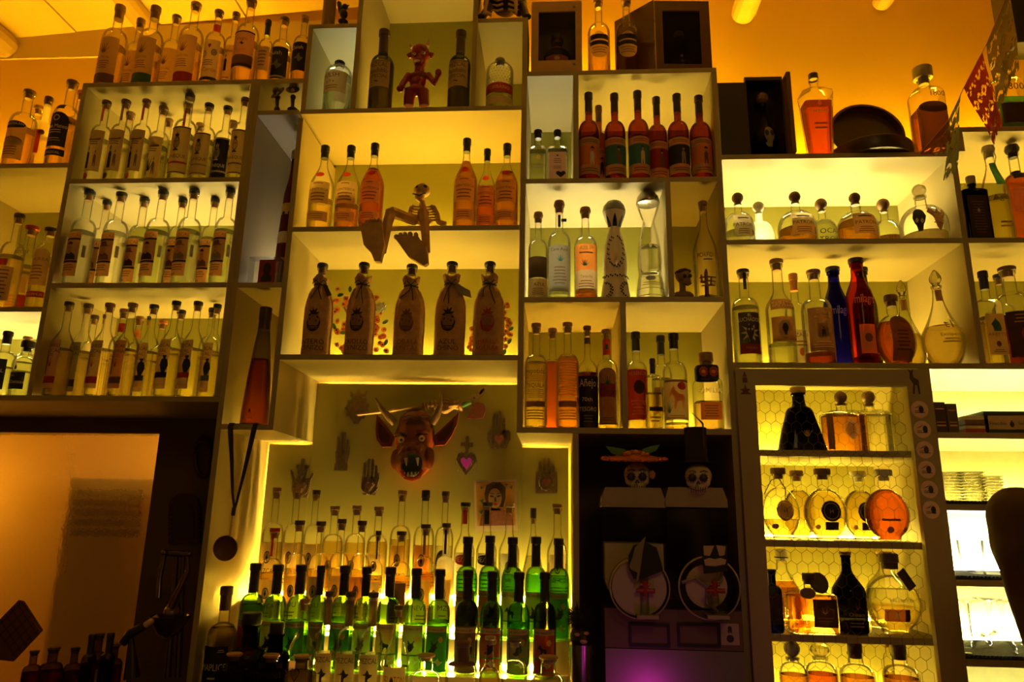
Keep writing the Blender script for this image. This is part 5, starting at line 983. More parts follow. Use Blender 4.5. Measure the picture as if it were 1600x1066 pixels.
row([(354.9, 1020, 48, 'small dark flask with wooden top', {}), (414, 1022.8, 48, 'small dark flask with wooden top', {}), (462.5, 1025.8, 46, 'small dark flask with wooden top', {})], ZF, -.09, 'of three in counter front', 'small dark flasks at the counter front', ty='rect', n=5, dr=.7, gl='smk', liq='a', lev=.4, cap=C_('wood'), items=[R_(-.8, .8, .08, .5, 'brn'), ('E', 0, .3, .25, .09, 'red')], H=.17)

# ------------------------------------------------------------------ other things
def at_z(px, py, z):
    d = RT*((px-800)/FPX) + UP*((533-py)/FPX) + FW
    return EYE + d*((z-EYE.z)/d.z)
class Fig:
    """a thing sketched in a vertical plane at depth Y: positions given where they stand in that plane"""
    def __init__(s, name, label, cat, px, py, Y, group=None, z=None):
        P = at(px, py, Y); 
        if z is not None: P = Vector((X_at(px, Y, z), Y, z+.0008))
        s.Y = Y; s.k = mpp(P); s.r = root(name, P, label, cat, group); s.mb = MB()
    def p(s, px, py, dy=0.0): return at(px, py, s.Y+dy)
    def ball(s, px, py, r, dy=0.0, ry=None, rz=None, rot=None): s.mb.ball(s.p(px, py, dy), (r*s.k, (ry or r)*s.k, (rz or r)*s.k), 16, 10, rot); return s
    def limb(s, pts, rad, n=10, flat=1.0): s.mb.tube([s.p(*q) for q in pts], [r*s.k for r in (rad if isinstance(rad, (list, tuple)) else [rad]*len(pts))], n, flat); return s
    def poly(s, pts, y0, y1): 
        w_ = [s.p(a, b) for a, b in pts]; s.mb.prism([(v.x, v.z) for v in w_], s.Y+y0, s.Y+y1); return s
    def done(s, name, m, parent=None, vox=0, it=5, smooth=True, sharp=40):
        o = s.mb.build(name, m, parent or s.r, smooth=smooth, sharp=sharp)
        if vox: fuse(o, vox, it)
        s.mb = MB(); return o

# --- devil figurine
f = Fig('devil_figurine', 'glossy red horned devil figurine between two dark bottles', 'figurine', 652, 166, .07, z=zH5)
RED = mat('red_lacquer', (.30, .02, .008), .2, var=.35, scale=60); TAN = mat('horn_tan', (.45, .28, .12), .4, var=.3, scale=90)
f.ball(656.5, 84, 15, ry=14, rz=17).ball(656, 98, 10, ry=10, rz=11, dy=-.004).limb([(656, 100), (655, 116)], [7, 9]).ball(655, 120, 17, ry=10, rz=8).ball(653, 130, 14, ry=10, rz=12).ball(651, 142, 17, ry=11, rz=9)
f.limb([(640, 117), (630, 130, -.01), (625, 139, -.02)], [6, 5, 4.5]).ball(625, 139, 5.5, dy=-.02).limb([(669, 117), (679, 130, -.012), (685, 116, -.018)], [6, 5.5, 4]).ball(685, 114, 5.5, dy=-.018, rz=7)
f.limb([(642, 141), (639, 155), (638.5, 166)], [10, 9, 8.5]).limb([(661, 141), (662, 155), (663, 166)], [10, 9, 8.5]).ball(654, 94, 7, dy=-.022, rz=5, ry=6).ball(648, 80, 5, dy=-.02, ry=4, rz=3).ball(663, 78, 5, dy=-.02, ry=4, rz=3).ball(655, 87, 3.4, dy=-.028, rz=4)
f.limb([(642, 84), (638.5, 86), (641, 91)], [3, 4, 2]).limb([(671, 84), (675.5, 85), (673, 91)], [3, 4, 2]).done('body', RED, vox=.0022, it=3)
for a in ([(644.5, 74), (642, 71), (640.5, 67)], [(667, 72), (669, 67), (671.5, 60)]): f.limb(a, [3.6, 2.8, .7]).done('horn', TAN)
for a in ((647.5, 84), (662, 82.5)):
    f.ball(*a, 2.5, dy=-.0262, ry=2, rz=1.7); o = f.done('eye', pal('tan')); f.ball(a[0], a[1], 1.2, dy=-.0302, ry=1); f.done('pupil', pal('blk'), o)
f.ball(652, 95, 4.6, dy=-.0352, ry=1.5, rz=2.2).done('teeth', pal('cream'))

# --- carved wooden skeleton sitting on the shelf edge
WOOD = mat('carved_wood', (.50, .30, .11), .75, var=.45, scale=35, bump=.5); BONE = mat('carved_bone', (.55, .38, .17), .6, var=.3, scale=45, bump=.3)
f = Fig('carved_skeleton', 'carved wooden skeleton sitting with big bare feet dangling over the shelf edge', 'figurine', 659, 352, .06, z=zH6)
f.ball(659.5, 298, 13.5, ry=13, rz=11.5, dy=.0).ball(656, 308, 8, ry=9, rz=8, dy=-.008).limb([(660, 310), (660, 322)], [4, 5]).done('skull', BONE, vox=.002, it=2)
for a in ((653, 292.5), (664, 291.5)): f.ball(*a, 3.8, dy=-.019, ry=2.5, rz=3.2).done('eye_socket', pal('blk'))
f.limb([(645, 303, -.02), (655, 305, -.027), (665, 302, -.018)], 1.2, 6).done('mouth_line', pal('dkb'))
f.limb([(660, 320), (660, 345)], 6).ball(660, 346, 17, ry=11, rz=6).done('spine', WOOD, vox=.002, it=1)
for j in range(6):
    y = 321+j*4.2; wd = 15+j*2.2
    f.limb([(660+wd*math.sin(t), y+3*math.cos(t), -.030*math.cos(t)+.0) for t in np.linspace(-1.7, 1.7, 9)], 1.5, 6).done('rib', WOOD)
f.limb([(676, 324), (683, 336), (685, 347)], [5, 4.5, 4]).limb([(685, 347), (690, 349, -.01), (697, 349, -.012)], [4, 4.5, 3]).done('arm', WOOD, sharp=25); f.limb([(644, 324), (640, 338), (642, 347)], [4.5, 4, 4]).done('arm', WOOD, sharp=25)
f.limb([(650, 345, -.02), (630, 338, -.05), (611, 331, -.085)], [8.5, 8, 8.5], 6).limb([(611, 330, -.085), (604, 355, -.095), (597, 396, -.10)], [8.5, 8, 6], 5).done('leg', WOOD, smooth=False)
f.limb([(662, 346, -.02), (661, 334, -.06), (661, 329, -.075)], [8.5, 8.5, 8], 6).limb([(661, 329, -.075), (664, 360, -.088), (666, 396, -.095)], [7, 7, 6], 5).done('leg', WOOD, smooth=False)
for foot, yy, toes in (([(563, 354.5), (572, 348), (595.6, 346.5), (600.5, 382.6), (594, 408), (585, 408), (579.4, 394), (568, 382.6)], -.125, [(568, 352), (574, 348), (580, 346.5), (587, 345.5), (593.5, 345.5)]),
                       ([(616.7, 371), (624.4, 369), (652.6, 368.5), (666.7, 386.8), (668.8, 410), (662.4, 414.3), (655.4, 411), (637, 399.5)], -.125, [(619.5, 371), (626, 368.5), (633, 367.5), (641, 367), (650, 368)])):
    w_ = [at(a, b, .06+yy) for a, b in foot]; mb = MB().prism([(v.x, v.z) for v in w_], .06+yy, .06+yy+.022)
    o = mb.build('foot', WOOD, f.r)
    for tx, ty in toes: MB().ball(at(tx, ty, .06+yy+.010), (.0075, .012, .009), 10, 7).build('toe', WOOD, o, smooth=True)

# --- small hatted figurines in the narrow column
for i, (px, hx, hy, rr, lab) in enumerate(((433, 434.6, 145.5, 13, 'small dark figurine with wide tilted hat, left of two in column'), (457, 457.5, 140.5, 10.5, 'small dark figurine with round hat, right of two in column'))):
    f = Fig('hatted_figurine', lab, 'figurine', px, 172, .016, 'hatted figurines in the column', z=zN1); DK = mat('dark_bronze', (.04, .022, .012), .35, var=.3)
    f.limb([(px, 172), (px, 168)], [5 if i == 0 else 9, 4]).limb([(px, 170), (px+.2, 160), (px+.6, 153)], [2.5, 3, 3.5]).ball(px+1, 152, 4.5, dy=-.002).done('body', DK, vox=.0014, it=2)
    M = Matrix.Translation(f.p(hx, hy, -.004)) @ Matrix.Rotation(math.radians(62), 4, 'X') @ Matrix.Rotation(math.radians(-25 if i == 0 else 6), 4, 'Y')
    mb = MB().lathe([(rr*f.k*.3, -.008), (rr*f.k*.5, -.004), (rr*f.k*.96, 0), (rr*f.k, .002), (rr*f.k*.55, .005), (rr*f.k*.4, .016), (rr*f.k*.1, .02)], n=24, M=M); mb.build('hat', DK, f.r, smooth=True)
    MB().ball(f.p(hx, hy+1, -.014), (.006, .006, .007), 12, 8).build('face', mat('bone_face', (.35, .22, .1), .5), f.r, smooth=True)

# --- wrapped mask bottle and clear display box in the narrow column
f = Fig('wrapped_bottle', 'tall bottle wrapped in dark red and patterned cloth in narrow column', 'bottle', 442, 438, .115, z=zN2)
Xc = f.r.location.x; z0 = f.r.location.z; Hb = Z_at(236, Xc, .115)-z0
pr = [(.036, 0), (.037, .04), (.034, Hb*.30), (.030, Hb*.5), (.026, Hb*.68), (.016, Hb*.80), (.0135, Hb*.86), (.0135, Hb*.93)]
MB().lathe(pr, c=(Xc, .115, z0), n=20).build('body', mat('oxblood_cloth', (.16, .02, .015), .8, var=.3, scale=60, bump=.3), f.r, smooth=True)
MB().lathe([(.015, Hb*.93), (.016, Hb*.935), (.016, Hb*.99), (.012, Hb)], c=(Xc, .115, z0), n=18).build('stopper', pal('slv', 'cap'), f.r, smooth=True)
for a, b, c in ((.0, .12, 'wht'), (.12, .22, 'pnk'), (.32, .40, 'cream'), (.52, .60, 'yel')):
    prr = [(radius_at(pr, Hb*(a+(b-a)*t/3))+.0012, Hb*(a+(b-a)*t/3)) for t in range(4)]
    MB().lathe(prr, c=(Xc, .115, z0), n=20, cap0=False, cap1=False).build('cloth_band', pal(c), f.r, smooth=True)
su = Surf(pr, .036); sk_ = MB()
for px_, py_, rx_, rz_ in ((-.012, .19, .006, .007), (.008, .19, .006, .007), (-.002, .165, .003, .004)): 
    for xa, xb, a0, a1, b0, b1 in slices(_ell(px_, py_*Hb/.36+.0, rx_, rz_), .002): sk_.add([su.at(xa, a0, .002), su.at(xb, b0, .002), su.at(xb, b1, .002), su.at(xa, a1, .002)], [(0, 1, 2, 3)])
o = sk_.build('face_print', pal('ink'), f.r, world=False)
bx = root('display_box', (X_at(411, .04, zN2), .04, zN2+.0008), 'small clear display box with dark red card in narrow column', 'box')
l = bx.location; k = mpp(l); hw = 24*k; hz = Z_at(402, l.x, .03)-zN2
for nm, a, b in (('pane', (-hw, -.012, 0), (hw, -.011, hz)), ('pane', (-hw, .03, 0), (hw, .031, hz)), ('pane', (-hw, -.011, 0), (-hw+.001, .03, hz)), ('pane', (hw-.001, -.011, 0), (hw, .03, hz)), ('pane', (-hw, -.011, hz-.001), (hw, .03, hz))): MB().box(a, b).build(nm, glass('clr', GLS['clr'][0], edge=.6), bx, world=False)
cd = MB().box((-hw*.35, -.006, 0), (hw*.75, -.004, hz*.92)).build('card', pal('red'), bx, world=False)
vs, fs = text_mesh('LA LIBRE META'); MB().add([(v[0]*.0085+hw*.2, -.0066, .004+v[1]*.010) for v in vs], fs).build('lettering', pal('blk'), cd, world=False)
MB().prism([(hw*.2+x*.035, .014+z*hz*.7) for x, z in SHAPES['bust'][0]], -.0066, -.006).prism([(hw*.2+x*.05, .012+z*hz*.75) for x, z in SHAPES['head'][0]], -.0066, -.006).build('print', pal('dkb'), cd, world=False)

# --- tasting cup on a black lanyard
f = Fig('lanyard_cup', 'brown round tasting cup hanging on a black lanyard over niche edge', 'lanyard', 352, 857, -.03)
RB = mat('black_ribbon', (.012, .011, .012), .7)
zt_ = zN3+.002
def ribbon(pts, w0, name='strap'):
    mb = MB(); P = [Vector(p) for p in pts]; vs = []
    for i, p in enumerate(P): 
        ww = w0[i] if isinstance(w0, list) else w0
        vs += [p+Vector((-ww, 0, 0)), p+Vector((ww, 0, 0)), p+Vector((ww, .0012, .0008)), p+Vector((-ww, .0012, .0008))]
    fs = []
    for i in range(len(P)-1):
        a, b = 4*i, 4*i+4
        for j in range(4): fs.append((a+j, a+(j+1) % 4, b+(j+1) % 4, b+j))
    mb.add(vs, fs+[(3, 2, 1, 0), tuple(range(4*len(P)-4, 4*len(P)))]); return mb.build(name, RB, f.r)
A = at(362, 661, -.004); B = at(400, 661, -.004)
w1 = 4.5*f.k
ribbon([(A.x, .03, zt_), (A.x, -.003, zt_), (A.x-.002, -.006, zt_-.012), at(362, 720, -.008), at(363, 770, -.02), at(366, 795, -.03)], [w1, w1, w1, w1*.7, w1*.45, w1*.4])
ribbon([(B.x-.0, .03, zt_), (B.x, -.003, zt_), at(397, 670, -.006), at(388, 710, -.01), at(376, 760, -.02), at(367, 795, -.028)], [w1, w1, w1, w1*.8, w1*.5, w1*.4])
MB().box((A.x, .026, zt_+.0005), (B.x, .036, zt_+.003)).build('strap', RB, f.r)
f.limb([(366, 793), (364, 806)], 3.2).done('clasp', pal('blk'))
f.limb([(363.5, 806), (361, 820), (358, 838)], .7, 6).limb([(363, 820), (360, 838)], .6, 6).done('split_ring', mat('brass_wire', (.4, .25, .08), .3, .9))
M = Matrix.Translation(f.p(352, 857)) @ Matrix.Rotation(math.radians(-20), 4, 'Y') @ Matrix.Rotation(math.radians(95), 4, 'X'); rr = 19.5*f.k
MB().lathe([(rr*.15, -rr*.55), (rr*.6, -rr*.48), (rr*.92, -rr*.2), (rr, 0), (rr*.95, rr*.02), (rr*.8, -rr*.2), (rr*.3, -rr*.38), (rr*.05, -rr*.4)], n=28, M=M).build('cup', mat('gourd_brown', (.16, .06, .02), .5, var=.3, scale=50), f.r, smooth=True)

# --- things standing along the top
f = Fig('cardboard_tube', 'brown cardboard tube on top of the small corner cell', 'tube', 511, 36, .05, z=zt1); X_, z_ = f.r.location.x, f.r.location.z
MB().lathe([(.021, 0), (.0215, .002), (.0215, .20), (.019, .2), (.019, .19)], c=(X_, .05, z_), n=24).build('body', mat('kraft', (.30, .18, .08), .8, var=.2), f.r, smooth=True)
MB().lathe([(.0222, .18), (.0222, .215), (.019, .217)], c=(X_, .05, z_), n=24).build('lid', mat('kraft_dark', (.2, .1, .04), .8), f.r, smooth=True)
f = Fig('bird_figurine', 'small black bird figurine on top of corner cell', 'figurine', 536, 36, .05, z=zt1)
f.ball(536, 34, 8, rz=2.5).ball(537, 22, 6.5, rz=8).ball(539, 11, 5).limb([(540, 10, -.0), (546, 8, -.004)], [2.5, .6]).limb([(533, 20, .004), (530, 5, .008), (528, 2, .006)], [4, 4, 1.5]).limb([(536, 34), (537, 24)], 2.5).done('body', mat('black_lacquer', (.015, .012, .01), .35), vox=.0015, it=2)
# crouching skeleton cat
f = Fig('skeleton_cat', 'black crouching cat figure painted with pale skeleton bones', 'figurine', 785, 28, .06, z=zt3)
BL = mat('black_paint', (.018, .014, .012), .4)
f.ball(790, -2, 26, ry=30, rz=26).ball(812, 8, 12, rz=20).ball(764, 6, 9, rz=19).limb([(766, 10, -.03), (754, 26, -.05)], [7, 6]).limb([(816, 8, -.03), (822, 26, -.045)], [7, 6]).ball(752, 26, 6.5, dy=-.055, rz=4).ball(824, 26, 6.5, dy=-.05, rz=4).ball(788, -34, 17, ry=18, rz=15, dy=-.03).limb([(777, -44, -.03), (773, -60, -.03)], [6, 1]).limb([(799, -44, -.03), (803, -60, -.03)], [6, 1]).done('body', BL, vox=.003, it=3)
for a, b in (((762, -8, -.058), (757, 22, -.064)), ((757, 18, -.066), (768, 24, -.055)), ((806, -6, -.062), (806, 22, -.062))): f.limb([a, b], [3.2, 2.4], 8).done('bone', BONE)
for j in range(5):
    y = -18+j*8
    for sg in (-1, 1): f.limb([(790+sg*4, y, -.068), (790+sg*13, y+3, -.064), (790+sg*20, y+1, -.05)], [1.6, 1.8, 1.0], 6).done('bone', BONE)
# gift boxes
def window_box(name, label, cx0, cy0, cx1, cy1, Y, z, depth, wnd, face, inner, bottle_kw):
    a, b = at(cx0, cy1, Y), at(cx1, cy0, Y); x0, x1 = a.x, b.x; zt = b.z; r = root(name, ((x0+x1)/2, Y, z+.0008), label, 'box'); l = r.location
    wa, wb = at(wnd[0], wnd[3], Y), at(wnd[2], wnd[1], Y); y0, y1 = Y, Y+depth
    MB().box((x0, y0, z+.001), (wa.x, y0+.006, zt)).box((wb.x, y0, z+.001), (x1, y0+.006, zt)).box((wa.x, y0, z+.001), (wb.x, y0+.006, wa.z)).box((wa.x, y0, wb.z), (wb.x, y0+.006, zt)).build('front_frame', face, r)
    MB().box((x0, y0+.006, z+.001), (x0+.004, y1, zt)).box((x1-.004, y0+.006, z+.001), (x1, y1, zt)).box((x0+.004, y0+.006, z+.001), (x1-.004, y1, z+.005)).box((x0+.004, y0+.006, zt-.004), (x1-.004, y1, zt)).box((x0+.004, y1-.004, z+.005), (x1-.004, y1, zt-.004)).build('body', inner, r)
    MB().box((wa.x, y0+.0065, wa.z), (wb.x, y0+.0075, wb.z)).build('pane', glass('clr', GLS['clr'][0], edge=.6), r)
    for py in (cy0+10, cy1-10):
        p = at(cx1-12, py, Y); MB().lathe([(.0001, 0), (.004, 0), (.004, .0015)], n=14, M=Matrix.Translation((p.x, Y-.0015, p.z)) @ Matrix.Rotation(math.radians(-90), 4, 'X')).build('stud', pal('brn'), r)
    return r, (x0+x1)/2, z+.006
KR = mat('kraft_board', (.55, .34, .13), .7, var=.15, scale=30); KD = mat('dark_board', (.10, .05, .022), .55, var=.2, scale=30)
r, bxx, bz = window_box('gift_box', 'tan board gift box with window on top of right block', 829.5, 1, 909, 110.5, .02, zH8, .14, (841, 17, 899, 95), KR, KD, None)
bottle(0, 0, 43, bz, .075, 'squat', 'brn', 'o', .4, ('big', 'blk', .42), [R_(-.9, .9, .08, .42, 'red'), ('T', 'MONTANA', 0, .20, .07, 'cream'), ('E', 0, .35, .2, .04, 'ora'), own(R_(-.5, .5, .62, .70, 'red'))], 'stout bottle with red label inside the tan gift box', inside=True, X=bxx+.001, H=.178, hb=.5, hn=.64)
Pn = at(1022, 1, .02); zt = Pn.z; Pl = at_z(962, 35, zt); Pr = at_z(1108, -1, zt)
r = root('presentation_box', (Pn.x, .02, zH8+.0008), 'large dark brown presentation box with window at right block corner', 'box')
DB = mat('dark_brown_lacquer', (.09, .035, .012), .22, var=.3, scale=14)
zb = zH8+.001; dl = (Pl-Pn); dl.z = 0; wd = (Pr.x-Pn.x); dl = dl*min(1, .20/dl.length)
fx = Vector((wd, 0.01, 0)); n_ = Vector((0, 1, 0))
def qbox(mb, o, a, b, c): 
    v = [o, o+a, o+a+b, o+b, o+c, o+a+c, o+a+b+c, o+b+c]; mb.add(v, [(3,2,1,0),(4,5,6,7),(0,1,5,4),(1,2,6,5),(2,3,7,6),(3,0,4,7)])
O = Vector((Pn.x, .02, zb)); hgt = Vector((0, 0, zt-zb)); u_ = fx.normalized(); W_ = fx.length
mb = MB()
fw0, fw1 = W_*.14, W_*.82; h0, h1 = hgt.z*.12, hgt.z*.86
qbox(mb, O, u_*fw0, n_*.006, hgt); qbox(mb, O+u_*fw1, u_*(W_-fw1), n_*.006, hgt); qbox(mb, O+u_*fw0, u_*(fw1-fw0), n_*.006, Vector((0, 0, h0))); qbox(mb, O+u_*fw0+Vector((0, 0, h1)), u_*(fw1-fw0), n_*.006, Vector((0, 0, hgt.z-h1)))
mb.build('front_frame', DB, r)
mb = MB(); dep = n_*.15
qbox(mb, O+n_*.006, u_*.004, dep, hgt); qbox(mb, O+n_*.006+u_*(W_-.004), u_*.004, dep, hgt); qbox(mb, O+n_*.006+dep, u_*W_, n_*.004, hgt); qbox(mb, O+n_*.0062+u_*.004, u_*(W_-.008), dep, Vector((0, 0, .004))); qbox(mb, O+n_*.0062+u_*.004+hgt-Vector((0, 0, .004)), u_*(W_-.008), dep, Vector((0, 0, .004)))
mb.build('body', mat('black_board', (.02, .013, .01), .5), r)
mb = MB(); qbox(mb, O-u_*.001, dl, dl.cross(Vector((0, 0, 1))).normalized()*-.005, hgt); mb.build('open_door', DB, r)
mb = MB(); qbox(mb, O+u_*fw0+n_*.0065+Vector((0, 0, h0)), u_*(fw1-fw0), n_*.001, Vector((0, 0, h1-h0))); mb.build('pane', glass('smk', GLS['smk'][0], edge=.4), r)
bottle(0, 0, 36, zb+.005, .07, 'squat', 'smk', 'd', .5, ('big', 'gry', .45), [R_(-.9, .9, .1, .4, 'dkb'), ('T', 'TENDACAN', 0, .22, .07, 'gry'), ('E', 0, .36, .12, .03, 'gold')], 'dark bottle inside the large brown presentation box', inside=True, X=O.x+W_*.47, H=.17, hb=.5, hn=.64)
# black cylindrical case with doors
a, b = at(1125, 237, .03), at(1229, 237, .03); zq = zH12
f = Fig('bottle_case', 'open black rounded bottle case with doors on right shelf top', 'case', 1180, 239, .06, z=zq); BC = mat('black_case', (.022, .014, .010), .4, var=.2)
tl, tr_ = at(1122, 131, .02), at(1168, 128, .0)
MB().box((a.x, .012, zq+.001), (at(1168, 200, .012).x, .018, at(1150, 129, .012).z)).build('door', BC, f.r)
cxx, rr = (at(1168, 200, .03).x+at(1228, 200, .03).x)/2, (at(1228, 200, .03).x-at(1168, 200, .03).x)/2; zh = at(1200, 137, .08).z-.006
mb = MB(); N = 18; vs = []
for zz_ in (zq+.001, zh):
    for rad in (rr, rr-.005): vs += [(cxx+rad*math.cos(math.pi*j/N), .03+rad*1.1*math.sin(math.pi*j/N), zz_) for j in range(N+1)]
M_ = N+1; fs = []
for j in range(N): fs += [(j, j+1, 2*M_+j+1, 2*M_+j), (M_+j+1, M_+j, 3*M_+j, 3*M_+j+1), (2*M_+j, 2*M_+j+1, 3*M_+j+1, 3*M_+j), (j+1, j, M_+j, M_+j+1)]
fs += [(0, M_, 3*M_, 2*M_), (N, 2*M_+N, 3*M_+N, M_+N)]
mb.add(vs, fs).build('shell', BC, f.r)
for zz_, t_ in ((zq+.001, .006), (zh, .012)): MB().rings([[(cxx+rr*math.cos(math.pi*j/N), .03+rr*1.1*math.sin(math.pi*j/N), z2) for j in range(N+1)] for z2 in (zz_, zz_+t_)]).build('end_disc', BC, f.r)
MB().box((cxx+rr, -.012, zq+.001), (cxx+rr+.012, .032, zh)).build('door', mat('brown_edge', (.16, .08, .03), .5), f.r)
bottle(0, 0, 40, zq+.0075, .055, 'bulb', 'smk', 'd', .2, ('ball', 'brn'), [('S', 'skull', .1, .12, .9, .3, 'gry'), ('E', -.1, .32, .16, .05, 'blk'), ('E', .3, .32, .16, .05, 'blk')], 'smoky bottle with embossed skull inside the black case', inside=True, X=cxx, H=(zh-zq)*.86)
# round leather box with its lid standing up
f = Fig('round_case', 'round dark brown leather box with its lid propped upright behind', 'case', 1370, 240, .07, z=zq); LB = mat('brown_leather', (.055, .024, .010), .42, var=.25, scale=60, bump=.15)
xl, xr = at(1306, 235, .03).x, at(1436, 235, .03).x; cx_ = (xl+xr)/2; rr = (xr-xl)/2; zt_ = at(1400, 212, .0).z
YR = rr*.95-.03
MB().lathe([(rr*.97, .001), (rr, .006), (rr, (zt_-zq)*.75), (rr*.97, (zt_-zq)*.8), (rr*.93, (zt_-zq)*.8), (rr*.93, .01), (.001, .01)], c=(cx_, YR, zq), n=40, cap1=False).build('base', LB, f.r, smooth=True)
lc = at(1364, 206, .09); rl = (at(1424, 206, .09).x-at(1304, 206, .09).x)/2
M = Matrix.Translation((lc.x, .16, lc.z+.012)) @ Matrix.Rotation(math.radians(80), 4, 'X')
lid = MB().lathe([(.001, .01), (rl*.90, .01), (rl*.93, .034), (rl, .034), (rl, .002), (rl*.97, 0), (.001, 0)], n=40, M=M).build('lid', LB, f.r, smooth=True)
p = at(1357, 196, .10); MB().lathe([(.016, 0), (.018, .01), (.014, .02), (.008, .024)], c=(p.x, .10, zq+.011), n=16).build('bottle_rest', mat('amber_plastic', (.2, .08, .02), .3), f.r, smooth=True)

# --- skull bust beside the cactus bottle
f = Fig('skull_bust', 'small painted skeleton bust with headband in amber cell', 'figurine', 1069, 463, .05, z=zH10)
f.ball(1067, 431, 12, ry=12, rz=12).ball(1073, 441, 7.5, dy=-.012, rz=6).ball(1076, 438, 4, dy=-.014).limb([(1066, 440), (1067, 455)], [5, 5]).ball(1067, 462, 17, ry=10, rz=7).limb([(1055, 460), (1056, 464)], 6).done('body', mat('aged_clay', (.30, .19, .11), .6, var=.5, scale=90), vox=.0018, it=2)
for a in ((1070, 431), (1078.5, 431)): f.ball(*a, 3, dy=-.024, rz=3.2, ry=2).done('eye_socket', pal('blk'))
f.limb([(1070, 444, -.027), (1075, 446, -.029), (1080, 443, -.022)], 1.1, 6).done('mouth_line', pal('blk'))
f.limb([(1056, 427, -.0), (1062, 423, -.02), (1070, 421, -.02), (1078, 424, -.008)], 2.6, 8).done('headband', pal('dkb'))

# --- trees of clay flowers behind the sacks
def flower_mesh():
    mb = MB(); rr = .0105
    for j in range(8):
        a = 2*math.pi*j/8; mb.ball((rr*.62*math.cos(a), 0, rr*.62*math.sin(a)), (rr*.36, .0018, rr*.36), 6, 4)
    mb.ball((0, 0, 0), (rr*.6, .0016, rr*.6), 8, 4); return mb
FM = [None]
def flower_tree(label, spots, leaves, px, group='flower trees behind the sacks'):
    f = Fig('flower_tree', label, 'ornament', px, 553, .20, group, z=zH7)
    f.limb([(px, 553), (px, 500), (px+3, 455)], [5, 4, 2]).limb([(px, 520), (px-22, 480)], [3, 2]).limb([(px, 520), (px+22, 480)], [3, 2]).ball(px, 552, 16, rz=4).done('trunk', mat('painted_clay', (.30, .18, .08), .5, var=.4, scale=80))
    me = me2 = None
    for i, (x, y, c) in enumerate(spots):
        p = f.p(x, y, -.01+.02*random.random())-f.r.location
        if FM[0] is None: 
            o = flower_mesh().build('flower', pal('org'), f.r, smooth=True, world=False); FM[0] = o.data
        else: o = bpy.data.objects.new('flower', FM[0].copy() if False else FM[0]); COL.objects.link(o); o.parent = f.r
        o.location = p; o.rotation_euler = (random.uniform(-.3, .3), random.uniform(0, 1), random.uniform(-.4, .4)); s_ = random.uniform(.75, 1.1); o.scale = (s_,)*3
        ctr = MB().ball((0, -.0022, 0), (.0042, .0022, .0042), 8, 5).build('flower_centre', pal(c), o, smooth=True, world=False)
    for x, y in leaves:
        p = f.p(x, y, .0); M = Matrix.Translation(p) @ Matrix.Rotation(random.uniform(0, 3), 4, 'Y'); MB().ball((0, 0, 0), (.011, .0015, .006), 10, 5, M.to_3x3()).build('leaf', pal('grn'), f.r, smooth=True, world=False).location = p-f.r.location
g = random.Random(3)
sp = [(527, 452, 'brn'), (541, 467, 'brn'), (588, 465, 'brn'), (527, 484, 'brn'), (590, 500, 'red'), (588, 515, 'red')]
for j in range(34): sp.append((g.uniform(518, 540) if j % 2 else g.uniform(584, 606), g.uniform(468, 550), g.choice(('brn', 'red', 'dkb'))))
flower_tree('tree of small orange clay flowers behind the printed sacks', sp, [(532, 461), (547, 452), (602, 503), (603, 535), (536, 520), (522, 510)], 560)
sp = [(g.uniform(733, 741), g.uniform(508, 548), 'red') for j in range(9)]+[(788, 489, 'brn'), (797, 505, 'brn'), (797, 523, 'brn'), (790, 530, 'brn'), (790, 541, 'brn'), (786, 480, 'red')]+[(g.uniform(786, 798), g.uniform(475, 550), 'brn') for j in range(8)]
flower_tree('tree of orange clay flowers behind the red-printed sack', sp, [(787, 479), (798, 514), (796, 533), (788, 550)], 766)
f = Fig('sun_ornament', 'pale blue clay sun face among the flowers', 'ornament', 594, 480, .17, None)
M = Matrix.Translation(f.p(594, 480)) @ Matrix.Rotation(math.radians(90), 4, 'X')
MB().prism([(f.p(594, 480).x+.020*math.cos(math.pi*i/9)*(1 if i % 2 else .68), f.p(594, 480).z+.020*math.sin(math.pi*i/9)*(1 if i % 2 else .68)) for i in range(18)], .17, .174).build('rays', mat('pale_blue_glaze', (.35, .42, .45), .4), f.r)
MB().ball(f.p(594, 480, -.002), (.012, .006, .012), 14, 8).build('face', mat('pale_blue_glaze'), f.r, smooth=True)

# --- niche wall: devil mask, whisk, tin charms, poster
YW = D-.001
MR = mat('mask_red', (.20, .035, .014), .3, var=.45, scale=22); HN = mat('horn_brown', (.20, .12, .06), .4, var=.35, scale=60)
f = Fig('devil_mask', 'carved red horned devil mask with gaping mouth on niche wall', 'mask', 649, 700, YW-.035)
f.ball(648, 683, 32, ry=20, rz=38).ball(646, 715, 31, ry=28, rz=32).ball(650, 660, 28, ry=17, rz=20).ball(643, 724, 26, ry=34, rz=25, dy=-.018).ball(643, 700, 10, ry=20, rz=9, dy=-.04).ball(632, 703, 6, dy=-.058).ball(653, 702, 6, dy=-.058).ball(625, 679, 10, dy=-.03, rz=4).ball(661, 676, 11, dy=-.03, rz=4).ball(618, 718, 8, dy=-.035, rz=16).ball(671, 716, 8, dy=-.035, rz=17)
o = f.done('face', MR, vox=.0035, it=4)
f.ball(643, 726, 17, ry=5, rz=18, dy=-.0765).done('mouth', mat('mouth_dark_green', (.035, .05, .015), .25))
f.limb([(627, 736, -.085), (634, 746, -.088), (644, 749, -.09), (654, 745, -.088), (660, 734, -.084)], 3.4, 8).done('lip', mat('lip_red', (.5, .06, .02), .25))
for j in range(5): f.limb([(632+j*5.6, 745-abs(j-2)*-1.0-1, -.091), (632+j*5.6, 738, -.090)], [1.7, 1.0], 6).done('tooth', pal('cream'))
for sx in (634, 652): f.limb([(sx, 716, -.087), (sx+1, 728, -.092)], [2.8, .5], 6).done('tooth', pal('cream'))
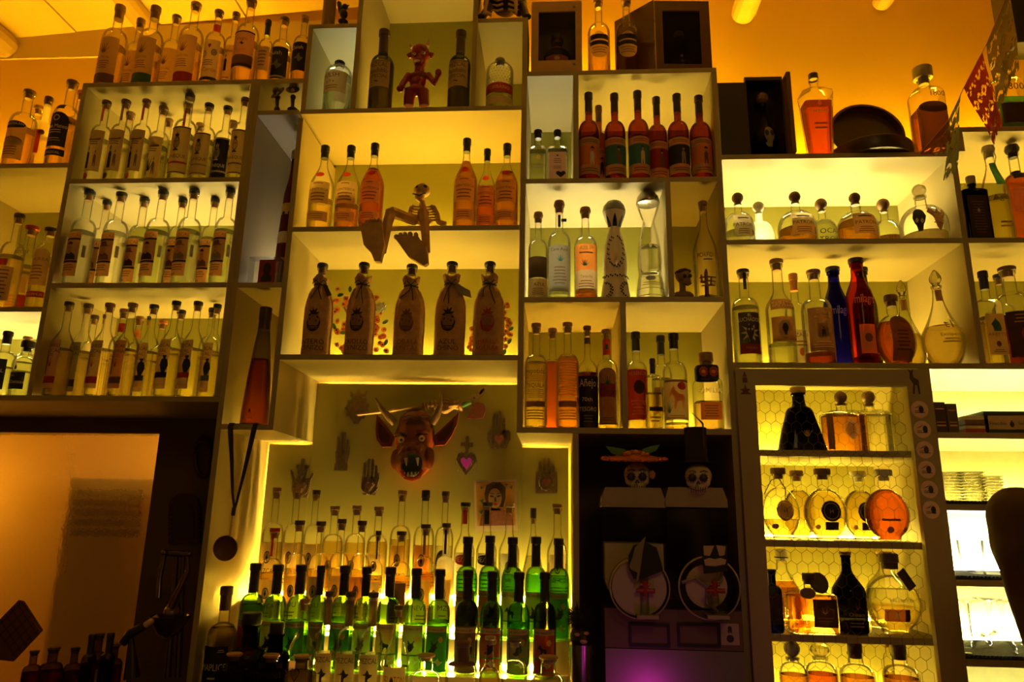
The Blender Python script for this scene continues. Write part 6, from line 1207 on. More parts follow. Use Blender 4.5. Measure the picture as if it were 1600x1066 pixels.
for a in ((627, 687.5), (659, 685.3)):
    f.ball(*a, 5.2, dy=-.044, ry=4); oo = f.done('eye', pal('yel')); f.ball(*a, 2.1, dy=-.0515, ry=1.5); f.done('pupil', pal('blk'), oo)
    f.limb([(a[0]-9, a[1]-5, -.038), (a[0], a[1]-10, -.045), (a[0]+9, a[1]-6, -.038)], [1.5, 2.5, 1.5], 8).done('eyebrow', pal('blk'))
for pts in ([(590, 648), (588, 672), (590, 688), (598, 699), (613, 699), (617, 684), (606, 668)], [(718, 645), (714, 665), (706, 682), (696, 696), (680, 697), (676, 684), (694, 668)]):
    f.poly(pts, -.012, .004); oo = f.done('ear', MR, smooth=False)
    cx_, cy_ = sum(p[0] for p in pts)/7, sum(p[1] for p in pts)/7
    f.poly([(cx_+(a-cx_)*.66, cy_+(b-cy_)*.66) for a, b in pts], -.0145, -.0121); f.done('inner_ear', mat('ear_dark', (.06, .012, .008), .4), oo, smooth=False)
for pts, rr in (([(617, 661, -.02), (606, 650, -.03), (595, 637, -.035), (586, 621, -.03)], [6.5, 5.5, 4, .8]), ([(675, 661, -.02), (683, 648, -.03), (688, 632, -.035), (689, 613, -.03)], [7, 6, 4, .8])): f.limb(pts, rr, 12).done('horn', HN)
for j, y in enumerate((652, 657, 662)): f.limb([(628+3*j, y, -.036), (640, y-3, -.042), (650, y, -.043), (660, y-3, -.042), (670-3*j, y, -.036)], .9, 6).done('wrinkle', pal('dkb'))
f = Fig('wooden_whisk', 'turned wooden chocolate whisk mounted behind the devil mask', 'whisk', 640, 640, YW-.012); WD = mat('pale_wood', (.50, .30, .12), .5, var=.3, scale=40)
f.limb([(558, 648.5), (600, 643), (650, 636), (686, 631.5)], [2, 2.6, 3, 3.2]).done('handle', WD)
for j, (x, y, rr) in enumerate(((662, 634.5, 5), (667, 634, 6.5), (673, 633, 5.5), (680, 632.5, 7))): f.limb([(x-1.6, y), (x+1.6, y-.4)], rr, 16).done('ring', mat('whisk_ring', (.30, .15, .06), .4))
for j in range(9):
    a = 2*math.pi*j/9; f.limb([(689+14*t, 635-1.2*t+7*math.cos(a)*(1+.5*math.sin(math.pi*t)), 7*f.k*math.sin(a)*(1+.5*math.sin(math.pi*t))) for t in np.linspace(0, 2, 7)], 2.6, 6).done('blade', WD)
f.limb([(718, 634.5), (722, 634)], 8.5, 16).done('head_ring', pal('brn')); f.limb([(722, 633.5), (736, 629)], [4, 3]).done('tip', pal('grn'))
TIN = mat('tin', (.36, .27, .20), .32, .85, var=.5, scale=120, bump=.5); PKG = mat('pink_enamel', (.62, .22, .26), .35, var=.1); HOT = mat('glowing_hot_pink', (.85, .07, .36), .25, emit=.12)  # hot pink heart given a faint glow, though it is no lamp
def charm(label, px, py, w_, h_, shapes, heart=None, hm=None, cat='charm'):
    P = at(px, py, YW-.006); k = mpp(P); r = root('tin_charm', P, label, cat, 'tin charms on the niche wall')
    mb = MB()
    for i, poly in enumerate(shapes): mb.prism([(P.x+x*w_*k, P.z+(z-.5)*h_*k) for x, z in poly], YW-.004-.0015*(i % 3), YW-.0005)
    b = mb.build('plate', TIN, r)
    if heart:
        hx, hz, hs = heart
        for s_, m, dy in ((1.25, TIN, -.008), (1.0, hm or PKG, -.0095)):
            MB().prism([(P.x+(hx+x*hs*s_)*w_*k, P.z+(hz-.5)*h_*k+(z-.5)*hs*s_*w_*k) for x, z in _heart], YW+dy, YW-.003).build('heart' if m is not TIN else 'heart_rim', m, r)
    rim = MB(); n_ = 26
    for j in range(n_):
        a = 2*math.pi*j/n_; hx, hz, hs = heart or (0, .3, .5)
        rim.ball((P.x+(hx+hs*.95*math.cos(a))*w_*k, YW-.004, P.z+((hz-.5)*h_+hs*.95*math.sin(a)*w_)*k), .0022, 6, 4)
    rim.build('beaded_rim', TIN, r)
    return r
def fingers(n=4, z0=.45, top=1.0, spread=.0, wd=.12):
    out = []
    for j in range(n):
        x = (j-(n-1)/2)*.2; zt = top-(.10 if j in (0, n-1) else 0)-(.08 if j == n-1 else 0); dx = x*spread
        out.append([(x-wd/2, z0), (x+wd/2, z0), (x+wd/2+dx, zt-.03), (x+dx, zt), (x-wd/2+dx, zt-.03)])
    return out
palm = [[(-.32, 0), (.32, 0), (.44, .2), (.42, .5), (-.42, .5), (-.44, .2)]]
thumb = [[(.36, .2), (.5, .45), (.46, .62), (.38, .58), (.3, .4)]]
cross = [[(-.08, .55), (.08, .55), (.08, 1), (-.08, 1)], [(-.3, .74), (.3, .74), (.3, .84), (-.3, .84)]]
sun_ = [[(.5*math.cos(math.pi*i/11)*(1 if i % 2 else .8), .45+.42*math.sin(math.pi*i/11)*(1 if i % 2 else .8)) for i in range(22)]]
charm('tin crowned heart charm with small heart, upper left of mask', 558, 635, 40, 52, sun_+[[(-.3, .8), (.3, .8), (.34, .98), (.15, .86), (0, 1.02), (-.15, .86), (-.34, .98)], [(-.1, -.02), (.1, -.02), (.2, .12), (-.2, .12)]], (0, .46, .36), mat('dull_pink', (.40, .24, .18), .4))
charm('narrow tin hand charm holding a star, left of mask', 534, 705, 25, 60, fingers(4, .45)+[[(-.4, 0), (.4, 0), (.4, .18), (-.4, .18)], [(-.3, .18), (.3, .18), (.42, .5), (-.42, .5)]]+thumb, (0, .36, .2), TIN)
charm('spread tin hand charm topped with a cross, lowest left', 471, 747, 34, 60, palm+fingers(4, .35, .82, .7)+cross, (0, .26, .40), mat('dull_pink'))
charm('tin hand charm with pink heart below left of mask', 578, 745, 31, 56, palm+fingers(4)+thumb, (0, .24, .42), mat('dull_pink'))
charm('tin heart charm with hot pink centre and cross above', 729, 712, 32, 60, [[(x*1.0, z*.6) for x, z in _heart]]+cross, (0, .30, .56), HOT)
charm('tin hand charm with winged pink heart, upper right of mask', 780, 672, 36, 58, palm+fingers(3, .4, 1.02)+[[(-.5, .25), (-.38, .1), (-.3, .4), (-.48, .45)], [(.5, .25), (.38, .1), (.3, .4), (.48, .45)]], (0, .24, .40))
charm('boxy tin hand charm with pink heart, far right of niche', 854, 743, 34, 54, [[(-.5, 0), (.5, 0), (.5, .6), (-.5, .6)]]+fingers(4, .55, 1.0), (0, .30, .36))
r = root('rabbit_charm', at(747, 632, YW-.004), 'flat rabbit ornament in a pink beaded dress', 'charm'); 
def flat(name, polys, m, y0, y1, parent=r):
    mb = MB()
    for poly in polys: mb.prism([((v := at(a, b, YW)).x, v.z) for a, b in poly], y0, y1)
    return mb.build(name, m, parent)
flat('head', [[(733, 625), (737, 617), (746, 616), (749, 622), (744, 630), (735, 630)], [(745, 617), (755, 607), (760, 611), (757, 615), (748, 622)], [(748, 615), (756, 605), (757, 610), (751, 618)]], mat('rabbit_cream', (.60, .46, .26), .5), YW-.005, YW-.0005)
flat('dress', [[(738, 632), (748, 629), (757, 632), (759, 642), (755, 654), (740, 656), (729, 654), (735, 645)]], mat('pink_sequins', (.55, .20, .22), .3, .3, var=.6, scale=300), YW-.007, YW-.0005)
flat('arm', [[(724, 633), (728, 631), (738, 635), (737, 639), (727, 638)]], mat('rabbit_cream'), YW-.009, YW-.0065)
flat('eye', [_ell(741, 622.5, 1.8, 1.8)], pal('brn'), YW-.0058, YW-.0049)
# portrait card
pc = root('portrait_card', at(775, 830, YW-.002), 'portrait card of a dark-haired woman pinned to niche wall', 'poster')
flat('card', [[(740.5, 752), (806.5, 748.6), (809, 829), (742.7, 831)]], mat('card_white', (.70, .58, .46), .6), YW-.0022, YW-.0012, pc)
cdm = flat('print', [[(744, 755.5), (803.5, 752.5), (805.5, 821), (746, 822.5)]], mat('ochre_ink', (.62, .34, .07), .6, var=.4, scale=45), YW-.0027, YW-.0022, pc)
flat('print', [[(760, 790), (757, 772), (760, 758), (770, 753.5), (782, 754), (790, 762), (790, 780), (786, 793)]], pal('dkb'), YW-.0031, YW-.0027, pc)
flat('print', [_ell(773.5, 779, 10.5, 16)], mat('face_tone', (.50, .30, .16), .6), YW-.0035, YW-.0031, pc)
flat('print', [[(764, 794), (784, 794), (800, 806), (803, 821), (749, 822), (752, 806)], [(767, 790), (781, 790), (782, 798), (766, 798)]], mat('mauve_ink', (.32, .12, .13), .6, var=.5, scale=90), YW-.0034, YW-.0031, pc)
flat('print', [[(766, 774), (772, 775), (771, 777.5), (766, 776.5)], [(776, 775), (782, 773.5), (782, 776.3), (777, 777.5)], [(765, 770.5), (772, 771.5), (772, 772.6), (765, 771.8)], [(776, 771.5), (783, 770), (783, 771.4), (776, 772.6)], [(773, 777), (775, 777), (775.5, 784), (772.5, 784)]], pal('blk'), YW-.0039, YW-.0035, pc)
flat('print', [[(769.5, 788), (774, 786.5), (778.5, 788), (774, 790.5)]], pal('red'), YW-.0039, YW-.0035, pc)
flat('print', [[(750, 760), (756, 762), (752, 765)], [(796, 762), (801, 758), (800, 765)], [(750, 782), (756, 780), (754, 788)], [(795, 790), (801, 786), (799, 796)], [(748, 800), (755, 797), (753, 804)], [(789, 757), (794, 756), (792, 760)]], pal('grn'), YW-.0031, YW-.0027, pc)

# --- frozen-drink machine with two sugar-skull ornaments
f = Fig('slush_machine', 'two-bowl frozen drink machine with red taps in dark recess', 'drink machine', 1048, 1066, .0)
HS = mat('machine_housing', (.16, .10, .06), .35, .2, var=.1, scale=12); PL_ = mat('ivory_plastic', (.34, .27, .15), .4); BK_ = mat('black_plastic', (.015, .012, .01), .35); ST = mat('brushed_steel', (.30, .26, .24), .3, .85, var=.1, scale=20)
l = f.r.location; yf = -.07
hx0, hx1 = at(945.5, 1000, yf).x, at(1161, 1000, yf).x; hz1 = at(1050, 953, yf).z; hzm = at(1050, 1015, yf).z; zb0 = .991
f.r.location.z = zb0
MB().box((hx0, yf, hzm), (hx1, yf+.26, hz1)).build('housing', HS, f.r); MB().box((hx0, yf-.004, zb0), (hx1, yf+.26, hzm-.001)).build('lower_panel', ST, f.r)
for a, b in ((983, 1046), (1059, 1124)):
    p, q_ = at(a, 1010, yf-.001), at(b, 975, yf-.001)
    MB().box((p.x, yf-.006, p.z), (q_.x, yf, p.z+.006)).box((p.x, yf-.006, q_.z-.006), (q_.x, yf, q_.z)).box((p.x, yf-.006, p.z+.006), (p.x+.006, yf, q_.z-.006)).box((q_.x-.006, yf-.006, p.z+.006), (q_.x, yf, q_.z-.006)).build('label_frame', BK_, f.r)
p, q_ = at(1127, 1008, yf), at(1154, 975, yf)
s_ = MB().box((p.x, yf-.001, p.z), (q_.x, yf, q_.z)).build('sticker', mat('sticker_cream', (.42, .32, .2), .6), f.r)
MB().prism([((p.x+q_.x)/2+x*.016, p.z+.028+z*.022) for x, z in SHAPES['man'][0]], yf-.0016, yf-.001).prism([((p.x+q_.x)/2+x*.018, p.z+.006+z*.018) for x, z in SHAPES['ring'][0]], yf-.0016, yf-.001).build('print', pal('ink'), s_)
CLRB = glass('bowl', (.93, .92, .88), edge=.5); SL = mat('white_slush', (.62, .52, .36), .6, var=.06)
def bowl(x0, x1, dcx, level, rpx, fill):
    a, b = at(x0, 960, yf-.0), at(x1, 960, yf); zt = at((x0+x1)/2, 793, yf).z; zb = hz1+.002; xm = (a.x+b.x)/2; hw = (b.x-a.x)/2; dc = at(dcx, 919, yf-.05); rr = rpx*mpp(dc)
    # tank: squared tub, rounded at the bottom, with a round drum nose in front
    pts = [(-hw, zt), (-hw, zb+hw*.9)]+[(-hw*math.cos(t), zb+hw*.9-hw*.9*math.sin(t)) for t in np.linspace(.2, math.pi-.2, 9)]+[(hw, zb+hw*.9), (hw, zt)]
    MB().rings([[(xm+x, y, z) for x, z in pts] for y in (yf+.005, yf+.22)], True, True).build('bowl', CLRB, f.r, smooth=True, sharp=30)
    Md = Matrix.Translation((dc.x, yf+.02, dc.z)) @ Matrix.Rotation(math.radians(90), 4, 'X')
    MB().lathe([(rr*.96, 0), (rr, .012), (rr, .058), (rr*.96, .066), (rr*.5, .070), (.001, .071)], n=36, M=Md, cap0=False, cap1=False).build('drum_nose', CLRB, f.r, smooth=True)
    MB().lathe([(rr*1.0, .060), (rr*1.03, .062), (rr*1.03, .066), (rr*.98, .068)], n=36, M=Md, cap0=False, cap1=False).build('nose_rim', mat('clear_rim', (.4, .33, .2), .2), f.r, smooth=True)
    zl = at(xm, level, yf).z if level else None
    if fill:
        zl = at((x0+x1)/2, level, yf).z; p2 = [(x*.94, z if z < zl else zl) for x, z in pts]; p2 = [(x, max(z, zb+.004)) for x, z in p2]
        MB().rings([[(xm+x, y, z) for x, z in p2] for y in (yf+.012, yf+.21)]).build('slush', SL, f.r, smooth=True, sharp=30)
        MB().lathe([(rr*.93, .0), (rr*.93, .055), (.001, .06)], n=32, M=Md).build('slush', SL, f.r, smooth=True)
    else:
        MB().lathe([(rr*.62, .0), (rr*.70, .02), (rr*.70, .03), (rr*.2, .034)], n=28, M=Md).build('slush', SL, f.r, smooth=True)
        for j in range(3): 
            a_ = j*2.1+.4; MB().tube([(dc.x, yf-.02, dc.z), (dc.x+rr*.5*math.cos(a_), yf-.024, dc.z+rr*.5*math.sin(a_)), (dc.x+rr*.85*math.cos(a_+.5), yf-.02, dc.z+rr*.85*math.sin(a_+.5))], .004, 8).build('auger_blade', PL_, f.r, smooth=True)
    # lid
    lz = at((x0+x1)/2, 762, yf).z
    MB().rings([[(xm+sx*hw*k_, yf+.004+ (0 if sy < 0 else .215), zz_) for sx, sy in ((-1, -1), (1, -1), (1, 1), (-1, 1))] for k_, zz_ in ((1.04, zt), (1.04, zt+.018), (.90, lz))]).build('lid', PL_, f.r)
    MB().box((xm-hw*.62, yf+.03, lz), (xm+hw*.62, yf+.16, lz+.003)).build('lid_plate', BK_, f.r)
    # tap
    tp = at(dcx+8, 922, yf-.055)
    t_ = MB().tube([tp+Vector((0, -.0, -.015)), tp+Vector((0, 0, .022))], [.006, .008], 10).tube([tp+Vector((-.022, 0, -.002)), tp+Vector((.024, 0, -.002))], [.005, .006], 10).tube([tp+Vector((-.012, 0, .012)), tp+Vector((.012, 0, .012))], .004, 8).build('tap', mat('tap_red', (.30, .02, .012), .35), f.r, smooth=True)
    MB().tube([tp+Vector((0, .008, -.01)), tp+Vector((0, .008, -.055))], .010, 14).build('spout', glass('bowl', (.93, .92, .88)), f.r, smooth=True)
    MB().box((tp.x-.022, yf-.066, tp.z-.066), (tp.x+.030, yf-.02, tp.z-.058)).build('drip_lip', PL_, f.r)
    return xm, lz+.003
xm1, lz1 = bowl(944, 1044, 1000, 850, 46, True); xm2, lz2 = bowl(1047, 1145, 1109, 880, 47, False)
yb = yf-.054
def fl(name, polys, m, y0, y1, parent):
    mb = MB()
    for poly in polys: mb.prism([((v := at(a, b, y0)).x, v.z) for a, b in poly], y0, y1)
    return mb.build(name, m, parent)
mk = root('wrestler_mask_badge', at(1010, 905, yb), 'black mask badge with silver wing on the left drum', 'badge')
fl('plate', [[(982, 868), (990, 852), (1010, 848), (1026, 856), (1033, 878), (1036, 892), (1004, 905), (990, 905), (983, 890)]], BK_, yb-.004, yb, mk)
fl('wing', [[(983, 886), (988, 872), (992, 856), (1009, 838), (1004, 864), (1002, 880), (998, 905), (993, 913), (996, 895), (986, 890)]], mat('silver_glitter', (.45, .36, .28), .25, .9, var=.6, scale=400), yb-.007, yb-.004, mk)
mk = root('moustache_mask_badge', at(1118, 896, yb), 'black mask badge with white eyes and moustache on right drum', 'badge')
fl('plate', [[(1097, 852), (1137, 852), (1137, 893), (1100, 897)]], BK_, yb-.004, yb, mk)
fl('eye', [[(1099, 853), (1116, 853), (1109, 869), (1100, 868)]], mat('mask_cream', (.5, .38, .2), .5), yb-.0055, yb-.004, mk); fl('eye', [[(1119, 852), (1134, 854), (1132, 868), (1124, 869)]], mat('mask_cream'), yb-.0055, yb-.004, mk)
fl('moustache', [[(1100, 875), (1108, 872), (1117, 874), (1126, 872), (1135, 875), (1133, 882), (1117, 885), (1102, 884)]], mat('mask_cream'), yb-.0055, yb-.004, mk)
PLS = mat('painted_plaster', (.62, .50, .30), .5, var=.12, scale=60)
def sugar_skull(px, py, lab, zl, Y=-.02):
    g = Fig('sugar_skull', lab, 'figurine', px, py+25, Y, 'sugar skulls on the drink machine', z=zl)
    g.ball(px, py-6, 21, ry=22, rz=19).ball(px, py+12, 14.5, ry=17, rz=12, dy=-.004).ball(px-12, py+4, 7, dy=-.020).ball(px+12, py+4, 7, dy=-.020).done('skull', PLS, vox=.0028, it=4)
    for sx in (-9.5, 8.5):
        g.ball(px+sx, py-3, 6, dy=-.037, ry=3, rz=6); o = g.done('eye_socket', pal('blk'))
        for j in range(10): 
            a = 2*math.pi*j/10; g.ball(px+sx+6.8*math.cos(a), py-3+6.8*math.sin(a), .9, dy=-.0375); 
        g.done('eye_dots', pal('brn'), o); g.limb([(px+sx-6, py-12, -.036), (px+sx, py-14.5, -.037), (px+sx+6, py-12.5, -.036)], .8, 6).done('eyebrow', pal('blk'))
    g.limb([(px-2, py+7, -.043), (px, py+2, -.045), (px+2.5, py+7, -.043)], [1.6, 1, 1.6], 6).done('nose', pal('blk'))
    for j in range(7): g.limb([(px-11+j*3.7, py+11.5, -.0375+abs(j-3)*.0022), (px-10.5+j*3.5, py+20, -.036+abs(j-3)*.0022)], .5, 5).done('tooth_line', pal('dkb'))
    g.limb([(px-12+j*4, py+15.5+1.5*math.cos(j-3), -.0385+abs(j-3)*.0021) for j in range(7)], .55, 5).done('mouth_line', pal('dkb'))
    return g
g = sugar_skull(995.5, 748, 'sugar skull in a flowered wide-brim hat with green leaves', lz1)
M = Matrix.Translation(g.p(991, 717)) @ Matrix.Rotation(math.radians(8), 4, 'X'); rr = 49*g.k
MB().lathe([(rr*.3, .004), (rr*.98, -.003), (rr, 0), (rr*.5, .010), (rr*.42, .018), (.001, .02)], n=32, M=M).build('hat', mat('orange_straw', (.45, .10, .03), .8, var=.4, scale=120, bump=.5), g.r, smooth=True)
for j in range(26):
    a = 2*math.pi*j/26; p = M @ Vector((rr*1.0*math.cos(a), rr*1.0*math.sin(a), 0)); MB().ball(p, (.006, .006, .0045), 8, 5).build('fringe_flower', mat('orange_fringe', (.50, .12, .03), .8, var=.3), g.r, smooth=True)
for j in range(7): MB().ball(g.p(977+j*5.5, 710-3*math.sin(j*.6), -.035), (.009, .007, .007), 8, 6).build('flower', mat('yellow_flower', (.55, .28, .04), .8) if j % 2 else mat('orange_fringe'), g.r, smooth=True)
MB().ball(g.p(1019, 742, -.025), (.009, .006, .012), 10, 6).build('flower', mat('peach_flower', (.5, .25, .12), .8), g.r, smooth=True)
for pts in ([(946, 697), (958, 699), (976, 702), (988, 712), (972, 713), (956, 709)], [(1031, 695), (1018, 697), (1004, 702), (998, 711), (1012, 710), (1026, 704)]): fl('leaf', [pts], mat('leaf_green', (.07, .20, .05), .6, var=.3), g.Y-.03, g.Y-.028, g.r)
g = sugar_skull(1091, 750, 'sugar skull in a tall black top hat', lz2, -.055)
zc0 = g.p(1090, 724).z; c0 = g.p(1090, 724); rb = 29*g.k; rc = 17*g.k; ht = g.p(1086, 669).z-zc0
MB().lathe([(rb, 0), (rb, .003), (rc*1.05, .006), (rc*1.0, ht*.3), (rc*1.02, ht), (.001, ht)], c=(c0.x-.003, -.055, zc0), n=28).build('top_hat', mat('black_felt_hat', (.018, .012, .010), .85), g.r, smooth=True)
MB().tube([g.p(1100, 700, -.03), g.p(1098, 662, -.03), g.p(1081, 645, -.03)], [.0015, .003, .0008], 6).build('feather', pal('dkb'), g.r, smooth=True)
# shaker with a fluffy black top
g = Fig('novelty_shaker', 'steel cup with dark face mask and fluffy black top', 'shaker', 909, 1066, -.05, z=.9905)
zc1 = at(909, 1010, -.05).z; xx = g.r.location.x
MB().lathe([(.026, 0), (.027, .002), (.032, zc1-.99), (.033, zc1-.985), (.031, zc1-.985)], c=(xx, -.05, .9915), n=28).build('cup', mat('dark_steel', (.22, .20, .17), .2, .9), g.r, smooth=True)
g.ball(908, 995, 18, rz=17).ball(913, 1000, 8, dy=-.025).done('head', mat('mask_black', (.02, .015, .012), .4), vox=.0025, it=2)
for a in ((902, 992), (916, 990)): g.ball(*a, 4.5, dy=-.027, rz=3, ry=3).done('eye', mat('mask_pale', (.45, .25, .18), .4))
g.ball(912, 1003, 6, dy=-.0335, rz=4, ry=3).done('mouth', mat('mask_pale'))
mb = MB(); rg = random.Random(5); c = g.p(906, 966)
for j in range(420):
    v = Vector((rg.gauss(0, 1), rg.gauss(0, 1), rg.gauss(0, 1))).normalized(); mb.tube([c+v*.012, c+v*rg.uniform(.028, .042)], [.0016, .0003], 3)
mb.ball(c, .024, 12, 8); o = mb.build('fluff', mat('black_fluff', (.012, .01, .01), .95), g.r); o['kind'] = 'stuff'

# --- paper banners on a string
def banner(label, TL, TR, BR, BL, col, seed, wave=.006, nx=26, nz=40, rot=0):
    """TL.. = (px, py, Y)"""
    c = [at(*v) for v in (TL, TR, BR, BL)]; rg = random.Random(seed); r = root('paper_banner', (c[0]+c[1])/2, label, 'banner', 'cut-paper banners'); mb = MB(); idx = {}; vs = []
    for j in range(nz+1):
        for i in range(nx+1):
            s_, t_ = i/nx, j/nz; p = (c[0]*(1-s_)+c[1]*s_)*(1-t_)+(c[3]*(1-s_)+c[2]*s_)*t_
            p = p+Vector((0, wave*math.sin(s_*9+seed)*t_+wave*.5*math.sin(t_*7), 0)); vs.append(p)
    fs = []
    for j in range(nz):
        for i in range(nx):
            a, b = i-nx/2+.5, (j % 10)-4.5; m_ = abs(a) % 7-3
            hole = (round(abs(m_)+abs(b)) in (2, 3) and 3 < j < nz-4 and rg.random() < .8) or (j > nz-4 and (i % 4) > nz-j)
            if not hole: k_ = j*(nx+1)+i; fs.append((k_, k_+1, k_+nx+2, k_+nx+1))
    mb.add(vs, fs); o = mb.build('sheet', mat('tissue_'+col, PAL[col] if col in PAL else (.3, .3, .3), .7, transl=.5, var=.15), r)
    s = o.modifiers.new('thickness', 'SOLIDIFY'); s.thickness = .0004
    return r
PAL['olive'] = (.36, .28, .10); PAL['rust'] = (.55, .12, .04); PAL['seaglass'] = (.40, .42, .20); PAL['umber'] = (.30, .13, .05)
banner('olive cut-paper banner hanging at top right', (1541, 70, -.165), (1576, -14, -.22), (1591, 108, -.22), (1561, 172, -.17), 'olive', 2)
banner('rust red cut-paper banner pointing down behind the string', (1506, 137, -.125), (1535, 81, -.155), (1568, 190, -.155), (1552, 228, -.125), 'rust', 4)
banner('pale green cut-paper banner at the shelf corner', (1483, 187, -.10), (1501, 148, -.12), (1498, 264, -.12), (1474, 282, -.10), 'seaglass', 6, nx=16)
banner('small brown cut-paper banner at the end of string', (1437, 240, -.07), (1483, 187, -.10), (1484, 238, -.10), (1462, 241, -.07), 'umber', 8, nx=14, nz=22)
sr = MB().tube([at(1434, 243, -.068), at(1437, 240, -.07), at(1483, 187, -.10), at(1506, 137, -.125), at(1535, 81, -.155), at(1541, 70, -.165), at(1576, -14, -.22), at(1600, -80, -.27)], .0011, 6).build('banner_string', mat('orange_string', (.6, .25, .06), .8)); tag(sr, 'orange string carrying the cut-paper banners', 'string')

# --- lower right shelves
def upright_book(px0, px1, py, z, m, lab, Y=.03):
    a, b = X_at(px0, Y, z), X_at(px1, Y, z); zt = Z_at(py, (a+b)/2, Y); r = root('book', ((a+b)/2, Y, z+.0008), lab, 'book', 'books on the bright shelf')
    MB().box((a, Y, z+.001), (b, Y+.12, zt)).build('cover', m, r); MB().box((a+.002, Y+.002, zt), (b-.002, Y+.118, zt+.0005)).build('pages', pal('cream'), r)
    MB().box((a+.004, Y-.0006, z+.02), (b-.004, Y, z+.024)).box((a+.004, Y-.0006, z+.03), (b-.004, Y, z+.032)).box((a+.004, Y-.0006, zt-.02), (b-.004, Y, zt-.017)).build('lettering', pal('ora'), r)
upright_book(1463.5, 1482, 628.5, zl[0], pal('dkb'), 'dark brown book at the left of bright shelf'); upright_book(1484, 1500, 631, zl[0], mat('olive_cover', (.12, .07, .02), .5), 'slimmer dark book beside the first')
for i, (za, zb_, lab) in enumerate(((0, 13, 'lower clear-lidded tin of the pair on bright shelf'), (14, 28, 'upper clear-lidded tin of the pair on bright shelf'))):
    Y = .05; z = zl[0]; a, b = X_at(1503+i*1, Y, z), X_at(1540, Y, z); k = mpp((a, Y, z)); r = root('shallow_tin', ((a+b)/2, Y, z+.0008+za*k), lab, 'tin', 'clear-lidded tins')
    MB().box((a, Y-.02, z+.001+za*k), (b, Y+.08, z+(za+8)*k)).build('base', pal('red') if i == 0 else pal('brn'), r); MB().box((a, Y-.02, z+(za+8)*k+.0003), (b, Y+.08, z+zb_*k)).build('lid', mat('clear_lid', (.75, .65, .35), .15), r)
Y = .03; z = zl[0]; a, b = X_at(1541, Y, z), X_at(1668, Y, z); zt = Z_at(643, (a+b)/2, Y); r = root('seed_box', ((a+b)/2, Y, z+.0008), 'long dark green box with two paper labels', 'box')
MB().box((a, Y, z+.001), (b, Y+.1, zt)).build('body', mat('dark_green_board', (.035, .05, .015), .5), r)
for t, x0, x1 in (('Finocchio', 1546, 1585), ('Sedano', 1588, 1640)):
    p, q_ = at(x0, 671, Y), at(x1, 650, Y); o = MB().box((p.x, Y-.0008, p.z), (q_.x, Y, q_.z)).build('label', pal('tan'), r)
    vs, fs = text_mesh(t); s_ = .013; MB().add([(p.x+.024+v[0]*s_*.9, Y-.0014, p.z+.012+v[1]*s_) for v in vs], fs).build('lettering', pal('ink'), o)
    MB().prism([(q_.x-.010+x*.012, p.z+.006+z_*.018) for x, z_ in SHAPES['pot'][0]], Y-.0014, Y-.0008).build('print', pal('ink'), o)
MATM = mat('rubber_mat', (.012, .012, .012), .6)
def bar_mat(z, lab):
    r = root('bar_mat', (xL+.3, .1, z+.0008), lab, 'mat', 'ribbed rubber mats'); MB().box((xL+.004, .004, z+.001), (xL+.62, .28, z+.005)).build('base', MATM, r)
    mb = MB()
    for i in range(62): mb.box((xL+.006+i*.0098, .0045, z+.005), (xL+.0115+i*.0098, .28, z+.0095))
    o = mb.build('ribs', MATM, r); o['kind'] = 'stuff'
bar_mat(zl[1], 'ribbed black rubber mat under the stacked glass saucers'); bar_mat(zl[2], 'ribbed black rubber mat on the whitest shelf'); bar_mat(zl[3], 'ribbed black rubber mat under the upturned stemmed glasses')
GC = glass('clr', GLS['clr'][0], edge=.6)
sm = None
zm_ = zl[1]+.0100
for s_i, (cx, Y, n_) in enumerate(((1489, .10, 10), (1522, .075, 10), (1553, .12, 9))):
    X0 = X_at(cx, Y, zm_); rr = 20*mpp((X0, Y, zm_))
    for j in range(n_):
        zz_ = zm_+.0005+j*.0078
        if sm is None:
            o = MB().lathe([(.02, 0), (.022, .001), (rr*.7, .002), (rr, .0072), (rr*1.0, .0078), (rr*.7, .0035), (.02, .003)], n=28).build('glass_saucer', glass('saucer', (.98, .95, .80), edge=.9), None, smooth=True); sm = o.data
        else: o = bpy.data.objects.new('glass_saucer', sm); COL.objects.link(o)
        o.location = (X0, Y, zz_)
        tag(o, 'clear glass saucer, %s from the bottom in the %s of saucers' % (ORD[j], ('left stack', 'middle stack', 'right stack')[s_i]), 'saucer', 'glass saucers in the %s' % ('left stack', 'middle stack', 'right stack')[s_i])
X0 = X_at(1548, .08, zl[2]); o = MB().lathe([(.03, 0), (.05, .002), (.056, .012), (.054, .012), (.048, .004)], n=32).build('glass_dish', GC, None, smooth=True); o.location = (X0, .08, zl[2]+.0100); tag(o, 'shallow clear glass dish on the whitest shelf', 'dish')
X0 = X_at(1522, .20, zl[2]); o = MB().lathe([(.028, 0), (.03, .002), (.034, .085), (.0325, .085), (.028, .006), (.001, .006)], n=28).build('tumbler', GC, None, smooth=True); o.location = (X0, .2, zl[2]+.0100); tag(o, 'plain clear tumbler washed out on the whitest shelf', 'glass')
zm3 = zl[3]+.0100
X0 = X_at(1506, .06, zl[3]); o = MB().lathe([(.014, 0), (.0155, .002), (.0165, .12), (.0155, .12), (.0145, .012), (.001, .012)], n=24).build('tall_glass', GC, None, smooth=True); o.location = (X0, .04, zm3); tag(o, 'narrow tall glass beside the upturned stemmed glasses', 'glass')
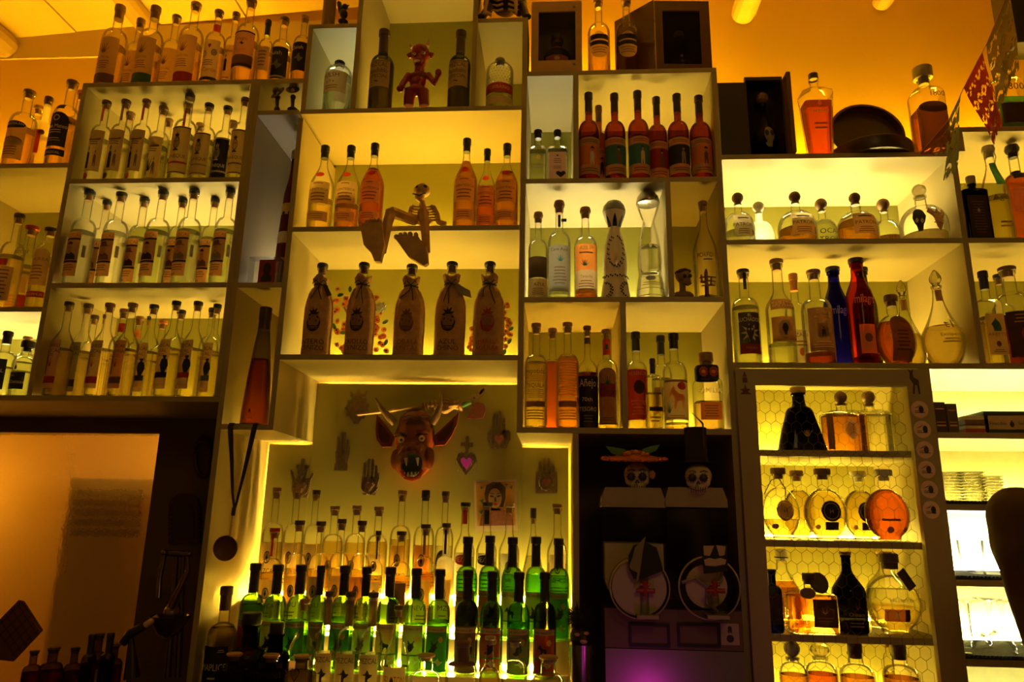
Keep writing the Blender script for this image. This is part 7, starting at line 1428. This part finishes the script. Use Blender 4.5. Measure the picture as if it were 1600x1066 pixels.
for px, Y, lab, k_ in ((1521, .15, 'upturned stemmed glass at the back left of bottom mat', .9), (1555, .06, 'upturned stemmed glass at the front of bottom mat', 1.0), (1573, .17, 'upturned stemmed glass half hidden by the person', .9)):
    X0 = X_at(px, Y, zl[3]); o = MB().lathe([(.050, 0), (.051, .002), (.049, .018), (.036, .036), (.012, .050), (.0045, .056), (.004, .075), (.0045, .112), (.012, .124), (.034, .129), (.035, .1305), (.001, .132)], n=32, cap0=False).build('stemmed_glass', GC, None, smooth=True)
    o.location = (X0, Y, zm3); o.scale = (k_,)*3; tag(o, lab, 'glass', 'upturned stemmed glasses')

# --- person passing at the right edge, seen from behind the shoulder
Yp = -.45; f = Fig('person', 'person in a dark brown jacket passing at right, shoulder and arm in view', 'person', 1660, 1300, Yp)
JK = mat('brown_jacket', (.075, .038, .014), .85, var=.2, scale=30, bump=.2)
f.ball(1592, 808, 50, ry=55, rz=54).ball(1594, 850, 46, ry=50, rz=60).limb([(1596, 850), (1612, 930), (1632, 1010, -.03), (1640, 1060, -.06)], [43, 38, 31, 27], 16).ball(1680, 830, 95, ry=70, rz=70).ball(1690, 960, 90, ry=68, rz=150).limb([(1690, 790), (1700, 720)], [40, 34], 14).limb([(1770, 800), (1790, 950), (1770, 1080, -.05)], [46, 36, 28], 14)
f.done('jacket', JK, vox=.012, it=8)
f.ball(1641, 1082, 22, ry=17, rz=30, dy=-.07)
for j in range(4): f.limb([(1628+j*8, 1098, -.075), (1626+j*9, 1125, -.085), (1624+j*9, 1142+(3 if j in (1, 2) else -4), -.07)], [6.2, 5.8, 4.6], 8)
f.limb([(1656, 1080, -.08), (1666, 1100, -.095), (1664, 1116, -.10)], [7, 6.4, 5], 8).done('hand', mat('skin', (.40, .22, .12), .55), vox=.004, it=3)
f.ball(1702, 640, 66, ry=80, rz=82).ball(1696, 682, 46, ry=60, rz=46, dy=-.01).ball(1765, 650, 12, rz=20).limb([(1700, 700), (1702, 745)], [34, 36]).ball(1700, 655, 10, dy=.118, ry=14, rz=14).ball(1640, 650, 10, rz=18).done('head', mat('skin'), vox=.008, it=4)
f.ball(1704, 622, 71, ry=84, rz=72, dy=-.006).done('hair', mat('dark_hair', (.02, .012, .008), .7, var=.4, scale=90), vox=.009, it=2)

# --- patterned window at lower left with a lit shaft behind it
PEB = bpy.data.materials.new('pebbled_glass'); PEB.use_nodes = True; nt = PEB.node_tree; n = nt.nodes; L = nt.links
n.remove(n['Principled BSDF']); gl_ = n.new('ShaderNodeBsdfRefraction'); gl_.inputs['IOR'].default_value = 1.28; gl_.inputs['Roughness'].default_value = .03; gl_.inputs['Color'].default_value = (.95, .9, .8, 1)
tc = n.new('ShaderNodeTexCoord'); vo = n.new('ShaderNodeTexVoronoi'); vo.inputs['Scale'].default_value = 125; bp = n.new('ShaderNodeBump'); bp.inputs['Strength'].default_value = .5; bp.inputs['Distance'].default_value = .0016
L.new(tc.outputs['Object'], vo.inputs['Vector']); L.new(vo.outputs['Distance'], bp.inputs['Height']); L.new(bp.outputs[0], gl_.inputs['Normal'])
gs = n.new('ShaderNodeBsdfGlossy'); gs.inputs['Roughness'].default_value = .25; L.new(bp.outputs[0], gs.inputs['Normal']); ts = n.new('ShaderNodeBsdfTranslucent'); ts.inputs['Color'].default_value = (.9, .75, .5, 1); bp2 = n.new('ShaderNodeBump'); bp2.inputs['Strength'].default_value = 1.0; bp2.inputs['Distance'].default_value = .006; L.new(vo.outputs['Distance'], bp2.inputs['Height']); L.new(bp2.outputs[0], ts.inputs['Normal'])
m1 = n.new('ShaderNodeMixShader'); m1.inputs[0].default_value = .06; L.new(gl_.outputs[0], m1.inputs[1]); L.new(gs.outputs[0], m1.inputs[2])
m2 = n.new('ShaderNodeMixShader'); m2.inputs[0].default_value = .2; L.new(m1.outputs[0], m2.inputs[1]); L.new(ts.outputs[0], m2.inputs[2]); L.new(m2.outputs[0], n['Material Output'].inputs[0])
wn = root('window_1', ((wx0+wr)/2, WY, wz0), None, None, kind='structure')
MB().box((wx0+.002, WY+.02, wz0+.002), (wr-.002, WY+.025, wz1-.002)).build('pane', PEB, wn)
# dark panelling round the window, flush below the shelves
mb = MB().box((wr, WY-.012, .8), (xC-T-.001, WY-.001, zD_-T-.001)).box((XWL, WY-.012, wz1), (wr, WY-.001, zD_-T-.001)); struct('trim_7', mb, DARKP)
MB().box((wx0-.02, WY+.02, wz0-.02), (wx0, WY+.03, wz1)).build('window_frame', DARKP, wn)
SHW = mat('shaft_plaster', (.72, .48, .16), .85, var=.12, scale=4); YS = WY+.55
struct('wall_shaft', MB().box((-3.6, YS, .4), (-.9, YS+.05, 2.6)).box((-.95, WY+.081, .4), (-.9, YS, 2.6)).box((-3.6, WY+.081, .4), (-3.55, YS, 2.6)).box((-3.55, WY+.081, 2.3), (-.95, YS, 2.35)).box((-3.55, WY+.081, .4), (-.95, YS, .45)), SHW)
vb = root('vent_cabinet', at(165, 1000, YS-.2), 'pale cabinet with dark louvres seen through patterned glass', 'vent')
va, vz = at(104, 800, WY+.16), at(150, 748, WY+.16).z; vx1 = at(262, 800, WY+.16).x
VM = mat('ivory_cabinet', (.62, .46, .22), .6, var=.06)
MB().box((va.x, WY+.16, .6), (vx1, WY+.40, vz)).build('body', VM, vb)
for j in range(5):
    y = 770+j*15.5; p, q_ = at(120-j*1.6, y+5, WY+.158), at(224-j*1.6, y-3.5, WY+.158)
    MB().box((p.x, WY+.150, p.z), (q_.x, WY+.1595, q_.z)).build('louvre', mat('louvre_dark', (.015, .01, .006), .6), vb)
hs_ = MB().tube([at(108, 682, WY+.3), at(111, 705, WY+.25), at(113, 745, WY+.17), at(107, 830, WY+.15), at(96, 900, WY+.15)], .004, 8).build('white_hose', mat('hose_white', (.8, .65, .4), .4), None, smooth=True); tag(hs_, 'thin pale hose behind the patterned glass', 'hose')
sl = bpy.data.lights.new('shaft_lamp', 'POINT'); sl.energy = 3.2; sl.color = (1, .58, .07); sl.shadow_soft_size = .06; o = bpy.data.objects.new('shaft_lamp', sl); COL.objects.link(o); o.location = at(300, 725, WY+.36)
sl = bpy.data.lights.new('shaft_lamp_far', 'POINT'); sl.energy = 5; sl.color = (1, .56, .05); sl.shadow_soft_size = .1; o = bpy.data.objects.new('shaft_lamp_far', sl); COL.objects.link(o); o.location = at(-120, 760, WY+.30)

# --- dark things on the counter at lower left
YP = WY-.014
f = Fig('arched_ornament', 'dark red arched tin frame hanging beside the window', 'ornament', 288, 810, YP-.004); DR = mat('dark_red_tin', (.07, .018, .010), .4, .3, var=.5, scale=90)
arch = lambda x0, x1, y0, y1: [(x0, y1), (x0, y0+20)]+[((x0+x1)/2-(x1-x0)/2*math.cos(t), y0+20-20*math.sin(t)) for t in np.linspace(.2, math.pi-.2, 7)]+[(x1, y0+20), (x1, y1)]
f.poly(arch(264, 313, 771, 850), -.003, .003).done('frame', DR, smooth=False); f.poly(arch(273, 304, 786, 842), -.006, -.0031).done('inner_panel', mat('dark_inner', (.03, .012, .008), .4), smooth=False)
for j in range(9): f.ball(267+.5*(j % 2), 846-j*7, 2, dy=-.005).ball(310-.5*(j % 2), 846-j*7, 2, dy=-.005)
f.done('beads', DR)
f = Fig('round_ornament', 'small dark round wreath on the panel beside the column', 'ornament', 317, 715, YP-.012)
f.limb([(317+12*math.cos(t), 714+30*math.sin(t), 0) for t in np.linspace(0, 2*math.pi, 20)], 3.5, 8).done('ring', DR); f.ball(316, 690, 7, rz=4).done('bow', mat('dusty_bow', (.12, .05, .03), .8))
f = Fig('citrus_press', 'dark chrome lever citrus press beside the window', 'citrus press', 272, 1040, .10, z=.9905); CH = mat('dark_chrome', (.16, .12, .09), .22, .9, var=.3); RDG = mat('red_grip', (.07, .012, .008), .4)
f.limb([(262, 1060), (270, 960), (276, 870)], [5, 4.5, 4], 10).limb([(278, 1060), (283, 960), (287, 870)], [5, 4.5, 4], 10).done('post', CH)
f.limb([(254, 864), (296, 866)], 5.5, 12).done('yoke', CH); f.limb([(258, 862, -.01), (250, 905, -.02), (248, 935, -.03)], [4, 3.5, 4]).done('lever', CH); f.limb([(293, 868, -.01), (294, 892, -.02), (266, 950, -.05)], [4, 4, 6]).done('lever', RDG)
for a in ((257, 864), (296, 866), (252, 890), (293, 891)): f.ball(*a, 5.5, dy=-.012, rz=5).done('bolt', CH)
M = Matrix.Translation(f.p(266, 962, -.02)); MB().lathe([(.012, -.06), (.03, -.045), (.052, -.01), (.056, 0), (.050, 0), (.03, -.035)], n=26, M=M).build('bowl', CH, f.r, smooth=True); MB().ball(f.p(268, 958, -.02), (.022, .022, .026), 14, 8).build('cone', mat('dull_steel', (.35, .26, .18), .3, .8), f.r, smooth=True)
f = Fig('hand_juicer', 'dark hand juicer with a pale handle end leaning on counter', 'juicer', 210, 1010, .02)
f.limb([(192, 1006), (204, 990), (226, 978, .01)], [6, 8, 6], 12).done('body', mat('black_enamel', (.02, .015, .012), .25)); f.limb([(226, 978, .01), (247, 964, .02)], [5, 4.5], 12).done('handle_end', mat('pale_handle', (.62, .42, .2), .4)); f.limb([(205, 992), (206, 1060)], [3, 12], 10).done('rest', mat('black_enamel'))
mc = root('menu_card', at(30, 990, -.06), 'dark red menu card with diamond lattice pattern at lower left', 'menu'); 
def pl(name, polys, m, y0, y1):
    mb = MB()
    for poly in polys: mb.prism([((v := at(a, b, y0)).x, v.z) for a, b in poly], y0, y1)
    return mb.build(name, m, mc)
cv = pl('cover', [[(-14, 982), (29, 938), (63, 988), (20, 1034), (-14, 1030)]], mat('oxblood_card', (.13, .035, .015), .5, var=.2), -.06, -.055)
pl('back_cover', [[(29, 938), (36, 940), (65, 985), (63, 988)]], mat('oxblood_card'), -.052, -.046)
for j in range(5):
    t = j/5+.1; a, b = (-14+43*t, 982-44*t), (-14+43*t+33, 982-44*t+50); pl('lattice_line', [[a, (a[0]+1, a[1]-1), (b[0]+1, b[1]-1), b]], mat('lattice_ink', (.05, .012, .008), .5), -.0606, -.06)
    a, b = (-14+34*t, 982+50*t-2), (29+34*t, 938+50*t); pl('lattice_line', [[a, (a[0]+1, a[1]+1), (b[0]+1, b[1]+1), b]], mat('lattice_ink'), -.0606, -.06)
row([(40, 1018, 26, 'small dark bottle with pale cap', dict(H=.14)), (70, 1008.6, 34, 'dark round-shouldered bottle', dict(H=.15)), (104, 1010, 26, 'small dark bottle with dark cap', dict(H=.15, cap=C_('blk'))), (128, 978, 22, 'thin bottle with square black cap', dict(H=.185, cap=S_('blk', .3))), (141, 982, 26, 'amber bottle with light label', dict(H=.18, cap=C_('dkb'), items=[R_(-.9, .9, .15, .5, 'tan')])), (157, 971.6, 22, 'tall thin bottle with black cap', dict(H=.19, cap=S_('blk', .3))), (168, 1012, 30, 'stubby dark bottle', dict(H=.145))],
    .9908, .03, 'among dark counter bottles', 'dark small bottles at lower left', ty='squat', gl='smk', liq='d', lev=.6, cap=C_('dcork'))
f = Fig('wooden_bowl', 'shallow wooden bowl at the lower left corner', 'bowl', 8, 1050, -.10, z=.9905); MB().lathe([(.02, 0), (.03, .004), (.05, .04), (.047, .042), (.03, .01), (.001, .008)], c=(f.r.location.x, -.10, .9912), n=28).build('body', mat('bowl_wood', (.22, .11, .04), .5), f.r, smooth=True)
